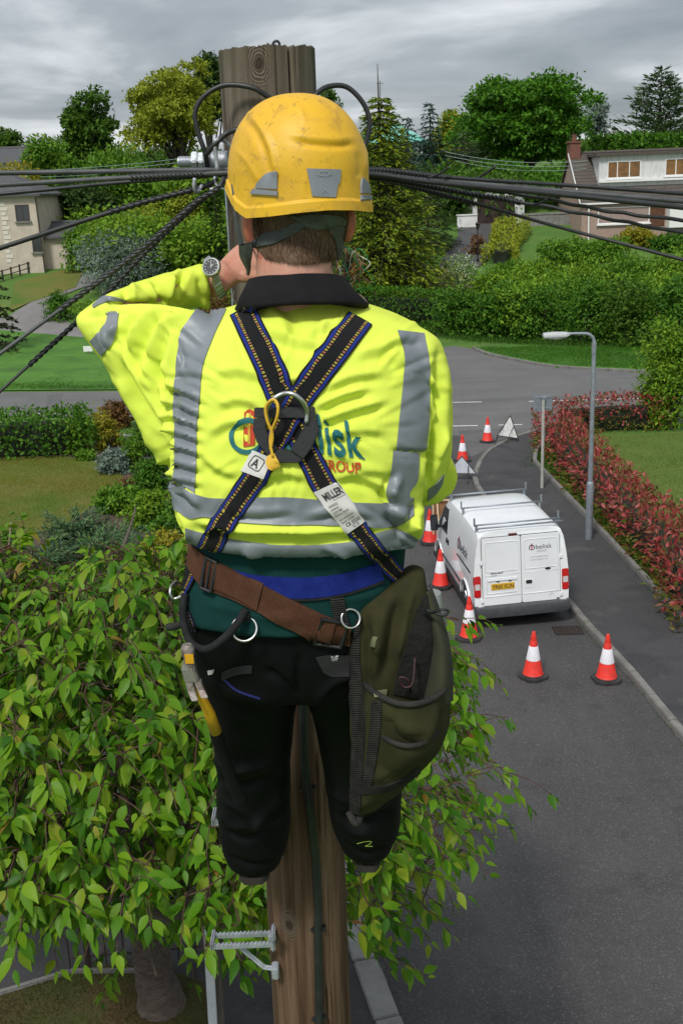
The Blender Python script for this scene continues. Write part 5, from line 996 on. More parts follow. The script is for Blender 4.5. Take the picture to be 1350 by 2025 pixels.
# ================================================================== the telegraph pole and its hardware
PX, PYY, PR = -.118, 2.45, .100; PTOP = at(530, 101, 2.45)[2]
def pole_mat():
    m = bpy.data.materials.new('pole_wood'); m.use_nodes = True; nt = m.node_tree; p = nt.nodes['Principled BSDF']; p.inputs['Roughness'].default_value = .85; p.inputs['Specular IOR Level'].default_value = .25
    tcn = N(nt, 'ShaderNodeTexCoord'); mp = N(nt, 'ShaderNodeMapping'); mp.inputs['Scale'].default_value = (1, 1, .045); nt.links.new(tcn.outputs['Object'], mp.inputs[0])
    L = nt.links.new
    def noise(sc, vec, det=6, dist=0., ro=.6): n = N(nt, 'ShaderNodeTexNoise', inp={'Scale': sc, 'Detail': det, 'Roughness': ro, 'Distortion': dist}); L(vec, n.inputs['Vector']); return n.outputs['Fac']
    def ramp(f, pts):
        r_ = N(nt, 'ShaderNodeValToRGB'); L(f, r_.inputs[0]); e = r_.color_ramp.elements
        while len(e) < len(pts): e.new(.5)
        for q, (a, c) in zip(e, pts): q.position = a; q.color = (*c, 1)
        return r_.outputs[0]
    def mixc(f, a, b, mode='MIX'):
        x = N(nt, 'ShaderNodeMixRGB', blend_type=mode)
        for k, v in ((0, f), (1, a), (2, b)):
            if isinstance(v, (int, float)): x.inputs[k].default_value = v
            elif isinstance(v, tuple): x.inputs[k].default_value = (*v, 1)
            else: L(v, x.inputs[k])
        return x.outputs[0]
    g1 = noise(28, mp.outputs[0], 8, .6); g2 = noise(95, mp.outputs[0], 5, .3); big = noise(5, mp.outputs[0], 3)
    brown = ramp(g1, [(.28, (.032, .016, .008)), (.5, (.10, .058, .033)), (.72, (.19, .125, .078))])
    grey = ramp(g1, [(.28, (.036, .028, .021)), (.5, (.125, .10, .078)), (.72, (.23, .195, .155))])
    sx = N(nt, 'ShaderNodeSeparateXYZ'); L(tcn.outputs['Object'], sx.inputs[0])
    mr = N(nt, 'ShaderNodeMapRange', inp={'From Min': PTOP - 1.75, 'From Max': PTOP - .55}); L(sx.outputs['Z'], mr.inputs['Value'])
    ad = N(nt, 'ShaderNodeMath', operation='ADD', use_clamp=True); L(mr.outputs[0], ad.inputs[0]); bb = N(nt, 'ShaderNodeMath', operation='MULTIPLY_ADD', inp={1: .9, 2: -.45}); L(big, bb.inputs[0]); L(bb.outputs[0], ad.inputs[1])
    col = mixc(ad.outputs[0], brown, grey)
    st = N(nt, 'ShaderNodeMapRange', inp={'From Min': .60, 'From Max': .72, 'To Max': .85}); L(noise(9, mp.outputs[0], 6, .8), st.inputs['Value']); col = mixc(st.outputs[0], col, (.045, .012, .008))
    fi = N(nt, 'ShaderNodeMapRange', inp={'From Min': .60, 'From Max': .70, 'To Max': .8}); L(g2, fi.inputs['Value']); col = mixc(fi.outputs[0], col, (.022, .016, .012))
    al = N(nt, 'ShaderNodeMapRange', inp={'From Min': PTOP - .16, 'From Max': PTOP + .01, 'To Max': .75}); L(sx.outputs['Z'], al.inputs['Value']); an = noise(22, tcn.outputs['Object'], 5); am = N(nt, 'ShaderNodeMath', operation='MULTIPLY'); L(al.outputs[0], am.inputs[0]); L(an, am.inputs[1]); col = mixc(am.outputs[0], col, (.045, .055, .018))
    for kp, ks in (((at(513, 126, 2.36)), .020), ((at(571, 1833, 2.35)), .019), (at(560, 1480, 2.35), .012)):
        v = N(nt, 'ShaderNodeVectorMath', operation='SUBTRACT'); L(tcn.outputs['Object'], v.inputs[0]); v.inputs[1].default_value = tuple(kp); v2 = N(nt, 'ShaderNodeVectorMath', operation='MULTIPLY'); L(v.outputs[0], v2.inputs[0]); v2.inputs[1].default_value = (1, .5, .62)
        ln = N(nt, 'ShaderNodeVectorMath', operation='LENGTH'); L(v2.outputs[0], ln.inputs[0]); wn = noise(40, tcn.outputs['Object'], 3); a2 = N(nt, 'ShaderNodeMath', operation='MULTIPLY_ADD', inp={1: .010, 2: -.005}); L(wn, a2.inputs[0]); a3 = N(nt, 'ShaderNodeMath', operation='ADD'); L(ln.outputs['Value'], a3.inputs[0]); L(a2.outputs[0], a3.inputs[1])
        sn = N(nt, 'ShaderNodeMath', operation='SINE'); a4 = N(nt, 'ShaderNodeMath', operation='MULTIPLY', inp={1: 1500.}); L(a3.outputs[0], a4.inputs[0]); L(a4.outputs[0], sn.inputs[0])
        rg = ramp(sn.outputs[0], [(0., (.05, .035, .024)), (1., (.20, .16, .12))]); fo = N(nt, 'ShaderNodeMapRange', inp={'From Min': ks*.9, 'From Max': ks*1.9, 'To Min': .8, 'To Max': 0.}); L(a3.outputs[0], fo.inputs['Value']); col = mixc(fo.outputs[0], col, rg)
        fc = N(nt, 'ShaderNodeMapRange', inp={'From Min': ks*.4, 'From Max': ks*.62, 'To Min': .9, 'To Max': 0.}); L(a3.outputs[0], fc.inputs['Value']); col = mixc(fc.outputs[0], col, (.03, .02, .014))
    L(col, p.inputs['Base Color']); b1 = N(nt, 'ShaderNodeBump', inp={'Strength': .7, 'Distance': .004}); L(g1, b1.inputs['Height']); b2 = N(nt, 'ShaderNodeBump', inp={'Strength': .5, 'Distance': .002}); L(g2, b2.inputs['Height']); L(b1.outputs[0], b2.inputs['Normal']); L(b2.outputs[0], p.inputs['Normal']); return m
k = 520; zs = np.concatenate([np.linspace(-.4, 5.4, 12), np.linspace(5.5, PTOP, 200)]); a = np.linspace(0, 2*math.pi, k, endpoint=False)
AA, ZZ = np.meshgrid(a, zs); RR = PR + (PTOP - ZZ)*.0016
pn = np.stack([np.cos(AA).ravel()*2, np.sin(AA).ravel()*2, ZZ.ravel()*.25], 1); RR = RR + (vnoise(pn, 1.2, 1)*.0016 + vnoise(pn*np.array([5, 5, .6]), 3., 2)*.0003).reshape(RR.shape)
rc = np.random.default_rng(12)
cracks = [(-1.30, 7.6, PTOP, .007), (-1.95, 7.8, PTOP, .006), (-1.62, 8.35, PTOP, .005), (-1.05, 7.9, PTOP, .012), (-.85, 8.2, PTOP, .006), (-2.25, 8.1, PTOP, .004), (-1.12, 5.6, 7.5, .011), (-.98, 5.6, 7.2, .008), (-1.85, 5.6, 7.35, .005), (-2.1, 5.9, 7.1, .004), (-1.68, 5.6, 6.9, .004), (-.7, 5.6, 7.4, .006), (-2.5, 5.6, 7.3, .006), (-1.45, 6.5, 7.5, .006)]
for a0, z0, z1, dp in cracks + [(rc.uniform(0, 3), 5.5, PTOP, .006) for _ in range(6)]:
    wob = a0 + .05*np.interp(ZZ, np.linspace(5, 9.5, 40), rc.normal(size=40).cumsum()*.16); dd = np.abs((AA - wob + math.pi) % (2*math.pi) - math.pi)*PR
    env = np.clip((ZZ - z0)/.3, 0, 1)*np.clip((z1 + .3 - ZZ)/.3, 0, 1); RR = RR - dp*(1. if dp > .010 else .5)*env*np.exp(-(dd/(.0013 + dp*.10))**2)*np.clip(.7 + .9*np.interp(ZZ, np.linspace(5, 9.5, 60), rc.normal(size=60)), 0, 1.2)
tops = .004*np.array(vnoise(np.stack([np.cos(a)*3, np.sin(a)*3, a*0], 1), 2.5, 5)) + .003*np.array(vnoise(np.stack([np.cos(a)*3, np.sin(a)*3, a*0], 1), 9, 6)); lean = -.0035
VV = np.stack([RR*np.cos(AA) + PX + (PTOP - ZZ)*(-.006), RR*np.sin(AA) + PYY, ZZ], -1); VV[-1, :, 2] += tops
VV = np.concatenate([VV.reshape(-1, 3), [(PX, PYY, PTOP - .004)]]); ii = (np.arange(len(zs) - 1)[:, None]*k + np.arange(k)[None]).ravel(); jj = (np.arange(len(zs) - 1)[:, None]*k + (np.arange(k)[None] + 1) % k).ravel()
F = [tuple(x) for x in np.stack([ii, jj, jj + k, ii + k], 1)]; l0 = (len(zs) - 1)*k; F += [(l0 + j, l0 + (j + 1) % k, len(VV) - 1) for j in range(k)]
pole = empty('telegraph_pole', (PX, PYY, 0), 'weathered wooden telegraph pole the worker is climbing', 'pole'); M_pole = pole_mat()
o = mesh_np('post', VV, F, M_pole, smooth=True); o.data.set_sharp_from_angle(angle=rad(50)); o.parent = pole; o.matrix_parent_inverse = Matrix.Translation((-PX, -PYY, 0))
def psub(o): o.parent = pole; o.matrix_parent_inverse = Matrix.Translation((-PX, -PYY, 0)); return o
M_zinc = mat('zinc_steel', (.42, .45, .48), .5, (.28, .30, .33), 30, 5, .35, .65, .25, 90, metal=.45); M_cable = mat('cable_black', (.012, .013, .015), .45, (.02, .021, .023), 30, 4); M_cgrey = mat('cable_grey', (.075, .078, .082), .5, (.05, .052, .055), 20)
psub(MB().tube(spline([at(539, 97, 2.42), at(540, 86, 2.42), at(546, 81, 2.42), at(552, 85, 2.42), at(553, 97, 2.42)], 14), .003, 6).build('staple', M_cable, smooth=True))
def atx(px, py, Y=2.36): return at(px, py, Y)
def lx(mb, px0, px1, py, r, Y, k=12):            # a lathe piece lying along the bolt
    a_, b_ = at(px0, py, Y), at(px1, py, Y); mb.tube([a_, a_ + (b_ - a_)*.5, b_], r, k)
Yb = 2.38; bolt = MB(); lx(bolt, 352, 455, 320, .0095, Yb, 14)
for q in range(9): lx(bolt, 355 + q*2.9, 356.6 + q*2.9, 320, .0115, Yb, 14)
bolt = psub(bolt.build('bolt', M_zinc, smooth=True, auto=35)); nut = MB(); lx(nut, 380, 392, 320, .023, Yb, 6); nut = psub(nut.build('nut', M_zinc, bevel=.002))
nut = MB(); lx(nut, 393, 404, 320, .021, Yb, 6); psub(nut.build('nut', M_zinc, bevel=.002)); w_ = MB(); lx(w_, 405, 417, 319, .024, Yb, 20); lx(w_, 417.5, 452, 319, .021, Yb, 20); psub(w_.build('collar', M_zinc, smooth=True, auto=35))
mb = MB(); mb.tube(spline([at(430, 338, 2.33), at(426, 300, 2.33), at(424, 284, 2.33), at(430, 276, 2.33), at(445, 280, 2.36), at(462, 296, 2.37)], 24), .0042, 8); psub(mb.build('hook', M_zinc, smooth=True))
mb = MB(); mb.tube(spline([at(385, 352, 2.3), at(384, 372, 2.3), at(390, 380, 2.31), at(400, 366, 2.32)], 14), .004, 6); mb.tube(spline([at(438, 372, 2.33), at(428, 366, 2.33), at(425, 350, 2.34), at(440, 342, 2.36), at(456, 350, 2.37)], 18), .003, 6); psub(mb.build('shackle', M_zinc, smooth=True))
# cable stapled down the pole
def on_pole(px, py, lift=.0):
    d = ray(px, py); o_ = CAM - np.array([PX - .012, PYY, 0]); A_ = d[0]**2 + d[1]**2; B_ = 2*(o_[0]*d[0] + o_[1]*d[1]); Cc = o_[0]**2 + o_[1]**2 - (PR + .003 + lift)**2; dis = B_*B_ - 4*A_*Cc
    t_ = (-B_ - math.sqrt(max(dis, 0)))/(2*A_); return CAM + d*t_
pts = [on_pole(x, y, .010) for x, y in ((598, 1150), (600, 1300), (600, 1440), (604, 1520), (617, 1640), (624, 1700), (629, 1800), (628, 1850), (630, 1950), (631, 2060), (632, 2300))]
t = MB().tube(spline(pts, 60), .0105, 10).build('pole_cable', M_cable, smooth=True); tag(t, 'thick black cable stapled down the face of the pole', 'cable')
for y in (1838, 2015, 1560): q = on_pole(np.interp(y, [1560, 1838, 2015], [608, 629, 631]), y, .006); psub(MB().box(tuple(q - (.019, .006, .006)), tuple(q + (.019, .018, .006))).build('cable_clip', M_cable, bevel=.003))
# step irons
def step_iron(px, py, side, label):
    Y = 2.36; b = at(px, py, Y); t = empty('step_iron', b, label, 'step iron', 'step irons of the pole'); s = side; Ls = .155
    for yy in (-.021, .021):
        mb = MB(); mb.box((min(0, s*Ls), yy - .005, -.006), (max(0, s*Ls), yy + .005, .003)); [mb.tube([(s*x, yy - .0055, .003), (s*x, yy + .0055, .003)], .0036, 6) for x in np.arange(.012, Ls, .0105)]; mb.build('tread_bar', M_zinc, t)
    mb = MB(); mb.box((s*Ls - .004, -.032, -.010), (s*Ls + .004, .032, .016)); mb.build('toe_stop', M_zinc, t, bevel=.004); mb = MB(); mb.box((-.006, -.036, -.014), (.005, .036, .022)); mb.tube([(0, -.045, .03), (0, -.045, .05)], .011, 8); mb.build('bracket', M_zinc, t, bevel=.004)
    mb = MB(); mb.tube([(s*Ls*.62, 0, -.012), (s*.03, 0, -.085), (0, 0, -.092)], .0075, 6); mb.box((-.010, -.016, -.115), (.008, .016, -.08)); mb.build('brace', M_zinc, t, bevel=.003); return t
step_iron(541, 1856, -1, 'lower galvanised step iron on the left side of the pole'); step_iron(548, 1612, -1, 'galvanised step iron sticking out beside the left trouser leg')
# ---- overhead cables
def cable(name, pts, r, m, label, group, tw=None, k=8, n=60, droop=0):
    P = spline([at(*p) for p in pts], n)
    if label.startswith('wavy'): P = spline(P, 240); s0 = np.linspace(0, 1, 240); P[:, 2] += .0012*np.sin(s0*62 + len(label))*np.clip((s0 - .25)*4, 0, 1)
    if name == 'overhead_cable': d9 = unit(P[-1] - P[-2]); P = np.concatenate([P, [P[-1] + d9*3 - (0, 0, .02), P[-1] + d9*9, P[-1] + d9*22 + (0, 0, .5)]]); f_ = 1
    mb = MB(); mb.tube(P, r, k); o = mb.build(name, m, smooth=True, origin=P[0]); tag(o, label, 'cable', group)
    if tw:                                        # wrapped-on helical grip over the first part
        f0, f1, rr, pitch, ns_ = tw; m_ = MB(); Pd = spline(P[:-3], 420); s = np.concatenate([[0], np.cumsum(np.linalg.norm(np.diff(Pd, axis=0), axis=1))]); sel = (s >= f0*s[-1]) & (s <= f1*s[-1]); Q_ = Pd[sel]; s_ = s[sel]
        T = unit(np.gradient(Q_, axis=0)); u = unit(np.cross(T, (0, 0.3, 1.))); w = np.cross(T, u)
        for j in range(ns_): ph = s_/pitch*2*math.pi + j*2*math.pi/ns_; m_.tube(Q_ + (np.cos(ph)[:, None]*u + np.sin(ph)[:, None]*w)*(r + rr*.55), rr, 5)
        g_ = m_.build('helical_grip', M_cable, o, smooth=True); g_.data.transform(Matrix.Translation(-Vector(P[0])))
    return o
GL, GR = 'cables running left from the pole', 'cables running right from the pole'
cable('overhead_cable', [(470, 335, 2.36), (300, 338, 2.34), (0, 342, 2.3), (-700, 350, 2.2)], .0052, M_cgrey, 'topmost level cable running left from the pole', GL)
cable('overhead_cable', [(470, 341, 2.33), (300, 349, 2.3), (0, 366, 2.25), (-700, 410, 2.1)], .0050, M_cgrey, 'second level cable running left just under the top one', GL, (0.06, .2, .0017, .026, 3))
cable('overhead_cable', [(465, 344, 2.36), (250, 360, 2.4), (0, 384, 2.45), (-700, 450, 2.5)], .0042, M_cable, 'lowest level cable running left under the other two', GL)
cable('overhead_cable', [(430, 352, 2.34), (400, 370, 2.33), (250, 410, 2.3), (0, 491, 2.22), (-500, 655, 2.05)], .0048, M_cable, 'thin slanting cable crossing the pale house', GL, (.02, .25, .0016, .03, 2))
cable('overhead_cable', [(443, 348, 2.33), (428, 375, 2.3), (385, 402, 2.28), (265, 505, 2.2), (0, 700, 2.05), (-500, 1070, 1.8)], .0037, M_cgrey, 'twisted cable slanting down left above its twin', GL, (.03, .40, .0018, .042, 3), n=90)
cable('overhead_cable', [(450, 350, 2.35), (436, 370, 2.33), (395, 400, 2.3), (290, 497, 2.24), (190, 602, 2.18), (0, 775, 2.06), (-500, 1230, 1.8)], .0031, M_cable, 'twisted cable slanting down left below its twin', GL, (.03, .46, .0017, .04, 3), n=90)
S0 = (640, 345, 2.42)
cable('overhead_cable', [S0, (740, 335, 2.36), (900, 352, 2.25), (1100, 365, 2.1), (1350, 383, 1.95), (1900, 425, 1.6)], .0037, M_cable, 'uppermost cable running right from behind the helmet', GR, (.03, .24, .0017, .026, 3), n=90)
cable('overhead_cable', [S0, (740, 342, 2.36), (860, 356, 2.28), (1100, 377, 2.1), (1350, 398, 1.95), (1900, 447, 1.6)], .0048, M_cgrey, 'thick smooth cable second from top on the right', GR, (.03, .14, .0017, .026, 3), n=90)
cable('overhead_cable', [S0, (740, 345, 2.34), (860, 361, 2.25), (1100, 384, 2.05), (1350, 410, 1.88), (1900, 468, 1.5)], .0048, M_cable, 'thick smooth cable third from top on the right', GR, n=90)
cable('overhead_cable', [S0, (740, 346, 2.38), (900, 365, 2.27), (1080, 394, 2.14), (1200, 417, 2.06), (1350, 437, 1.97), (1900, 512, 1.65)], .0034, M_cable, 'wavy cable fourth from top on the right', GR, (.03, .34, .0018, .026, 3), n=90)
cable('overhead_cable', [S0, (740, 350, 2.39), (900, 378, 2.29), (1060, 405, 2.18), (1200, 432, 2.09), (1350, 461, 1.98), (1900, 566, 1.65)], .0034, M_cable, 'wavy cable fifth from top on the right', GR, (.03, .36, .0018, .028, 3), n=90)
cable('overhead_cable', [S0, (740, 352, 2.41), (900, 392, 2.3), (1100, 448, 2.15), (1350, 514, 2.0), (1900, 665, 1.7)], .0032, M_cable, 'lowest cable slanting across the dormer house garden', GR, (.03, .28, .0017, .028, 3), n=90)
for i, pts in enumerate(([(845, 352, 2.26), (870, 343, 2.25), (888, 330, 2.24)], [(935, 357, 2.24), (960, 343, 2.22), (980, 328, 2.21)], [(1055, 405, 2.1), (1075, 398, 2.09), (1090, 386, 2.08)])): 
    psub(MB().tube(spline([at(*p) for p in pts], 10), .0026, 6).build('grip_tail', M_cable, smooth=True))
cable('jumper_loop', [(560, 215, 2.345), (530, 192, 2.335), (497, 173, 2.33), (443, 169, 2.34), (402, 192, 2.34), (386, 225, 2.34), (393, 265, 2.34), (405, 300, 2.34), (410, 330, 2.36)], .0053, M_cable, 'black wire looping out left of the pole top', 'jumper loops')
cable('jumper_loop', [(600, 215, 2.345), (624, 187, 2.355), (650, 171, 2.37), (685, 172, 2.38), (715, 200, 2.38), (730, 235, 2.38), (727, 270, 2.38), (712, 310, 2.38), (690, 345, 2.4)], .0053, M_cable, 'black wire looping out right of the pole top', 'jumper loops')
cable('jumper_loop', [(500, 262, 2.33), (470, 257, 2.335), (447, 265, 2.34), (425, 285, 2.33), (407, 306, 2.34)], .0055, M_cable, 'short black wire bending from the pole to the bolt', 'jumper loops')
# tangle of coloured pairs by the right ear
t = empty('wire_tangle', at(688, 590, 2.34), 'tangle of thin green, white and orange wires by the right shoulder', 'wires'); rw = np.random.default_rng(5)
def rel(o): o.parent = t; o.matrix_parent_inverse = Matrix.Translation(-t.location); return o
rel(MB().tube(spline([at(676, 620, 2.34), at(681, 565, 2.33), at(688, 535, 2.33), at(694, 505, 2.33)], 16), .0075, 8).build('sheath', M_cable, smooth=True))
cols = {'green_wire': (.01, .28, .06), 'white_wire': (.6, .58, .52), 'orange_wire': (.55, .2, .06), 'dark_wire': (.04, .10, .06), 'brown_wire': (.25, .13, .07)}
for nm, c in cols.items():
    for _ in range(7):
        mb = MB(); a0 = (690 + rw.normal()*3, 520 + rw.uniform(-12, 25)); tx = rw.uniform(664, 742) if nm == 'green_wire' else rw.uniform(664, 722); ty = rw.uniform(498, 560)
        mid = ((a0[0] + tx)/2 + rw.normal()*10, min(a0[1], ty) - rw.uniform(2, 22)); e_ = (tx + rw.normal()*14 - 8, ty + rw.uniform(4, 28)); mb.tube(spline([at(*a0, 2.33), at(*mid, 2.33 + rw.normal()*.02), at(tx, ty, 2.32 + rw.normal()*.03), at(*e_, 2.33), at(684, 556 + rw.normal()*8, 2.33)], 26), .0011, 5); rel(mb.build(nm, mat(nm, c, .4), smooth=True))
cable('white_wire_loop', [(463, 575, 2.31), (461, 590, 2.30), (470, 602, 2.3), (482, 590, 2.32)], .0014, mat('white_wire', (.6, .58, .52)), 'thin white wire loop hanging under the wristwatch', None)
# far wires against the trees
for i, (a_, b_) in enumerate((((60, 338), (640, 268)), ((60, 344), (640, 277)), ((80, 350), (640, 288)), ((880, 300), (1160, 318)), ((880, 307), (1160, 326)), ((900, 318), (1160, 333)))):
    p, q = at(*a_, 55), at(*b_, 50); P = p + (q - p)*np.linspace(0, 1, 30)[:, None]; P[:, 2] -= .5*4*np.linspace(0, 1, 30)*(1 - np.linspace(0, 1, 30))*.5
    tag(MB().tube(P, .011, 5).build('distant_wire', mat('wire_pale', (.22, .30, .27), .5), origin=P[0]), ['upper', 'middle', 'lower', 'upper', 'middle', 'lower'][i] + (' faint wire crossing the trees left of the pole' if i < 3 else ' faint wire crossing the big sycamore'), 'wire', 'distant wires')
# ================================================================== the worker
person = empty('person', at(590, 1690, 2.25), 'person in yellow high visibility jacket and helmet, seen from behind, strapped to the pole', 'person')
def pc(o, par=None):                  # a child built in world coordinates
    if par is None or par is person: o.parent = person; o.matrix_parent_inverse = Matrix.Translation(-person.location)
    else: o.parent = par
    return o
def rh(pxl, pxr, py, Yc, ty, n=48, pw=2.3):           # horizontal ring
    a_, b_ = at(pxl, py, Yc), at(pxr, py, Yc); c = (a_ + b_)/2; w = abs(b_[0] - a_[0])/2; t = np.linspace(0, 2*math.pi, n, endpoint=False); co, si = np.cos(t), np.sin(t)
    return np.stack([c[0] + w*np.sign(co)*np.abs(co)**(2/pw), c[1] + ty*np.sign(si)*np.abs(si)**(2/pw), c[2] + (b_[2] - a_[2])/2*co], 1)
def rv(px, pyt, pyb, Yc, ty, n=32):                   # upright ring across a level limb
    a_, b_ = at(px, pyt, Yc), at(px, pyb, Yc); c = (a_ + b_)/2; h = (a_[2] - b_[2])/2; t = np.linspace(0, 2*math.pi, n, endpoint=False)
    return np.stack([np.full(n, c[0]), c[1] + ty*np.cos(t), c[2] + h*np.sin(t)], 1)
def dens(rings, n):                                   # more rings by spline along the limb
    R_ = np.asarray(rings); k = R_.shape[1]; return [spl for spl in np.transpose(np.stack([spline(R_[:, j], n) for j in range(k)]), (1, 0, 2))]
def fuse(parts, voxel, it=4):
    mb = MB()
    for p in parts:
        if isinstance(p, tuple): mb.add(*p)
        else: mb.loft(dens(p, max(8, len(p)*3)))
    o = mb.build('fuse'); m_ = o.modifiers.new('r', 'REMESH'); m_.mode = 'VOXEL'; m_.voxel_size = voxel
    dg = bpy.context.evaluated_depsgraph_get(); me = bpy.data.meshes.new_from_object(o.evaluated_get(dg)); bpy.data.objects.remove(o)
    bm = bmesh.new(); bm.from_mesh(me)
    for _ in range(it): bmesh.ops.smooth_vert(bm, verts=bm.verts, factor=.5, use_axis_x=True, use_axis_y=True, use_axis_z=True)
    bm.to_mesh(me); bm.free(); return me
def arr(me):
    V = np.empty(len(me.vertices)*3); me.vertices.foreach_get('co', V); Nn = np.empty(len(me.vertices)*3); me.vertices.foreach_get('normal', Nn); return V.reshape(-1, 3), Nn.reshape(-1, 3)
def sculpt(me, strokes, facing=True):
    """press folds along lines drawn on the picture into the cloth"""
    V, Nn = arr(me); x, y, D = proj(V); front = ((V - CAM)*Nn).sum(1) < 0; d_ = np.zeros(len(V))
    for pts, amp, w in strokes:
        P = spline(np.asarray([(a, b, 0) for a, b in pts], float), 24)[:, :2]; bb = (x > P[:, 0].min() - 3*w) & (x < P[:, 0].max() + 3*w) & (y > P[:, 1].min() - 3*w) & (y < P[:, 1].max() + 3*w) & front
        idx = np.nonzero(bb)[0]
        if not len(idx): continue
        q = np.stack([x[idx], y[idx]], 1); best = np.full(len(idx), 1e9); tt = np.zeros(len(idx))
        for i in range(23):
            a, b = P[i], P[i + 1]; ab = b - a; u = np.clip(((q - a) @ ab)/(ab @ ab + 1e-9), 0, 1); dd = np.linalg.norm(q - a - u[:, None]*ab, axis=1); k = dd < best; best[k] = dd[k]; tt[k] = (i + u[k])/23
        d_[idx] += amp*(np.exp(-(best/w)**2) if amp < 0 else .5*np.exp(-(best/w)**2) + .5*np.exp(-best/(w*.75)))*np.clip(np.minimum(tt, 1 - tt)/.22 + .12, 0, 1)
    V = V + Nn*d_[:, None]; me.vertices.foreach_set('co', V.ravel()); me.update()
def disp(me, f):
    V, Nn = arr(me); V = V + Nn*f(V)[:, None]; me.vertices.foreach_set('co', V.ravel()); me.update()
def obj_me(name, me, m, par=None, smooth=True):
    me.name = name; me.materials.clear(); me.materials.append(m); me.polygons.foreach_set('use_smooth', np.full(len(me.polygons), smooth)); o = bpy.data.objects.new(name, me); COL.objects.link(o); return pc(o, par)
def bvh_of(*objs):
    V = []; F = []; n = 0
    for o in objs:
        me = o.data; v = np.empty(len(me.vertices)*3); me.vertices.foreach_get('co', v); V += [tuple(q) for q in v.reshape(-1, 3)]; F += [tuple(i + n for i in p.vertices) for p in me.polygons]; n = len(V)
    return BVHTree.FromPolygons(V, F)
def hit(bv, px, py, ref=None):
    for k in range(14):
        d = ray(px, py); h = bv.ray_cast(Vector(CAM), Vector(d).normalized(), 8.)
        if h[0] is not None: n = np.array(h[1]); return np.array(h[0]), (n if n @ d < 0 else -n)
        if ref is None: return None, None
        px += (ref[0] - px)*.12; py += (ref[1] - py)*.12
    return None, None
def lin(P, n):
    P = np.asarray(P, float); s = np.concatenate([[0], np.cumsum(np.linalg.norm(np.diff(P, axis=0), axis=1))]); 
    P3 = np.concatenate([P, np.zeros((len(P), 1))], 1); return spline(P3, n)[:, :2] if len(P) > 2 else np.stack([np.interp(np.linspace(0, s[-1], n), s, P[:, k]) for k in (0, 1)], 1)
def patch(name, bv, Le, Re, m, off=.0015, nu=10, nv=40, par=None, skirt=.004, bulge=0., smooth=True, relax=0, maxd=None):
    """a strip of cloth, tape or plastic laid on the surface under it, given by its two long edges"""
    A_, B_ = lin(Le, nv), lin(Re, nv); ref = ((A_ + B_)/2).mean(0); P = np.zeros((nv, nu, 3)); Nn = np.zeros((nv, nu, 3))
    for i in range(nv):
        mid = (A_[i] + B_[i])/2
        for j in range(nu):
            q = A_[i] + (B_[i] - A_[i])*j/(nu - 1); p, n = hit(bv, q[0], q[1], mid)
            if p is None: p, n = hit(bv, q[0], q[1], ref)
            if p is None: p, n = (P[i, j - 1], Nn[i, j - 1]) if j else (P[i - 1, j], Nn[i - 1, j])
            P[i, j] = p; Nn[i, j] = n
    for _ in range(2): 
        Nn[1:-1] = unit(Nn[:-2] + Nn[1:-1]*2 + Nn[2:]); Nn[:, 1:-1] = unit(Nn[:, :-2] + Nn[:, 1:-1]*2 + Nn[:, 2:])
    for _ in range(relax):
        P2 = P.copy(); P2[1:-1] = (P[:-2] + P[1:-1]*2 + P[2:])/4; P2[:, 1:-1] = (P2[:, :-2] + P2[:, 1:-1]*2 + P2[:, 2:])/4; P = P + Nn*np.maximum(((P2 - P)*Nn).sum(-1), 0)[..., None]
    u = np.linspace(0, 1, nu); P = P + Nn*(off + bulge*(1 - (2*u - 1)**2))[None, :, None] if np.ndim(bulge) == 0 else P
    V = P.reshape(-1, 3); Lw = np.concatenate([[0], np.cumsum(np.linalg.norm(np.diff(P[:, nu//2], axis=0), axis=1))]); F = []; UV = []
    uvv = np.stack(np.meshgrid(u, Lw), -1).reshape(-1, 2)
    for i in range(nv - 1):
        for j in range(nu - 1): F.append((i*nu + j, i*nu + j + 1, (i + 1)*nu + j + 1, (i + 1)*nu + j))
    per = [j for j in range(nu)] + [i*nu + nu - 1 for i in range(1, nv)] + [(nv - 1)*nu + j for j in range(nu - 2, -1, -1)] + [i*nu for i in range(nv - 2, 0, -1)]
    lo = V[per] - Nn.reshape(-1, 3)[per]*skirt; n0 = len(V); V = np.concatenate([V, lo]); uvv = np.concatenate([uvv, uvv[per]])
    for a in range(len(per)): b = (a + 1) % len(per); F.append((per[b], per[a], n0 + a, n0 + b))
    o = mesh_np(name, V, F, m, smooth=smooth); ul = o.data.uv_layers.new(name='UVMap'); li = np.empty(len(o.data.loops), np.int32); o.data.loops.foreach_get('vertex_index', li); ul.data.foreach_set('uv', uvv[li].ravel())
    o.data.set_sharp_from_angle(angle=rad(55)); return pc(o, par)
def quad_map(TL, TR, BR, BL):
    TL, TR, BR, BL = (np.asarray(q, float) for q in (TL, TR, BR, BL))
    return lambda u, v: (TL*(1 - u) + TR*u)*(1 - v) + (BL*(1 - u) + BR*u)*v
def flat_on(name, bv, V2, F, quad, m, off, par=None, sub=1):
    """lettering or a mark in a unit square laid over the cloth"""
    q = quad_map(*quad); bm = bmesh.new(); vs = [bm.verts.new((x, y, 0)) for x, y in V2]
    for f in F:
        try: bm.faces.new([vs[i] for i in f])
        except ValueError: pass
    for _ in range(sub): bmesh.ops.subdivide_edges(bm, edges=bm.edges, cuts=1)
    bmesh.ops.triangulate(bm, faces=bm.faces)
    for v in bm.verts:
        p2 = q(v.co.x, v.co.y); p, n = hit(bv, p2[0], p2[1], q(.5, .5))
        if p is None: p, n = at(p2[0], p2[1], 1.8), -CF
        v.co = Vector(p + n*off)
    me = bpy.data.meshes.new(name); bm.to_mesh(me); bm.free(); me.materials.append(m); o = bpy.data.objects.new(name, me); COL.objects.link(o); return pc(o, par)
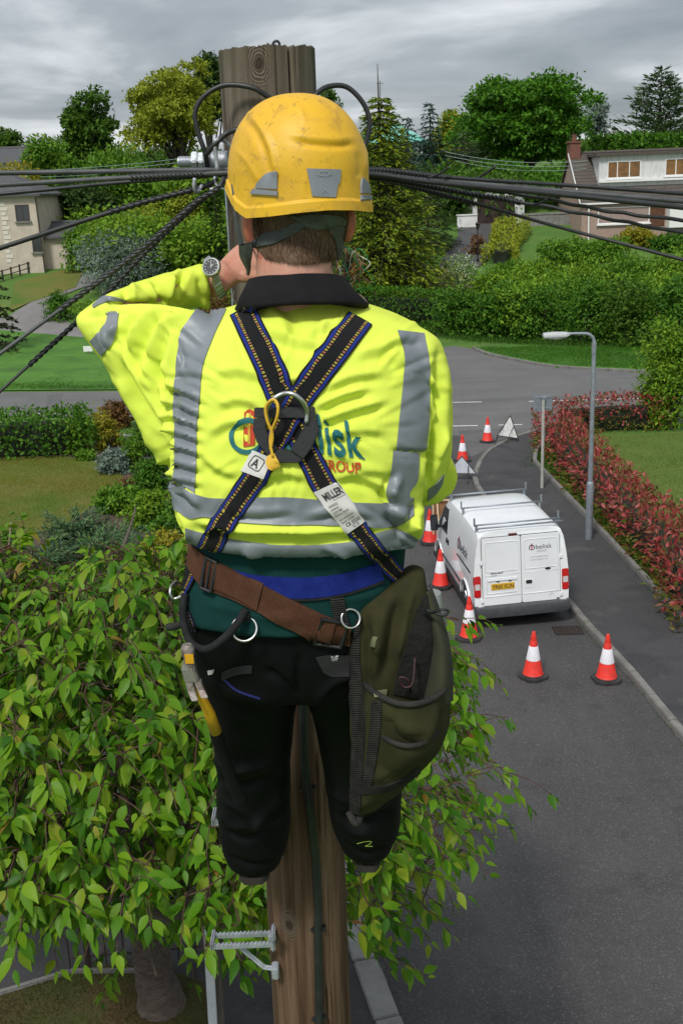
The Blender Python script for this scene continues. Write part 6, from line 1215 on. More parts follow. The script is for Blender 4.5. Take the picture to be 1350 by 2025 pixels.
def text01(s, bold=0., shear=0.):
    V, F = text_vf(s, 1., shear, bold); V = (V - V.min(0))/(V.max(0) - V.min(0)); V[:, 1] = 1 - V[:, 1]; return V, F
# ---- cloth and skin
M_hv = mat('hi_vis_yellow', (.66, .765, .095), .85, (.62, .74, .075), 6, 5, .35, .65, .15, 420, spec=.2)
M_refl = mat('reflective_tape', (.185, .205, .225), .42, (.16, .18, .197), 14, 5, .35, .65, .15, 300, spec=.5)
M_skin = mat('skin', (.56, .30, .215), .5, (.50, .235, .16), 16, 5, .35, .65, .15, 160, spec=.4); mix_in(M_skin, (.50, .15, .10), 9, .52, .7, 4, fac=.6)
M_skin.node_tree.nodes['Principled BSDF'].inputs['Subsurface Weight'].default_value = .12; M_skin.node_tree.nodes['Principled BSDF'].inputs['Subsurface Radius'].default_value = (.01, .004, .002)
M_trou = mat('black_trousers', (.0028, .0028, .0034), .62, (.0048, .0048, .0056), 20, 4, .35, .65, .3, 300, spec=.12)
M_shirt = mat('dark_green_fleece', (.006, .035, .032), .95, (.008, .042, .038), 30, 5, .35, .65, .4, 350, spec=.1)
M_collar = mat('black_collar', (.009, .009, .010), .9, (.013, .012, .012), 40, 4, .35, .65, .3, 300, spec=.15)
def hand(w, d, nrm, curl, s=1.):
    """palm, four unequal bent fingers and a thumb, as lofted tubes"""
    d = unit(np.asarray(d, float)); nrm = np.asarray(nrm, float); sd = unit(np.cross(d, nrm)); nrm = np.cross(sd, d); parts = []; w = np.asarray(w, float)
    def er(c, a, b, n=16): t = np.linspace(0, 6.2832, n, endpoint=False); return c + np.outer(np.cos(t)*a, sd) + np.outer(np.sin(t)*b, nrm)
    parts.append([er(w - d*.05*s, .029*s, .021*s), er(w, .030*s, .020*s), er(w + d*.03*s, .037*s, .019*s), er(w + d*.065*s, .042*s, .017*s), er(w + d*.092*s, .041*s, .013*s)])
    for k, (off, L_) in enumerate(((.030, .070), (.010, .080), (-.010, .075), (-.029, .058))):
        p = w + d*(.082 - .006*abs(k - 1))*s + sd*off*s; dd = d.copy(); P = [p]; 
        for j, f in enumerate((.45, .3, .25)):
            ang = curl*(1., 1.2, .9)[j]*(1 + .08*k); dd = unit(dd*math.cos(ang) - np.cross(sd, dd)*math.sin(ang)*-1 if False else dd*math.cos(ang) - nrm*0 + (-np.cross(dd, sd))*math.sin(ang)*-1); P.append(P[-1] + dd*L_*f*s)
        parts.append(tube_vf(spline(P, 12), np.interp(np.linspace(0, 1, 12), [0, .5, .95, 1], [.0095, .0088, .0078, .005])*s, 10))
    P = [w + d*.018*s + sd*.028*s, w + d*.045*s + sd*.055*s + nrm*-.01*s, w + d*.075*s + sd*.062*s - nrm*.02*s, w + d*.098*s + sd*.055*s - nrm*.03*s]; parts.append(tube_vf(spline(P, 12), np.linspace(.0135, .0078, 12)*s, 10)); return parts
# torso, sleeves (one jacket), trousers and shirt as lofts fused into continuous cloth
tor = [(572, 522, 664, 2.03, .072), (598, 478, 712, 2.02, .085), (622, 420, 788, 2.0, .10), (652, 380, 838, 1.98, .115), (700, 354, 852, 1.96, .125), (780, 344, 852, 1.945, .134), (860, 340, 850, 1.93, .135), (930, 338, 842, 1.925, .132), (985, 344, 836, 1.92, .13), (1022, 350, 838, 1.92, .130), (1046, 362, 836, 1.92, .124), (1062, 374, 826, 1.92, .114)]
torso = [rh(a[1], a[2], a[0], a[3], a[4]) for a in tor]
upper = [rv(*a) for a in ((152, 627, 645, 2.04, .016), (164, 613, 664, 2.045, .032), (185, 604, 696, 2.05, .046), (215, 600, 740, 2.05, .058), (250, 600, 800, 2.04, .068), (285, 600, 858, 2.03, .076), (320, 602, 920, 2.01, .085), (360, 606, 968, 1.985, .09), (410, 618, 985, 1.96, .09), (450, 640, 950, 1.95, .08))]
fore = [rv(*a) for a in ((152, 625, 641, 2.05, .016), (172, 606, 643, 2.07, .034), (205, 586, 640, 2.10, .046), (250, 566, 634, 2.13, .052), (300, 549, 626, 2.16, .054), (345, 536, 617, 2.19, .052), (380, 527, 611, 2.215, .050), (402, 523, 606, 2.225, .047), (414, 532, 600, 2.23, .042))]
rsl = [rh(a[1], a[2], a[0], a[3], a[4], 32, 2.) for a in ((650, 780, 842, 1.98, .05), (668, 775, 868, 1.975, .068), (700, 780, 882, 1.97, .075), (760, 785, 891, 1.97, .08), (830, 788, 894, 1.97, .082), (890, 792, 892, 1.975, .08), (930, 800, 884, 1.985, .075), (960, 808, 874, 2.0, .068), (982, 820, 860, 2.01, .05))]
rfo = [np.array([at(845, 950, 2.02), at(830, 900, 2.12), at(790, 800, 2.2), at(750, 700, 2.25), at(722, 640, 2.27)]), [.06, .056, .05, .045, .04]]
jk = fuse([torso, upper, fore, rsl, tube_vf(spline(rfo[0], 16), np.interp(np.linspace(0, 4, 16), range(5), rfo[1]), 20)], .0046, 6)
disp(jk, lambda V: .0022*fbm(V*np.array([1, 1, 1.6]), 9, 3, 2) + .0012*fbm(V*np.array([1, 1, 2.2]), 22, 8, 2))
st = []
def fold(pts, amp, w, twin=0):          # a ridge with a hollow beside it
    amp *= 1.75; w *= .92
    st.append((pts, amp, w))
    if twin: P = np.asarray(pts, float); t_ = np.gradient(P, axis=0); n_ = np.stack([-t_[:, 1], t_[:, 0]], 1)/np.linalg.norm(t_, axis=1)[:, None]; st.append(([tuple(q) for q in P + n_*twin], -amp, w*.85))
# raised left arm
fold([(360, 612), (300, 622), (268, 655), (258, 700)], .010, 13, 17); fold([(400, 618), (330, 640), (300, 690), (296, 750)], .009, 14, 19); fold([(235, 640), (215, 665), (215, 690)], .005, 11, -13)
fold([(238, 690), (285, 765), (330, 835), (348, 880)], .007, 11, 15); fold([(270, 690), (310, 760), (345, 810)], .007, 11, -14); fold([(225, 735), (270, 810), (318, 885), (330, 930)], .007, 10, -14); fold([(330, 700), (322, 760), (340, 800)], .005, 10, 12); fold([(290, 850), (318, 905), (340, 945)], .006, 8, -11); fold([(346, 650), (332, 720), (338, 780)], .006, 12, 15)
fold([(175, 625), (210, 612), (260, 606), (330, 604)], -.008, 7); fold([(395, 600), (415, 606), (418, 615)], .008, 8); fold([(372, 530), (352, 570), (348, 606)], -.008, 9, 13); fold([(300, 552), (318, 580), (322, 612)], -.007, 9, 12); fold([(265, 562), (262, 590), (275, 622)], .006, 9, 12); fold([(190, 598), (225, 604), (262, 590)], .005, 8, 10); fold([(392, 545), (398, 575), (408, 600)], -.005, 6)
# forearm sleeve
fold([(245, 568), (285, 590), (300, 618)], .006, 12, 16); fold([(330, 545), (352, 575), (358, 605)], .008, 11, -15); fold([(375, 530), (365, 565), (380, 600)], .006, 10, 13); fold([(210, 590), (250, 590), (290, 600)], .006, 9, 12); fold([(395, 525), (405, 560), (412, 590)], .004, 6)
# puckers down the left tape
for k, (a, b, w) in enumerate(((766, 790, 7), (796, 822, 8), (824, 846, 7), (852, 872, 8), (880, 898, 7), (912, 928, 9), (940, 958, 9))): fold([(322, a - 4), (352, a), (405, b)], .0055, w, 12)
# middle of the back
fold([(520, 640), (575, 668), (640, 676)], .005, 14, 18); fold([(505, 590), (560, 640), (565, 690)], .004, 16, -20); fold([(600, 660), (650, 640), (672, 632)], .004, 11, 14); fold([(545, 730), (570, 750), (600, 745)], .004, 9, 12)
fold([(622, 806), (672, 782), (730, 766)], .006, 9, 13); fold([(622, 836), (690, 812), (765, 790)], .006, 10, 14); fold([(640, 770), (690, 745), (760, 735)], .004, 11, 15); fold([(625, 870), (700, 850), (770, 850)], .003, 12, 15); fold([(430, 800), (470, 790), (515, 800)], .004, 12, 16); fold([(410, 860), (450, 835), (500, 835)], .004, 12, 16); fold([(400, 900), (440, 930), (470, 935)], .004, 12, 15); fold([(420, 740), (470, 730), (520, 745)], .003, 14, 18)
fold([(700, 940), (745, 955), (790, 985)], .006, 10, 14); fold([(650, 950), (720, 930), (770, 935)], .004, 12, 15); fold([(500, 950), (560, 935), (610, 945)], .004, 12, 15)
# right shoulder, sleeve, side
fold([(768, 891), (810, 893), (866, 894)], -.006, 4); fold([(872, 705), (880, 770), (872, 840)], .006, 10, 13); fold([(858, 800), (872, 840), (862, 885)], .007, 8, 11); fold([(884, 850), (866, 900), (845, 945)], .008, 9, 12); fold([(858, 895), (835, 930), (838, 965)], .008, 9, -12); fold([(850, 745), (866, 765), (885, 770)], .005, 8, 11); fold([(790, 940), (770, 975), (790, 1000)], .008, 9, 12); fold([(745, 690), (790, 670), (830, 668)], .004, 10, 13); fold([(700, 700), (760, 690), (800, 720)], .003, 14, 18)
# bloused hem
fold([(385, 1028), (470, 1046), (560, 1050), (690, 1050)], .010, 11, 17); fold([(440, 1072), (560, 1064), (690, 1066), (760, 1046)], -.006, 8); fold([(345, 930), (375, 975), (400, 1000)], .006, 10, 13); fold([(440, 1000), (500, 1012), (580, 1006)], .004, 9, 12); fold([(600, 1022), (680, 1006), (740, 1020)], .005, 9, 12); fold([(350, 1000), (372, 1040), (372, 1070)], .007, 8, 11); fold([(770, 1000), (800, 1030), (830, 1060)], .012, 12, 18); fold([(835, 1000), (812, 1030), (800, 1070)], .008, 9, 13); fold([(785, 1050), (805, 1070), (822, 1085)], .006, 8, 10); fold([(480, 1085), (500, 1098), (520, 1106)], .005, 8, 11); fold([(640, 1080), (670, 1092), (690, 1104)], .005, 8, 11)
fold([(868, 690), (874, 770), (870, 850), (852, 920), (835, 958)], -.015, 8)
rf_ = np.random.default_rng(17)
for _ in range(46):                      # small secondary creases, mostly running with the pull of the straps
    x0, y0 = rf_.uniform(360, 860), rf_.uniform(640, 1040); a = math.atan2(850 - y0, 566 - x0) + rf_.normal()*.22; L_ = rf_.uniform(30, 85)
    fold([(x0 - L_*math.cos(a), y0 - L_*math.sin(a)), (x0, y0 + rf_.normal()*4), (x0 + L_*math.cos(a), y0 + L_*math.sin(a))], rf_.uniform(.0008, .0022), rf_.uniform(3.5, 7), rf_.choice([-1, 1])*rf_.uniform(8, 13))
for _ in range(26):
    x0, y0 = rf_.uniform(200, 360), rf_.uniform(620, 900); a = rf_.normal()*.3 + 1.0; L_ = rf_.uniform(20, 55)
    fold([(x0 - L_*math.cos(a), y0 - L_*math.sin(a)), (x0 + rf_.normal()*4, y0), (x0 + L_*math.cos(a), y0 + L_*math.sin(a))], rf_.uniform(.0010, .0024), rf_.uniform(4, 7), rf_.choice([-1, 1])*rf_.uniform(8, 12))
sculpt(jk, st); bm = bmesh.new(); bm.from_mesh(jk); [bmesh.ops.smooth_vert(bm, verts=bm.verts, factor=.4, use_axis_x=True, use_axis_y=True, use_axis_z=True) for _ in range(1)]; bm.to_mesh(jk); bm.free()
jacket = obj_me('jacket', jk, M_hv); BJ = bvh_of(jacket)
shirt_r = [rh(a[1], a[2], a[0], a[3], a[4]) for a in ((1020, 392, 805, 1.94, .10), (1080, 378, 802, 1.94, .108), (1140, 368, 796, 1.945, .116), (1185, 362, 790, 1.95, .122), (1212, 360, 786, 1.955, .125))]
sh = fuse([shirt_r], .006, 3); sts = [([(400, 1190), (500, 1215), (620, 1222)], .004, 10), ([(380, 1150), (450, 1178), (560, 1195)], -.003, 8), ([(640, 1190), (720, 1180), (770, 1160)], .004, 10), ([(700, 1215), (740, 1200), (775, 1170)], -.003, 8), ([(480, 1110), (560, 1122), (660, 1118)], -.004, 7), ([(430, 1235), (520, 1255), (600, 1258)], .003, 7)]
disp(sh, lambda V: .0018*fbm(V, 11, 4, 2)); sculpt(sh, sts); shirt = obj_me('shirt', sh, M_shirt)
pel = [rh(a[1], a[2], a[0], a[3], a[4]) for a in ((1178, 376, 776, 1.96, .112), (1230, 368, 792, 1.97, .124), (1280, 376, 800, 1.985, .130), (1325, 388, 802, 2.0, .126), (1350, 400, 796, 2.015, .10))]
lg1 = [rh(a[1], a[2], a[0], a[3], a[4], 36) for a in ((1310, 392, 596, 2.0, .095), (1380, 410, 590, 2.04, .098), (1450, 422, 579, 2.09, .094), (1530, 430, 575, 2.14, .09), (1600, 430, 575, 2.19, .090), (1650, 433, 572, 2.215, .088), (1686, 446, 560, 2.23, .082), (1698, 452, 554, 2.235, .074))]
lg2 = [rh(a[1], a[2], a[0], a[3], a[4], 36) for a in ((1310, 600, 800, 2.0, .095), (1380, 606, 800, 2.04, .098), (1450, 626, 797, 2.09, .094), (1530, 640, 794, 2.14, .09), (1590, 648, 792, 2.18, .090), (1632, 658, 788, 2.205, .088), (1664, 672, 778, 2.22, .080), (1676, 680, 770, 2.225, .072))]
tr = fuse([pel, lg1, lg2], .006, 4); disp(tr, lambda V: .003*fbm(V*np.array([1, 1, 1.5]), 8, 6, 2)); stt = []
for pts, a, w in (([(420, 1500), (470, 1520), (540, 1510)], .008, 10), ([(425, 1540), (480, 1555), (560, 1535)], -.007, 9), ([(435, 1600), (470, 1630), (560, 1610)], .009, 11), ([(440, 1690), (500, 1712), (560, 1700)], -.006, 7), ([(432, 1575), (480, 1600), (520, 1640)], .007, 8), ([(560, 1560), (530, 1600), (500, 1625)], .006, 8), ([(680, 1665), (720, 1690), (775, 1672)], -.006, 7), ([(785, 1540), (750, 1590), (700, 1610)], .007, 8), ([(655, 1600), (690, 1640), (740, 1650)], .006, 8), ([(440, 1640), (490, 1660), (550, 1640)], -.008, 8), ([(650, 1560), (700, 1580), (780, 1560)], .008, 10), ([(670, 1610), (720, 1630), (780, 1600)], -.008, 9), ([(400, 1340), (470, 1370), (560, 1390)], .006, 12), ([(590, 1390), (560, 1350), (520, 1320)], -.006, 9), ([(620, 1390), (660, 1350), (720, 1330)], .006, 10), ([(590, 1290), (588, 1340), (592, 1395)], -.006, 6), ([(420, 1430), (450, 1460), (470, 1540)], .006, 10)): stt.append((pts, a*1.7, w*.9))
sculpt(tr, stt); trousers = obj_me('trousers', tr, M_trou); BT = bvh_of(shirt, trousers); BA = bvh_of(jacket, shirt, trousers)
# ---- the body under the clothes: one skin
HC = at(588, 398, 2.04); YAW = rad(20); hb = np.array([math.sin(YAW), -math.cos(YAW), 0]); hr = np.array([math.cos(YAW), math.sin(YAW), 0]); hz = np.array([0, 0, 1.])
HT = lambda p: HC + hr*p[0] - hb*p[1] + hz*p[2]      # head frame: right, forward, up
def ell(c, a, n=20, k=14): 
    th = np.linspace(.05, math.pi - .05, k); t = np.linspace(0, 2*math.pi, n, endpoint=False); return [np.array([HT((c[0] + a[0]*math.sin(q)*math.cos(s), c[1] + a[1]*math.sin(q)*math.sin(s), c[2] + a[2]*math.cos(q))) for s in t]) for q in th]
sk = [ell((0, 0, .0), (.080, .100, .118)), ell((0, .045, -.075), (.056, .052, .055)), ell((0, .095, -.035), (.014, .022, .028)), ell((0, .082, .0), (.055, .03, .016)), ell((0, .09, -.082), (.024, .018, .009)), ell((0, .088, -.108), (.02, .02, .018)), ell((-.090, -.006, -.040), (.017, .022, .038)), ell((-.094, -.016, -.034), (.012, .011, .033)), ell((.090, -.006, -.040), (.017, .022, .038)), ell((.094, -.016, -.034), (.012, .011, .033))]
sk.append(tube_vf(spline([at(588, 430, 2.04), at(584, 500, 2.015), at(583, 560, 2.005), at(590, 640, 2.0)], 12), np.interp(np.linspace(0, 1, 12), [0, .35, .7, 1], [.066, .069, .070, .070]), 24))
sk.append([rh(a[1] + 26, a[2] - 26, a[0] + 14, a[3], a[4] - .028) for a in tor[1:10]])
inset = lambda R_, k: [c.mean(0) + (c - c.mean(0))*k for c in R_]
sk.append(tube_vf(spline([at(430, 680, 1.99), at(330, 665, 2.02), at(205, 645, 2.05)], 12), np.linspace(.036, .018, 12), 16)); sk.append(tube_vf(spline([at(205, 640, 2.06), at(255, 602, 2.12), at(330, 583, 2.175), at(400, 566, 2.225), at(452, 541, 2.25)], 14), np.interp(np.linspace(0, 1, 14), [0, .3, .72, .9, 1], [.018, .020, .021, .030, .029]), 16))
sk.append(tube_vf(spline([at(822, 710, 1.975), at(838, 830, 1.975), at(840, 935, 2.0)], 12), np.linspace(.045, .032, 12), 16)); sk.append(tube_vf(spline(rfo[0], 14), np.linspace(.034, .026, 14), 16))
sk.append([r_.mean(0) + (r_ - r_.mean(0))*.86 for r_ in pel]); sk.append(inset(lg1, .82)); sk.append(inset(lg2, .82)); sk.append([rh(a[1] + 32, a[2] - 32, a[0], a[3], a[4] - .03) for a in ((1000, 400, 790, 1.94, .10), (1100, 395, 790, 1.94, .10), (1200, 385, 780, 1.955, .11))])
wl = at(446, 545, 2.245); sk += hand(wl, at(492, 507, 2.285) - wl, np.array([-.25, -.75, .55]), .62); wr_ = at(722, 640, 2.27); sk += hand(wr_, at(690, 570, 2.36) - wr_, np.array([.7, -.6, .3]), .7)
bd = fuse(sk, .0045, 3); body_o = obj_me('body', bd, M_skin)
M_ear = mat('skin_ear', (.52, .17, .11), .5, (.44, .12, .085), 40, 4, .35, .65, .1, 200, spec=.35); M_ear.node_tree.nodes['Principled BSDF'].inputs['Subsurface Weight'].default_value = .15; M_ear.node_tree.nodes['Principled BSDF'].inputs['Subsurface Radius'].default_value = (.012, .004, .002)
bd.materials.append(M_ear); fc_ = np.empty(len(bd.polygons)*3); bd.polygons.foreach_get('center', fc_); fc_ = fc_.reshape(-1, 3) - HC; ef = (np.abs(fc_ @ hr) > .0845) & (np.abs(fc_[:, 2] + .04) < .055); bd.polygons.foreach_set('material_index', ef.astype(np.int32)); BB = bvh_of(body_o)
M_eye = mat('eye_white', (.7, .68, .64), .2); M_iris = mat('iris', (.05, .08, .10), .2)
for s in (-1, 1):
    e_ = pc(MB().loft(ell((s*.031, .083, -.012), (.0115, .0115, .0105), 14, 9)).build('eye', M_eye, smooth=True)); MB().loft(ell((s*.031, .0925, -.012), (.005, .003, .005), 12, 7)).build('iris', M_iris, e_, smooth=True)
# ---- hair, cropped at the nape
M_hair = mat('brown_hair', (.10, .062, .036), .7, (.18, .115, .068), 30, 6, .35, .65, .5, 200, stretch=(3, 3, .5))
ph = np.linspace(-108, 108, 60); tz = np.linspace(0, 1, 26); HV = []; HN = []
for p in ph:
    zl = np.interp(abs(p), [0, 25, 50, 72, 80, 92, 108], [-.118, -.112, -.103, -.085, -.06, -.045, -.02]); 
    for t in tz:
        z = .06 + (zl - .06)*t; e = math.sqrt(max(.02, 1 - (z/.118)**2)) if z > -.03 else np.interp(z, [-.13, -.09, -.03], [.80, .86, .967]); k = 1 + .0
        d = np.array([math.sin(rad(p))*.080*e, -math.cos(rad(p))*.100*e*(1 - .13*max(0, (-z - .04)/.08)), z]); n = unit(np.array([d[0]/.08**2, d[1]/.1**2, d[2]/.2**2])); HV.append((d, n, t))
hv = np.array([HT(d + n*(.0015 + .0055*(1 - t)**.5)) for d, n, t in HV]); ny = len(tz); F = [(i*ny + j, i*ny + j + 1, (i + 1)*ny + j + 1, (i + 1)*ny + j) for i in range(len(ph) - 1) for j in range(ny - 1)]
hair = pc(mesh_np('hair', hv, F, M_hair, smooth=True)); rh_ = np.random.default_rng(8); ks = rh_.integers(0, len(HV), 9000); P = []; A = []; Nn = []
for k in ks:
    d, n, t = HV[k]; d2 = d + rh_.normal(size=3)*.002; P.append(HT(d2 + n*(.001 + .0055*(1 - t)**.5)) - HC*0); a_ = np.array([0, 0, -1.]) + n*rh_.uniform(.1, .32) + rh_.normal(size=3)*.14 + np.array([-.15*math.copysign(1, d[0]), -.0, 0]); A.append(hr*a_[0] - hb*a_[1] + hz*a_[2]); Nn.append(hr*n[0] - hb*n[1] + hz*n[2])
V, F = leaf_quads(np.array(P), np.array(A), np.array(Nn), rh_.uniform(.008, .017, len(P)), .0011); pc(mesh_np('hair_strands', V, F, leafmat('hair_strand', [(.07, .04, .023), (.15, .09, .053), (.25, .165, .10)], .55, .1)), hair)
nh = patch('nape_hair', BB, [(500, 424), (499, 450), (504, 474), (514, 496), (524, 508)], [(690, 428), (687, 455), (680, 480), (672, 500), (664, 512)], M_hair, .0028, 44, 30, hair, .006)
Vn = np.array([v.co for v in nh.data.vertices])[:44*30].reshape(30, 44, 3); tn = np.linspace(0, 1, 30)[:, None]; P = []; A = []; Nn = []
for _ in range(9000):
    i, j = rh_.integers(0, 29), rh_.integers(0, 43); p = Vn[i, j] + (Vn[i + 1, j] - Vn[i, j])*rh_.uniform() + (Vn[i, j + 1] - Vn[i, j])*rh_.uniform(); dn = unit(Vn[i + 1, j] - Vn[i, j]); n = unit(np.cross(Vn[i, j + 1] - Vn[i, j], dn)); n = n if n @ CF < 0 else -n
    mid = (j - 21)/21.; P.append(p - n*.0012); A.append(dn + n*rh_.uniform(.08, .3) + rh_.normal(size=3)*.13 + np.array([-.22*mid, 0, 0])); Nn.append(n)
V, F = leaf_quads(np.array(P), np.array(A), np.array(Nn), rh_.uniform(.008, .018, len(P)), .0011); pc(mesh_np('hair_strands', V, F, MATS['hair_strand']), hair)
BHH0 = bvh_of(body_o, hair, nh)
# ---- helmet
HLC = at(589, 350, 2.045); HL = lambda p: HLC + hr*p[0] - hb*p[1] + hz*p[2]; AX, AYd, AZ = .1235, .146, .1405
def rimz(p): return np.interp(abs(p), [0, 20, 45, 66, 80, 92, 108, 125, 150, 180], [-.057, -.059, -.064, -.066, -.052, -.030, -.012, -.016, -.030, -.034])
nP, nT = 240, 130; php = np.linspace(-180, 180, nP, endpoint=False); V = []
for t in np.linspace(0, 1, nT):
    for p in php:
        zr = rimz(p); zz = AZ - (AZ - zr)*(1 - (1 - t)**1.0)
        th = t*1.0; L_ = (AZ - zr); s = th*1.62
        if s < 1.0: q = s*math.pi/2; z = AZ*math.cos(q)**.96; rr_ = math.sin(q)**.86
        else: q = (s - 1)/.62; z = zr*q; rr_ = 1 + .022*q**1.5
        lip = max(0, min(1, (z - (zr + .020))/-.004)) if s > 1 else 0; rr_ += .028*lip*(1 if abs(p) < 115 else .8)
        fr = .02*max(0, -math.cos(rad(p)))*max(0, s - 1)/.62; a = rad(p); V.append((AX*rr_*math.sin(a), -(AYd*rr_ + fr)*math.cos(a), z))
V = np.array([HL(v) for v in V]); vin = HLC + (V - HLC)*.965; F = [(i*nP + j, i*nP + (j + 1) % nP, (i + 1)*nP + (j + 1) % nP, (i + 1)*nP + j) for i in range(nT - 1) for j in range(nP)]; n0 = len(V)
keep = [(a + n0, d + n0, c + n0, b + n0) for a, b, c, d in F]; F += keep; e0 = (nT - 1)*nP; F += [(e0 + j, e0 + (j + 1) % nP, n0 + e0 + (j + 1) % nP, n0 + e0 + j) for j in range(nP)]
M_helm = mat('helmet_yellow', (.72, .425, .014), .5, (.68, .385, .014), 5, 5, .35, .65, .12, 260, spec=.45, coat=.0); mix_in(M_helm, (.16, .10, .03), 34, .57, .72, 8, fac=.75, dist=1.2); mix_in(M_helm, (.42, .23, .04), 11, .52, .72, 7, fac=.7, dist=.8); mix_in(M_helm, (.09, .06, .025), 120, .63, .74, 4, fac=.75)
hm = mesh_np('helmet', np.concatenate([V, vin]), F, M_helm, smooth=True); bm = bmesh.new(); bm.from_mesh(hm.data); bmesh.ops.recalc_face_normals(bm, faces=bm.faces); bm.to_mesh(hm.data); bm.free()
hs = [([(488, 222), (512, 246), (532, 285), (543, 325), (545, 352)], .0048, 7), ([(478, 232), (500, 256), (520, 292), (530, 330), (532, 352)], -.004, 8), ([(560, 188), (585, 205), (600, 228), (602, 248)], .0014, 6), ([(575, 278), (620, 286), (668, 289), (700, 286)], -.0042, 6), ([(570, 265), (620, 272), (668, 275), (705, 272)], .0026, 8), ([(662, 203), (664, 225), (660, 240)], .0012, 5), ([(720, 250), (724, 300), (722, 345)], .003, 5), ([(705, 300), (712, 330), (708, 352)], -.002, 6), ([(465, 295), (485, 315), (505, 345), (512, 362)], .0022, 6), ([(606, 340), (600, 380), (612, 398)], .0015, 4)]
sculpt(hm.data, hs); hm.data.set_sharp_from_angle(angle=rad(60)); pc(hm); BH = bvh_of(hm)
M_clip = mat('grey_clip', (.22, .235, .26), .5, (.19, .205, .225), 30, 4, .35, .65, .1, 300)
pl_ = patch('rear_plate', BH, [(606, 333), (610, 352), (612, 362), (617, 388)], [(673, 335), (671, 360), (667, 366), (663, 391)], M_clip, .0022, 12, 16, hm, .006); V2, F2 = ring_vf(.38, .5); V2 = V2*np.array([1, 1]) + .5; flat_on('embossed_oval', BH, V2, F2, ((627, 338), (652, 338), (652, 349), (627, 349)), mat('clip_emboss', (.27, .285, .31), .5), .0032, pl_)
flat_on('embossed_arrow', BH, [(0, 1), (.5, 0), (1, 1), (.85, 1), (.5, .35), (.15, 1)], [(0, 1, 4, 5), (1, 2, 3, 4)], ((636, 372), (648, 372), (648, 382), (636, 382)), mat('clip_emboss', (.27, .285, .31)), .0032, pl_, 0)
patch('side_clip', BH, [(545, 338), (526, 345), (511, 360), (506, 372)], [(549, 340), (549, 352), (549, 364), (549, 374)], M_clip, .0035, 10, 12, hm, .007); patch('side_clip', BH, [(503, 373), (497, 383)], [(550, 378), (550, 387)], M_clip, .0045, 12, 6, hm, .008)
patch('side_clip', BH, [(714, 352), (712, 366), (712, 382)], [(719, 354), (727, 366), (730, 382)], M_clip, .0035, 8, 10, hm, .007); patch('side_clip', BH, [(712, 386), (712, 398)], [(731, 386), (731, 396)], M_clip, .0045, 8, 6, hm, .008)
# ---- nape strap, chin straps
M_web = mat('strap_grey_green', (.050, .058, .058), .85, (.07, .08, .079), 26, 5, .35, .65, .5, 240, stretch=(1, 1, 3)); M_buck = mat('buckle_olive', (.045, .052, .048), .5, (.08, .09, .082), 22)
BHH = BHH0
def strap3(name, L_, R_, m, par=None, th=.0022, n=24):
    A_ = spline([at(*q) for q in L_], n); B_ = spline([at(*q) for q in R_], n); C_m = (A_ + B_)/2; w = B_ - A_; t_ = np.gradient(C_m, axis=0); nn = unit(np.cross(w, t_)); nn = np.where((nn @ CF)[:, None] > 0, -nn, nn)*th
    V = np.concatenate([A_ + nn, C_m + nn*1.5, B_ + nn, B_ - nn, A_ - nn]); F = []
    for i in range(n - 1): F += [(i, i + 1, n + i + 1, n + i), (n + i, n + i + 1, 2*n + i + 1, 2*n + i), (2*n + i, 2*n + i + 1, 3*n + i + 1, 3*n + i), (3*n + i, 3*n + i + 1, 4*n + i + 1, 4*n + i), (4*n + i, 4*n + i + 1, i + 1, i)]
    return pc(mesh_np(name, V, F, m, smooth=False), par)
patch('nape_cradle', BHH, [(575, 424), (590, 428), (602, 425), (620, 423), (650, 424), (668, 428), (684, 440)], [(588, 436), (600, 442), (612, 450), (632, 452), (650, 447), (664, 443), (680, 446)], M_buck, .006, 8, 30, hm, .006, smooth=False)
patch('chin_strap', BHH, [(602, 430), (570, 446), (540, 458), (512, 468), (494, 478)], [(608, 444), (580, 464), (545, 482), (515, 488), (497, 492)], M_web, .0045, 6, 26, hm, .003, .001)
patch('chin_strap', BHH, [(634, 440), (648, 455), (660, 475), (664, 505), (663, 530)], [(668, 436), (676, 455), (677, 475), (675, 505), (672, 530)], M_web, .0045, 6, 22, hm, .003, .001)
strap3('chin_strap', [(457, 366, 2.0), (461, 400, 1.985), (464, 440, 1.98), (472, 486, 1.985)], [(467, 366, 2.0), (468, 400, 1.985), (472, 440, 1.98), (482, 480, 1.985)], M_web, hm)
strap3('strap_adjuster', [(473, 484, 1.982), (475, 505, 1.99), (485, 528, 2.0), (488, 540, 2.01)], [(500, 480, 1.975), (498, 505, 1.985), (496, 525, 2.0), (494, 542, 2.01)], M_buck, hm, .004)
# ---- collar
def cring(c, r, tilt, n=48, rx=1.):
    t = np.linspace(0, 2*math.pi, n, endpoint=False); return np.stack([c[0] + r*rx*np.cos(t), c[1] + r*np.sin(t), c[2] + np.sin(t)*r*tilt], 1)
c1, c2, c3 = at(585, 550, 2.0), at(590, 580, 1.995), at(597, 612, 1.985)
mb = MB(); mb.loft([cring(c1 + np.array([0, 0, -.02]), .073, -.15), cring(c1 + np.array([0, 0, .002]), .077, -.15, rx=1.02), cring(c1, .082, -.15, rx=1.04), cring(c2, .094, -.2, rx=1.1), cring(c3 + np.array([0, 0, .004]), .111, -.2, rx=1.09), cring(c3 + np.array([0, 0, -.003]), .109, -.2, rx=1.09), cring(c3 + np.array([0, .004, -.004]), .085, -.25, rx=1.1)], cap=False); collar = pc(mb.build('collar', M_collar, smooth=True)); disp(collar.data, lambda V: .0018*fbm(V, 18, 5, 2)); BC = bvh_of(collar, jacket)
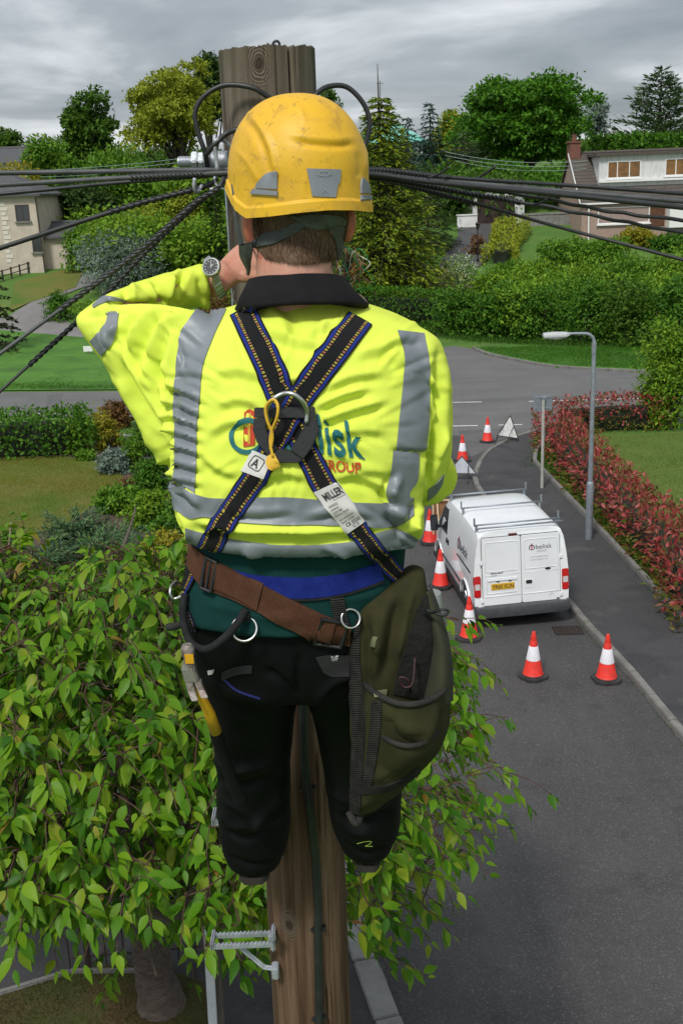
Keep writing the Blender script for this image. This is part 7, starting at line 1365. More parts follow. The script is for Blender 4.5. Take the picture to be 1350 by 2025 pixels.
# ---- reflective tape
T_ = lambda n, L, R, **k: patch(n, BJ, L, R, M_refl, **{**dict(off=.0028, nu=18, nv=110, relax=1), **k})
T_('reflective_stripe', [(387, 613), (372, 635), (356, 664), (349, 725), (343, 786), (346, 847), (347, 909), (343, 950)], [(448, 612), (440, 630), (424, 664), (402, 725), (396, 786), (390, 847), (389, 909), (386, 976)])
T_('reflective_stripe', [(786, 655), (799, 701), (797, 749), (789, 828), (783, 889)], [(838, 661), (848, 720), (848, 796), (845, 850), (841, 891)]); T_('reflective_stripe', [(777, 893), (772, 938), (765, 973), (772, 998)], [(827, 897), (824, 948), (808, 975), (814, 994)], nv=30)
T_('reflective_stripe', [(334, 950), (360, 966), (385, 977), (420, 985), (480, 985), (560, 983), (640, 989), (690, 993), (740, 995), (775, 996), (800, 990), (815, 983)], [(347, 1008), (375, 1025), (405, 1023), (440, 1028), (480, 1035), (560, 1039), (640, 1040), (690, 1039), (740, 1042), (775, 1043), (802, 1032), (818, 1021)], nv=150, nu=14, off=.0036)
T_('reflective_stripe', [(367, 1044), (400, 1054), (440, 1064), (500, 1074), (560, 1079), (640, 1077), (700, 1071), (750, 1052), (790, 1048), (835, 1070)], [(368, 1066), (397, 1083), (440, 1094), (500, 1103), (560, 1106), (640, 1106), (700, 1099), (750, 1090), (790, 1094), (822, 1090)], nv=130, nu=12)
T_('reflective_stripe', [(216, 616), (206, 645), (179, 674)], [(236, 620), (225, 672), (202, 704)], nv=40, relax=4); T_('reflective_stripe', [(183, 606), (203, 589), (225, 587), (250, 595)], [(185, 610), (206, 600), (228, 595), (250, 597)], nv=20, nu=6)
T_('reflective_stripe', [(876, 938), (862, 955), (846, 968)], [(872, 958), (860, 976), (844, 990)], nv=24, nu=8, relax=4)
# ---- printing on the back
M_teal2 = mat('print_teal', (.008, .12, .13), .7); M_redp = mat('print_red', (.50, .045, .012), .7); M_gold = mat('print_gold', (.55, .30, .03), .7)
V2, F2 = ring_vf(.38, .5, n=60); flat_on('logo_ring', BJ, V2 + .5, F2, ((453, 829), (525, 825), (527, 895), (455, 901)), M_teal2, .003, jacket)
flat_on('logo_bar', BJ, [(.0, .12), (.5, 0), (1, .12), (1, 1), (0, 1)], [(0, 1, 2, 3, 4)], ((483, 808), (506, 806), (504, 880), (482, 884)), M_redp, .0022, jacket, 2); flat_on('logo_bar_line', BJ, [(.4, .15), (.6, .15), (.6, .95), (.4, .95)], [(0, 1, 2, 3)], ((483, 808), (506, 806), (504, 880), (482, 884)), M_gold, .0026, jacket, 3)
V2, F2 = text01('belisk', .012); flat_on('logo_lettering', BJ, V2, F2, ((556, 801), (713, 842), (722, 910), (566, 889)), M_teal2, .0034, jacket, 3); V2, F2 = text01('GROUP', .015); flat_on('group_lettering', BJ, V2, F2, ((630, 906), (713, 915), (713, 937), (632, 930)), M_redp, .003, jacket, 2)
# ================================================================== harness, belts, bag, hammer, watch
def web_mat():
    m = bpy.data.materials.new('harness_webbing'); m.use_nodes = True; nt = m.node_tree; p = nt.nodes['Principled BSDF']; p.inputs['Roughness'].default_value = .75; p.inputs['Specular IOR Level'].default_value = .25; L = nt.links.new
    uv = N(nt, 'ShaderNodeUVMap'); sx = N(nt, 'ShaderNodeSeparateXYZ'); L(uv.outputs[0], sx.inputs[0])
    r_ = N(nt, 'ShaderNodeValToRGB'); r_.color_ramp.interpolation = 'CONSTANT'; L(sx.outputs[0], r_.inputs[0]); e = r_.color_ramp.elements; blk = (.007, .007, .008, 1); blu = (.012, .028, .22, 1)
    pts = [(0, blk), (.06, blu), (.155, blk), (.845, blu), (.94, blk)]
    while len(e) < len(pts): e.new(.5)
    for q, (a, c) in zip(e, pts): q.position = a; q.color = c
    d_ = N(nt, 'ShaderNodeValToRGB'); d_.color_ramp.interpolation = 'CONSTANT'; L(sx.outputs[0], d_.inputs[0]); e = d_.color_ramp.elements; w_, k_ = (1, 1, 1, 1), (0, 0, 0, 1); pts = [(0, k_), (.19, w_), (.225, k_), (.245, w_), (.275, k_), (.725, w_), (.755, k_), (.775, w_), (.81, k_)]
    while len(e) < len(pts): e.new(.5)
    for q, (a, c) in zip(e, pts): q.position = a; q.color = c
    def math_(op, a, b): n = N(nt, 'ShaderNodeMath', operation=op); (L(a, n.inputs[0]) if not isinstance(a, float) else setattr(n.inputs[0], 'default_value', a)); (L(b, n.inputs[1]) if not isinstance(b, float) else setattr(n.inputs[1], 'default_value', b)); return n.outputs[0]
    fr = math_('FRACT', math_('MULTIPLY', sx.outputs[1], 165.), 0.); on = math_('GREATER_THAN', fr, .45); f_ = math_('MULTIPLY', on, d_.outputs[0]); alt = math_('GREATER_THAN', math_('FRACT', math_('MULTIPLY', sx.outputs[1], 55.), 0.), .72)
    yc = N(nt, 'ShaderNodeMixRGB', inp={1: (.62, .48, .08, 1), 2: (.55, .20, .12, 1)}); L(alt, yc.inputs[0]); mx = N(nt, 'ShaderNodeMixRGB'); L(f_, mx.inputs[0]); L(r_.outputs[0], mx.inputs[1]); L(yc.outputs[0], mx.inputs[2]); L(mx.outputs[0], p.inputs['Base Color'])
    wv = math_('SINE', math_('MULTIPLY', sx.outputs[1], 2600.), 0.); b = N(nt, 'ShaderNodeBump', inp={'Strength': .6, 'Distance': .0012}); L(wv, b.inputs['Height']); L(b.outputs[0], p.inputs['Normal']); return m
M_hweb = web_mat(); M_plast = mat('black_plastic', (.009, .009, .010), .5, (.014, .014, .015), 40, 4, .35, .65, .15, 200); M_steel = mat('ring_steel', (.55, .55, .54), .28, (.42, .42, .40), 60, metal=.95)
def ribbed(name, c, c2, f=900.):
    m = mat(name, c, .85, c2, 40, 4, spec=.2); nt = m.node_tree; uv = N(nt, 'ShaderNodeUVMap'); sx = N(nt, 'ShaderNodeSeparateXYZ'); nt.links.new(uv.outputs[0], sx.inputs[0]); a = N(nt, 'ShaderNodeMath', operation='MULTIPLY', inp={1: f}); nt.links.new(sx.outputs[1], a.inputs[0]); s = N(nt, 'ShaderNodeMath', operation='SINE'); nt.links.new(a.outputs[0], s.inputs[0])
    b = N(nt, 'ShaderNodeBump', inp={'Strength': .8, 'Distance': .0015}); nt.links.new(s.outputs[0], b.inputs['Height']); nt.links.new(b.outputs[0], nt.nodes['Principled BSDF'].inputs['Normal']); return m
M_brown = ribbed('brown_webbing', (.095, .038, .020), (.115, .050, .028), 1500.); M_blue = ribbed('blue_webbing', (.010, .022, .20), (.014, .03, .24), 1500.); M_dweb = ribbed('dark_binding', (.020, .019, .018), (.032, .030, .027), 1400.)
hz_ = empty('safety_harness', at(566, 830, 1.8), 'black and blue safety harness crossed over the back of the yellow jacket', 'harness')
def hc(o): o.parent = hz_; o.matrix_parent_inverse = Matrix.Translation(-hz_.location); return o
sA = hc(patch('shoulder_strap', bvh_of(collar, jacket, shirt, trousers), [(455, 626), (480, 680), (505, 735), (527, 790), (557, 850), (585, 906), (619, 972), (655, 1018), (690, 1060), (742, 1120), (792, 1166)], [(503, 606), (535, 665), (560, 715), (580, 765), (603, 825), (630, 885), (666, 952), (700, 1003), (733, 1046), (768, 1092), (801, 1132)], M_hweb, .0035, 14, 110, None, .004, .0008, relax=14))
BS = bvh_of(collar, jacket, sA)
sB = hc(patch('shoulder_strap', BS, [(688, 619), (650, 665), (610, 717), (570, 772), (545, 820), (525, 860), (500, 905), (470, 950), (435, 1002), (403, 1055), (390, 1080)], [(735, 645), (700, 692), (660, 745), (616, 802), (588, 845), (562, 890), (537, 935), (506, 985), (470, 1037), (442, 1085), (428, 1104)], M_hweb, .0042, 14, 110, None, .004, .0008, relax=14)); BS2 = bvh_of(collar, jacket, sA, sB, shirt, trousers)
hc(patch('hip_strap', BS2, [(378, 1098), (352, 1126), (346, 1150), (344, 1172)], [(402, 1112), (392, 1136), (382, 1158), (368, 1182)], M_hweb, .005, 8, 20, None, .004, relax=6)); hc(patch('hip_strap', BS2, [(368, 1205), (374, 1226), (382, 1248)], [(372, 1200), (384, 1226), (392, 1250)], M_hweb, .004, 5, 12, None, .004))
hc(patch('waist_belt', BS2, [(440, 1120), (500, 1136), (560, 1141), (620, 1141), (680, 1133), (746, 1113)], [(452, 1165), (508, 1176), (565, 1182), (625, 1181), (685, 1171), (757, 1146)], M_blue, .004, 8, 40, None, .004, relax=4)); 
for L_, R_ in (([(440, 1165), (508, 1177), (565, 1183), (625, 1182), (685, 1172), (757, 1147)], [(440, 1169), (508, 1181), (565, 1187), (625, 1186), (685, 1176), (758, 1151)]),): hc(patch('belt_binding', BS2, L_, R_, M_dweb, .0045, 4, 30, None, .004))
# plate that gathers the crossing straps
BP = BS2; hq_ = np.array([hit(BP, x, y)[0] for x in (508, 540, 565, 590, 620) for y in (812, 840, 870, 900)]); cpl = hq_.mean(0); npl = np.linalg.svd(hq_ - cpl)[2][2]; npl = npl if npl @ CF < 0 else -npl; cpl = cpl + npl*(np.percentile((hq_ - cpl) @ npl, 80) + .002)
def onp(px, py): d = ray(px, py); return CAM + d*(((cpl - CAM) @ npl)/(d @ npl))
mb = MB()
for poly in ([(503, 806), (622, 804), (625, 827), (503, 826)], [(503, 827), (527, 827), (526, 848), (532, 862), (550, 886), (534, 906), (508, 874), (500, 850)], [(603, 828), (626, 828), (631, 852), (616, 886), (600, 908), (574, 890), (588, 868), (600, 846)], [(534, 907), (551, 887), (573, 891), (599, 909), (590, 915), (545, 915)]):
    P = [onp(*q) for q in poly]; n = len(P); mb.add([p + npl*.004 for p in P] + [p - npl*.006 for p in P], [tuple(range(n)), tuple(range(n, 2*n))[::-1]] + [(i, n + i, n + (i + 1) % n, (i + 1) % n) for i in range(n)])
hc(mb.build('back_plate', M_plast, bevel=.0012))
def stand(pts, lift, bv, n=30):
    Q = []
    for x, y, *l in pts: p, q = hit(bv, x, y, (570, 850)); Q.append(p + (-CF)*(lift if not l else l[0]))
    return spline(Q, n)
hc(MB().tube(stand([(531, 836, .014), (529, 815, .022), (541, 795, .028), (560, 783, .03), (580, 783, .03), (597, 795, .028), (607, 816, .022), (606, 838, .014)], .02, BP, 36), .0042, 12).build('d_ring', M_steel, smooth=True))
M_ytag = mat('yellow_cord', (.66, .40, .03), .6, (.6, .34, .02), 60); yl = hc(MB().tube(stand([(536, 890, .016), (540, 862, .018), (531, 835, .03), (528, 812, .036), (536, 798, .038), (546, 796, .038), (552, 808, .034), (549, 830, .028), (538, 855, .018), (536, 880, .016), (541, 905, .014)], .02, BP, 50), .0026, 8).build('tag_loop', M_ytag, smooth=True)); yl.data.transform(Matrix.Identity(4))
hc(patch('tag_end', BP, [(532, 902), (531, 915), (535, 927)], [(546, 900), (548, 913), (546, 926)], M_ytag, .014, 4, 8, None, .004))
# sewn labels with their lettering
M_lab = mat('label_white', (.60, .585, .56), .75, (.52, .505, .48), 25, 5, .35, .65, .15, 200); M_li = mat('label_ink', (.02, .02, .022), .7)
la = hc(patch('inspection_label', BS2, [(497, 889), (488, 910), (476, 931)], [(536, 905), (530, 926), (521, 947)], M_lab, .0022, 8, 10, None, .004, relax=4)); BLa = bvh_of(la)
def lc(o): o.parent = la.parent; o.matrix_parent_inverse = la.matrix_parent_inverse.copy(); return o
def mark(bv, V2, F2, quad, par, off=.0008, sub=1, nm='lettering'):
    o = flat_on(nm, bv, V2, F2, quad, M_li, off, par, sub); return o
V2, F2 = text01('A', .02); q4 = ((503, 904), (516, 911), (508, 928), (495, 921)); mark(BLa, V2, F2, q4, la)
P4 = np.array(rrect(.0, 1., .0, 1., .22, 5)); n4 = len(P4); P5 = .5 + (P4 - .5)*.88; mark(BLa, np.concatenate([P4, P5]), [(i, (i + 1) % n4, n4 + (i + 1) % n4, n4 + i) for i in range(n4)], ((504, 898), (526, 911), (511, 935), (488, 921)), la, nm='diamond_mark')
lm = hc(patch('maker_label', BS2, [(620, 974), (650, 1012), (684, 1056)], [(667, 952), (695, 990), (723, 1030)], M_lab, .0022, 10, 14, None, .004, relax=4)); BLm = bvh_of(lm); qm = quad_map((620, 974), (667, 952), (723, 1030), (684, 1056))
def ltext(s, u0, u1, v0, v1, bold=0., sub=0):
    V2, F2 = text01(s, bold); mark(BLm, V2, F2, (qm(u0, v0), qm(u1, v0), qm(u1, v1), qm(u0, v1)), lm, .0008, sub)
ltext('MILLER', .18, .95, .10, .27, .03, 1); ltext('by Honeywell', .45, .95, .29, .33); ltext('1003022', .10, .50, .37, .42); ltext('HARNESS', .10, .45, .45, .49); ltext('LOT 087', .12, .52, .52, .56); ltext('Polyamide / Polyester', .10, .72, .59, .63); ltext('2010 JANUARY', .12, .80, .70, .745); ltext('EN361 EN358', .14, .70, .765, .805); ltext('CE 0333', .22, .86, .83, .90, .01); V2, F2 = np.array([(0, 0), (1, 0), (1, 1), (0, 1), (.1, .12), (.9, .12), (.9, .88), (.1, .88)]), [(0, 1, 5, 4), (1, 2, 6, 5), (2, 3, 7, 6), (3, 0, 4, 7)]; mark(BLm, V2, F2, (qm(.45, .92), qm(.7, .92), qm(.7, .975), qm(.45, .975)), lm)
# rings and lanyard of the harness
def ring3(c, r, tube, nrm, n=36):
    nrm = unit(np.asarray(nrm, float)); u = unit(np.cross(nrm, (0, 0, 1.))); w = np.cross(nrm, u); t = np.linspace(0, 6.2832, n); return MB().tube(c + np.outer(np.cos(t)*r, u) + np.outer(np.sin(t)*r, w), tube, 8, False)
BTB = bvh_of(shirt, trousers, jacket); hp = lambda x, y, l: (lambda p: p[0] - CF*l)(hit(BTB, x, y, (580, 1200)))
hc(ring3(hp(484, 1242, .010), .0225, .0026, -CF + np.array([0, 0, .25])).build('hip_ring', M_steel, smooth=True)); hc(patch('ring_tab', BTB, [(476, 1205), (477, 1226)], [(494, 1208), (494, 1227)], M_dweb, .005, 4, 6)); hc(ring3(hp(693, 1222, .012), .017, .0024, -CF + np.array([.2, 0, .2])).build('hip_ring', M_steel, smooth=True)); hc(patch('ring_tab', BTB, [(652, 1182), (658, 1215), (668, 1240)], [(678, 1180), (684, 1212), (690, 1236)], M_dweb, .006, 5, 10))
hc(MB().tube(spline([at(349, 1150, 1.92), at(339, 1160, 1.9), at(337, 1175, 1.89), at(345, 1184, 1.89), at(362, 1178, 1.89)], 20), .0032, 8).build('side_d_ring', M_steel, smooth=True))
M_rope = ribbed('black_rope', (.012, .012, .013), (.018, .018, .019)); t = hc(MB().tube(spline([at(486, 1206, 1.83), at(468, 1235, 1.815), at(440, 1265, 1.81), at(408, 1284, 1.82), at(378, 1272, 1.85), at(364, 1235, 1.87), at(362, 1200, 1.88), at(366, 1175, 1.89)], 50), .0075, 10).build('lanyard', M_rope, smooth=True)); hc(MB().tube(spline([at(328, 1240, 1.95), at(350, 1238, 1.93), at(378, 1225, 1.9)], 10), [.002] + [.008]*8 + [.004], 6).build('webbing_tail', M_dweb, smooth=True))
# ---- brown work-positioning belt
bel = empty('tool_belt', at(530, 1180, 1.83), 'brown webbing tool belt slung diagonally across the hips', 'belt')
def bc(o, par=bel): o.parent = par; o.matrix_parent_inverse = Matrix.Translation(-par.location); return o
bc(patch('webbing', BTB, [(371, 1070), (392, 1086), (415, 1103), (450, 1120), (520, 1155), (580, 1186), (640, 1215), (692, 1234)], [(371, 1112), (388, 1140), (408, 1163), (450, 1181), (510, 1210), (570, 1241), (628, 1266), (690, 1276)], M_brown, .0065, 10, 70, None, .005, relax=8)); BBl = bvh_of(shirt, trousers, jacket, bel.children[0])
bc(patch('webbing_overlap', BBl, [(424, 1113), (470, 1134), (520, 1157)], [(414, 1160), (462, 1180), (508, 1207)], M_brown, .003, 10, 24, None, .004)); bc(patch('webbing_overlap', BBl, [(640, 1219), (664, 1228)], [(628, 1262), (652, 1270)], M_brown, .004, 8, 10, None, .004))
def frame(name, TL, TR, BR, BL, wd, lift, m, par, bv=None):
    q = quad_map(TL, TR, BR, BL); pts = [q(u, v) for u, v in ((0, 0), (1, 0), (1, 1), (0, 1))]; P = [(lambda h_: h_[0] + h_[1]*lift)(hit(bv or BBl, a[0], a[1], q(.5, .5))) for a in pts]
    for i in range(4): mb = MB(); mb.tube([P[i], (P[i] + P[(i + 1) % 4])/2, P[(i + 1) % 4]], wd, 8) if False else None
    mb = MB(); [mb.tube([P[i] + (P[i] - P[(i + 1) % 4])*.02, P[(i + 1) % 4]], wd, 8) for i in range(4)]; mb.tube([(P[0] + P[1])/2, (P[2] + P[3])/2], wd*.8, 8); return bc(mb.build(name, m, smooth=True, auto=50), par)
frame('buckle', (412, 1102), (432, 1112), (420, 1168), (401, 1160), .0036, .006, M_plast, bel); frame('buckle', (637, 1222), (686, 1232), (672, 1276), (622, 1270), .0038, .006, M_plast, bel)
# ---- green canvas bag on the right hip
M_can = mat('olive_canvas', (.027, .027, .010), .95, (.040, .038, .016), 9, 6, .35, .65, .25, 700, spec=.15); mix_in(M_can, (.02, .021, .012), 14, .55, .7, 5, fac=.7); M_canl = mat('olive_canvas_lining', (.022, .024, .011), .95, (.03, .032, .014), 12)
bag = empty('tool_bag', at(780, 1400, 1.88), 'olive green canvas tool bag hanging open from the belt on the right hip', 'bag')
gc = lambda o: bc(o, bag)
back = [rh(a[1], a[2], a[0], a[3], a[4], 40, 3.) for a in ((1128, 806, 834, 1.90, .028), (1160, 762, 838, 1.885, .034), (1200, 706, 848, 1.875, .036), (1250, 694, 862, 1.87, .038), (1320, 692, 872, 1.87, .036), (1400, 694, 876, 1.87, .034), (1480, 696, 862, 1.875, .03), (1540, 696, 815, 1.88, .026), (1580, 696, 760, 1.885, .02), (1604, 697, 716, 1.885, .012))]
bk = fuse([back], .006, 3); disp(bk, lambda V: .006*fbm(V*np.array([1, 1, .6]), 9, 2, 2) + .0015*fbm(V, 40, 2, 2)); sculpt(bk, [([(762, 1190), (745, 1280), (735, 1350)], .016, 11), ([(790, 1175), (775, 1250), (755, 1350)], -.014, 9), ([(722, 1215), (730, 1300), (726, 1380)], -.012, 9), ([(815, 1160), (800, 1230), (782, 1310)], .014, 9), ([(742, 1205), (738, 1240), (752, 1300)], .010, 7)]); bag_b = obj_me('back_panel', bk, M_can, None); gc(bag_b)
# front pouch: an open shell bulging off the back panel
def pouch(name, rows, m, thick=.004, n=26, close=True):
    """rows: py, xl, xr, Y at edges, bulge toward the viewer"""
    R_ = []
    for py, xl, xr, Y, bg in rows:
        u = np.linspace(0, 1, n); P = np.array([at(xl + (xr - xl)*q, py, Y) for q in u]); P[:, 1] -= bg*np.sin(u*math.pi)**.7; R_.append(P)
    R_ = np.asarray(R_); R_ = np.transpose(np.stack([spline(R_[:, j], 30) for j in range(n)]), (1, 0, 2)); V = R_.reshape(-1, 3); V = V + np.array([0, -1., 0])*(.009*fbm(V*np.array([1, 1, .7]), 12, 7, 3))[:, None]; k = n; F = [(i*k + j, i*k + j + 1, (i + 1)*k + j + 1, (i + 1)*k + j) for i in range(29) for j in range(k - 1)]
    o = mesh_np(name, V, F, m, smooth=True); md = o.modifiers.new('s', 'SOLIDIFY'); md.thickness = thick; md.offset = 0; dg = bpy.context.evaluated_depsgraph_get(); me = bpy.data.meshes.new_from_object(o.evaluated_get(dg)); o.modifiers.clear(); o.data = me; me.polygons.foreach_set('use_smooth', np.ones(len(me.polygons), bool)); return gc(o), R_
po_st = 0; po, R1 = pouch('front_pocket', [(1352, 722, 884, 1.83, .085), (1395, 716, 888, 1.83, .09), (1440, 712, 884, 1.835, .085), (1490, 708, 862, 1.84, .07), (1535, 704, 815, 1.85, .05), (1570, 702, 765, 1.86, .03), (1592, 700, 722, 1.865, .01)], M_can)
sculpt(po.data, [([(760, 1400), (800, 1440), (850, 1440)], .010, 9), ([(745, 1420), (790, 1470), (840, 1480)], -.010, 9), ([(860, 1390), (850, 1440), (820, 1500)], .012, 9), ([(875, 1400), (868, 1450), (845, 1490)], -.010, 8), ([(720, 1540), (760, 1530), (800, 1500)], .008, 8), ([(780, 1395), (775, 1430), (760, 1470)], -.008, 8)])
gc(MB().tube(R1[0][::1], .0062, 8).build('pocket_rim', M_dweb, smooth=True))
po2, R2 = pouch('outer_pocket', [(1436, 738, 868, 1.81, .075), (1470, 736, 858, 1.815, .072), (1510, 730, 815, 1.83, .055), (1545, 722, 765, 1.845, .035)], M_can); gc(MB().tube(R2[0], .0052, 8).build('pocket_rim', M_dweb, smooth=True))
gc(patch('opening_shade', bvh_of(bag_b), [(838, 1176), (822, 1210), (806, 1262), (790, 1312), (776, 1372)], [(846, 1176), (858, 1220), (868, 1270), (874, 1320), (874, 1390)], mat('bag_opening_shade', (.004, .004, .003), .95, (.012, .012, .007), 24, 5, .4, .7, .6, 60), .003, 12, 30, None, .004))  # shade inside the open bag, put into a dark patch on the back panel
wg, R3 = pouch('side_gusset', [(1165, 838, 848, 1.88, .01), (1215, 848, 866, 1.865, .02), (1270, 856, 882, 1.85, .03), (1330, 850, 889, 1.835, .035), (1385, 838, 889, 1.825, .03)], M_canl); gc(MB().tube(R3[:, -1], .0062, 8).build('gusset_binding', M_dweb, smooth=True))
BG_ = bvh_of(bag_b, po); gc(patch('edge_binding', BG_, [(688, 1232), (686, 1300), (692, 1380), (698, 1450), (693, 1540), (690, 1612)], [(714, 1222), (712, 1300), (719, 1380), (722, 1450), (717, 1540), (712, 1618)], M_dweb, .003, 7, 50, None, .004)); gc(patch('edge_binding', BG_, [(736, 1388), (733, 1440), (722, 1520), (712, 1570)], [(756, 1384), (753, 1440), (742, 1520), (730, 1565)], M_dweb, .003, 6, 30, None, .004)); gc(patch('edge_binding', BG_, [(700, 1556), (760, 1552), (800, 1536), (824, 1515)], [(700, 1570), (760, 1564), (806, 1546), (830, 1526)], M_dweb, .0035, 5, 26, None, .004)); gc(patch('torn_patch', BG_, [(738, 1366), (744, 1378)], [(764, 1362), (762, 1380)], mat('frayed_canvas', (.13, .14, .07), .95), .005, 5, 6, None, .003)); gc(patch('torn_patch', BG_, [(738, 1258), (734, 1278)], [(746, 1260), (742, 1280)], mat('frayed_canvas', (.13, .14, .07), .95), .003, 4, 5, None, .003))
gc(MB().tube(spline([at(690, 1605, 1.88), at(698, 1622, 1.87), at(706, 1628, 1.87), at(712, 1612, 1.88)], 12), .008, 8).build('binding_end', M_dweb, smooth=True))
t = gc(MB().tube(spline([at(838, 1215, 1.84), at(855, 1210, 1.82), at(872, 1205, 1.81), at(886, 1208, 1.81), at(878, 1217, 1.81), at(858, 1212, 1.82), at(842, 1206, 1.83)], 30), .0026, 6).build('cord_loop', M_cable, smooth=True)); M_gt = mat('grey_plastic_tub', (.30, .31, .31), .5, (.25, .26, .26), 20)
tg = tag(MB().loft([cring(at(846, 1225, 1.9), .026, 0), cring(at(846, 1195, 1.9), .028, 0), cring(at(846, 1172, 1.9), .024, 0)]).build('plastic_tub', M_gt, smooth=True, auto=50), 'grey plastic tub tucked behind the tool bag', 'tub')
tag(MB().tube(spline([at(812, 1370, 1.81), at(806, 1345, 1.80), at(790, 1340, 1.80), at(797, 1358, 1.80), at(815, 1352, 1.80), at(820, 1300, 1.82)], 30), .0022, 6).build('red_wire', mat('red_wire', (.03, .008, .008), .6), smooth=True), 'thin red wire coiled inside the open tool bag', 'wire')
# ---- hammer hung on the left hip
hmr = empty('claw_hammer', at(385, 1320, 1.80), 'steel claw hammer with a yellow and black handle hung on the left hip', 'hammer'); hq = lambda o: bc(o, hmr); M_hs = mat('worn_steel', (.36, .33, .31), .5, (.20, .15, .12), 40, 6, .45, .65, .3, 120, metal=.6); M_hy = mat('handle_yellow', (.66, .36, .015), .4, (.58, .30, .012), 12); M_hk = mat('grip_rubber', (.006, .006, .0065), .8, spec=.2)
def sq(px0, px1, py, Y, d): a_, b_ = at(px0, py, Y), at(px1, py, Y); return [a_ + (0, -d, 0), b_ + (0, -d, 0), b_ + (0, d, 0), a_ + (0, d, 0)]
hq(MB().loft([sq(364, 384, 1302, 1.815, .012), sq(360, 386, 1320, 1.815, .013), sq(366, 396, 1348, 1.815, .009)]).build('cheek', M_hs, bevel=.003)); hq(MB().loft([cring(at(370, 1274, 1.815), .008, 0), cring(at(371, 1281, 1.815), .0125, 0), cring(at(372, 1292, 1.815), .0125, 0), cring(at(374, 1303, 1.815), .009, 0)]).build('face', M_hs, smooth=True, auto=40))
hq(MB().loft([sq(367, 382, 1344, 1.815, .008), sq(372, 386, 1365, 1.81, .006), sq(379, 392, 1386, 1.80, .003)]).build('claw', M_hs, bevel=.0015)); hq(MB().loft([sq(384, 397, 1344, 1.815, .008), sq(391, 404, 1362, 1.81, .006), sq(398, 412, 1380, 1.80, .003)]).build('claw', M_hs, bevel=.0015)); hq(MB().loft([sq(365, 382, 1294, 1.801, .001), sq(367, 384, 1312, 1.801, .001)]).build('sticker', M_hy))
hq(MB().tube([at(381, 1330, 1.822), at(396, 1372, 1.83), at(414, 1410, 1.85), at(427, 1447, 1.87)], [.006, .008, .0105, .0115], 12).build('handle', M_hy, smooth=True)); g_ = MB(); P = spline([at(426, 1446, 1.872), at(440, 1490, 1.9), at(460, 1545, 1.93), at(480, 1588, 1.955)], 40); g_.tube(P, np.interp(np.linspace(0, 1, 40), [0, .1, .5, .9, .97, 1], [.012, .0125, .0115, .0135, .013, .008]) + np.where((np.arange(40) > 12) & (np.arange(40) < 30), .0008*(np.arange(40) % 2), 0), 12); hq(g_.build('grip', M_hk, smooth=True))
# pocket details on the trousers
BT2 = bvh_of(trousers); M_tflap = mat('trouser_flap', (.012, .012, .0125), .9, (.016, .016, .017), 40); pc(patch('pocket_flap', BT2, [(440, 1330), (470, 1318), (499, 1316)], [(440, 1345), (470, 1333), (498, 1330)], M_tflap, .003, 5, 14)); pc(patch('pocket_flap', BT2, [(624, 1300), (650, 1296), (690, 1296)], [(640, 1330), (660, 1338), (690, 1338)], M_tflap, .003, 6, 14)); pc(patch('blue_piping', BT2, [(444, 1342), (470, 1364), (515, 1380)], [(443, 1345), (469, 1367), (514, 1383)], mat('piping_blue', (.012, .014, .12), .8), .002, 3, 20)); pc(patch('white_tab', BT2, [(412, 1326), (414, 1334)], [(424, 1324), (422, 1332)], M_lab, .003, 4, 4))
V2, F2 = text01('TUFF', .01); pc(flat_on('pocket_lettering', bvh_of(*[o for o in person.children if o.name.startswith('pocket_flap')]), V2, F2, ((654, 1298), (668, 1297), (668, 1306), (654, 1307)), M_lab, .001, None, 0)); 
q_ = [(706, 1667), (722, 1663), (734, 1663), (730, 1668), (722, 1672), (736, 1672)]; pc(MB().tube(spline([(lambda h_: h_[0] + h_[1]*.002)(hit(BT2, a, b, (720, 1660))) for a, b in q_], 24), .0006, 5).build('paint_thread', mat('green_thread', (.30, .45, .05), .7)))
# boots on the step irons
M_boot = mat('boot_leather', (.014, .010, .008), .7, (.026, .017, .012), 20, 5, .35, .65, .4, 80); M_sole = mat('boot_sole', (.022, .017, .014), .85)
for x0, x1, py in ((474, 538, 1690), (700, 752, 1674)):
    py += 22 if x0 < 600 else 14; c = at((x0 + x1)/2, py, 2.24); w = abs(at(x1, py, 2.24)[0] - at(x0, py, 2.24)[0])/2; z0 = at((x0 + x1)/2, py + 28, 2.18)[2]
    def br(y, ww, za, zb): return [(c[0] - ww, y, za), (c[0] + ww, y, za), (c[0] + ww*.95, y, (za + zb)/2), (c[0] + ww*.6, y, zb), (c[0] - ww*.6, y, zb), (c[0] - ww*.95, y, (za + zb)/2)]
    b_ = pc(MB().loft([br(2.165, w*.6, z0 + .02, z0 + .075), br(2.185, w*.85, z0 + .018, z0 + .12), br(2.26, w*.85, z0 + .018, z0 + .12), br(2.32, w*.9, z0 + .018, z0 + .075), br(2.38, w*.95, z0 + .018, z0 + .055), br(2.43, w*.6, z0 + .018, z0 + .04)]).build('boot', M_boot, smooth=True, auto=50)); s_ = MB().loft([[(c[0] - ww, y, z0), (c[0] + ww, y, z0), (c[0] + ww, y, z0 + .0175), (c[0] - ww, y, z0 + .0175)] for y, ww in ((2.158, w*.55), (2.18, w*.92), (2.26, w*.86), (2.36, w*1.0), (2.44, w*.6))]); s_.build('sole', M_sole, b_, bevel=.003)
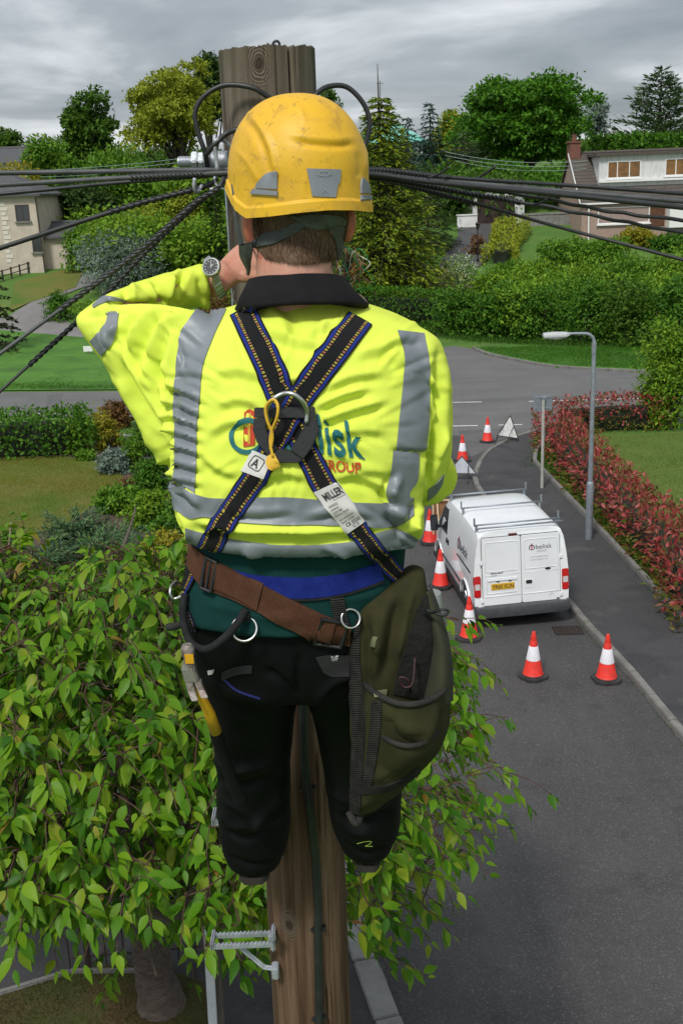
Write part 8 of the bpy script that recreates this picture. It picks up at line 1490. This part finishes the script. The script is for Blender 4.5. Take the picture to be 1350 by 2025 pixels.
# ---- wristwatch
wt = empty('wristwatch', at(420, 538, 2.2), 'steel wristwatch with a dark dial on the raised left wrist', 'watch'); wc = lambda o: bc(o, wt); M_ws = mat('watch_steel', (.62, .62, .60), .25, (.5, .5, .49), 60, metal=.85); M_dial = mat('watch_dial', (.05, .055, .06), .3)
wc_ = at(419, 529, 2.175); wn = unit(np.array([-.30, -.86, .42])); wu = unit(np.cross(wn, (0, 0, 1.))); wv_ = np.cross(wu, wn); disc = lambda r, h0, n=36: wc_ + wn*h0 + r*(np.outer(np.cos(np.linspace(0, 6.2832, n, endpoint=False)), wu) + np.outer(np.sin(np.linspace(0, 6.2832, n, endpoint=False)), wv_))
wc(MB().loft([disc(.0175, -.006), disc(.0195, -.002), disc(.0195, .003), disc(.0175, .0055), disc(.0158, .0056), disc(.0152, .0042)]).build('case', M_ws, smooth=True, auto=35)); wc(MB().loft([disc(.0151, .0042), disc(.0151, .0047)]).build('dial', M_dial))
def dash(a, r0, r1, w): d = wu*math.sin(a) + wv_*math.cos(a); s = wu*math.cos(a) - wv_*math.sin(a); c = wc_ + wn*.0052; return [c + d*r0 - s*w, c + d*r0 + s*w, c + d*r1 + s*w, c + d*r1 - s*w]
mb = MB(); [mb.add(dash(k*math.pi/6, .0112, .0138, .0007), [(0, 1, 2, 3)]) for k in range(12)]; wc(mb.build('hour_marks', M_lab)); wc(MB().add(dash(.1, -.002, .0115, .0006), [(0, 1, 2, 3)]).build('minute_hand', M_lab)); wc(MB().add(dash(-.7, -.002, .0075, .0008), [(0, 1, 2, 3)]).build('hour_hand', M_lab))
wp = [at(425, 545, 2.178), at(430, 562, 2.185), at(436, 578, 2.2), at(440, 587, 2.23), at(436, 583, 2.27), at(425, 555, 2.295), at(413, 525, 2.28), at(408, 512, 2.24), at(411, 514, 2.2), at(414, 520, 2.182)]
Pw = spline(wp, 60); Tw = unit(np.gradient(Pw, axis=0)); ax_ = unit(at(470, 520, 2.27) - at(410, 562, 2.22)); R_ = []
for i in range(60): nn = unit(np.cross(Tw[i], ax_)); k = .0011*(i % 3 != 0); R_.append([Pw[i] - ax_*.009 - nn*(.0008 + k), Pw[i] + ax_*.009 - nn*(.0008 + k), Pw[i] + ax_*.009 + nn*(.0008 + k), Pw[i] - ax_*.009 + nn*(.0008 + k)])
wc(MB().loft(R_).build('bracelet', M_ws))
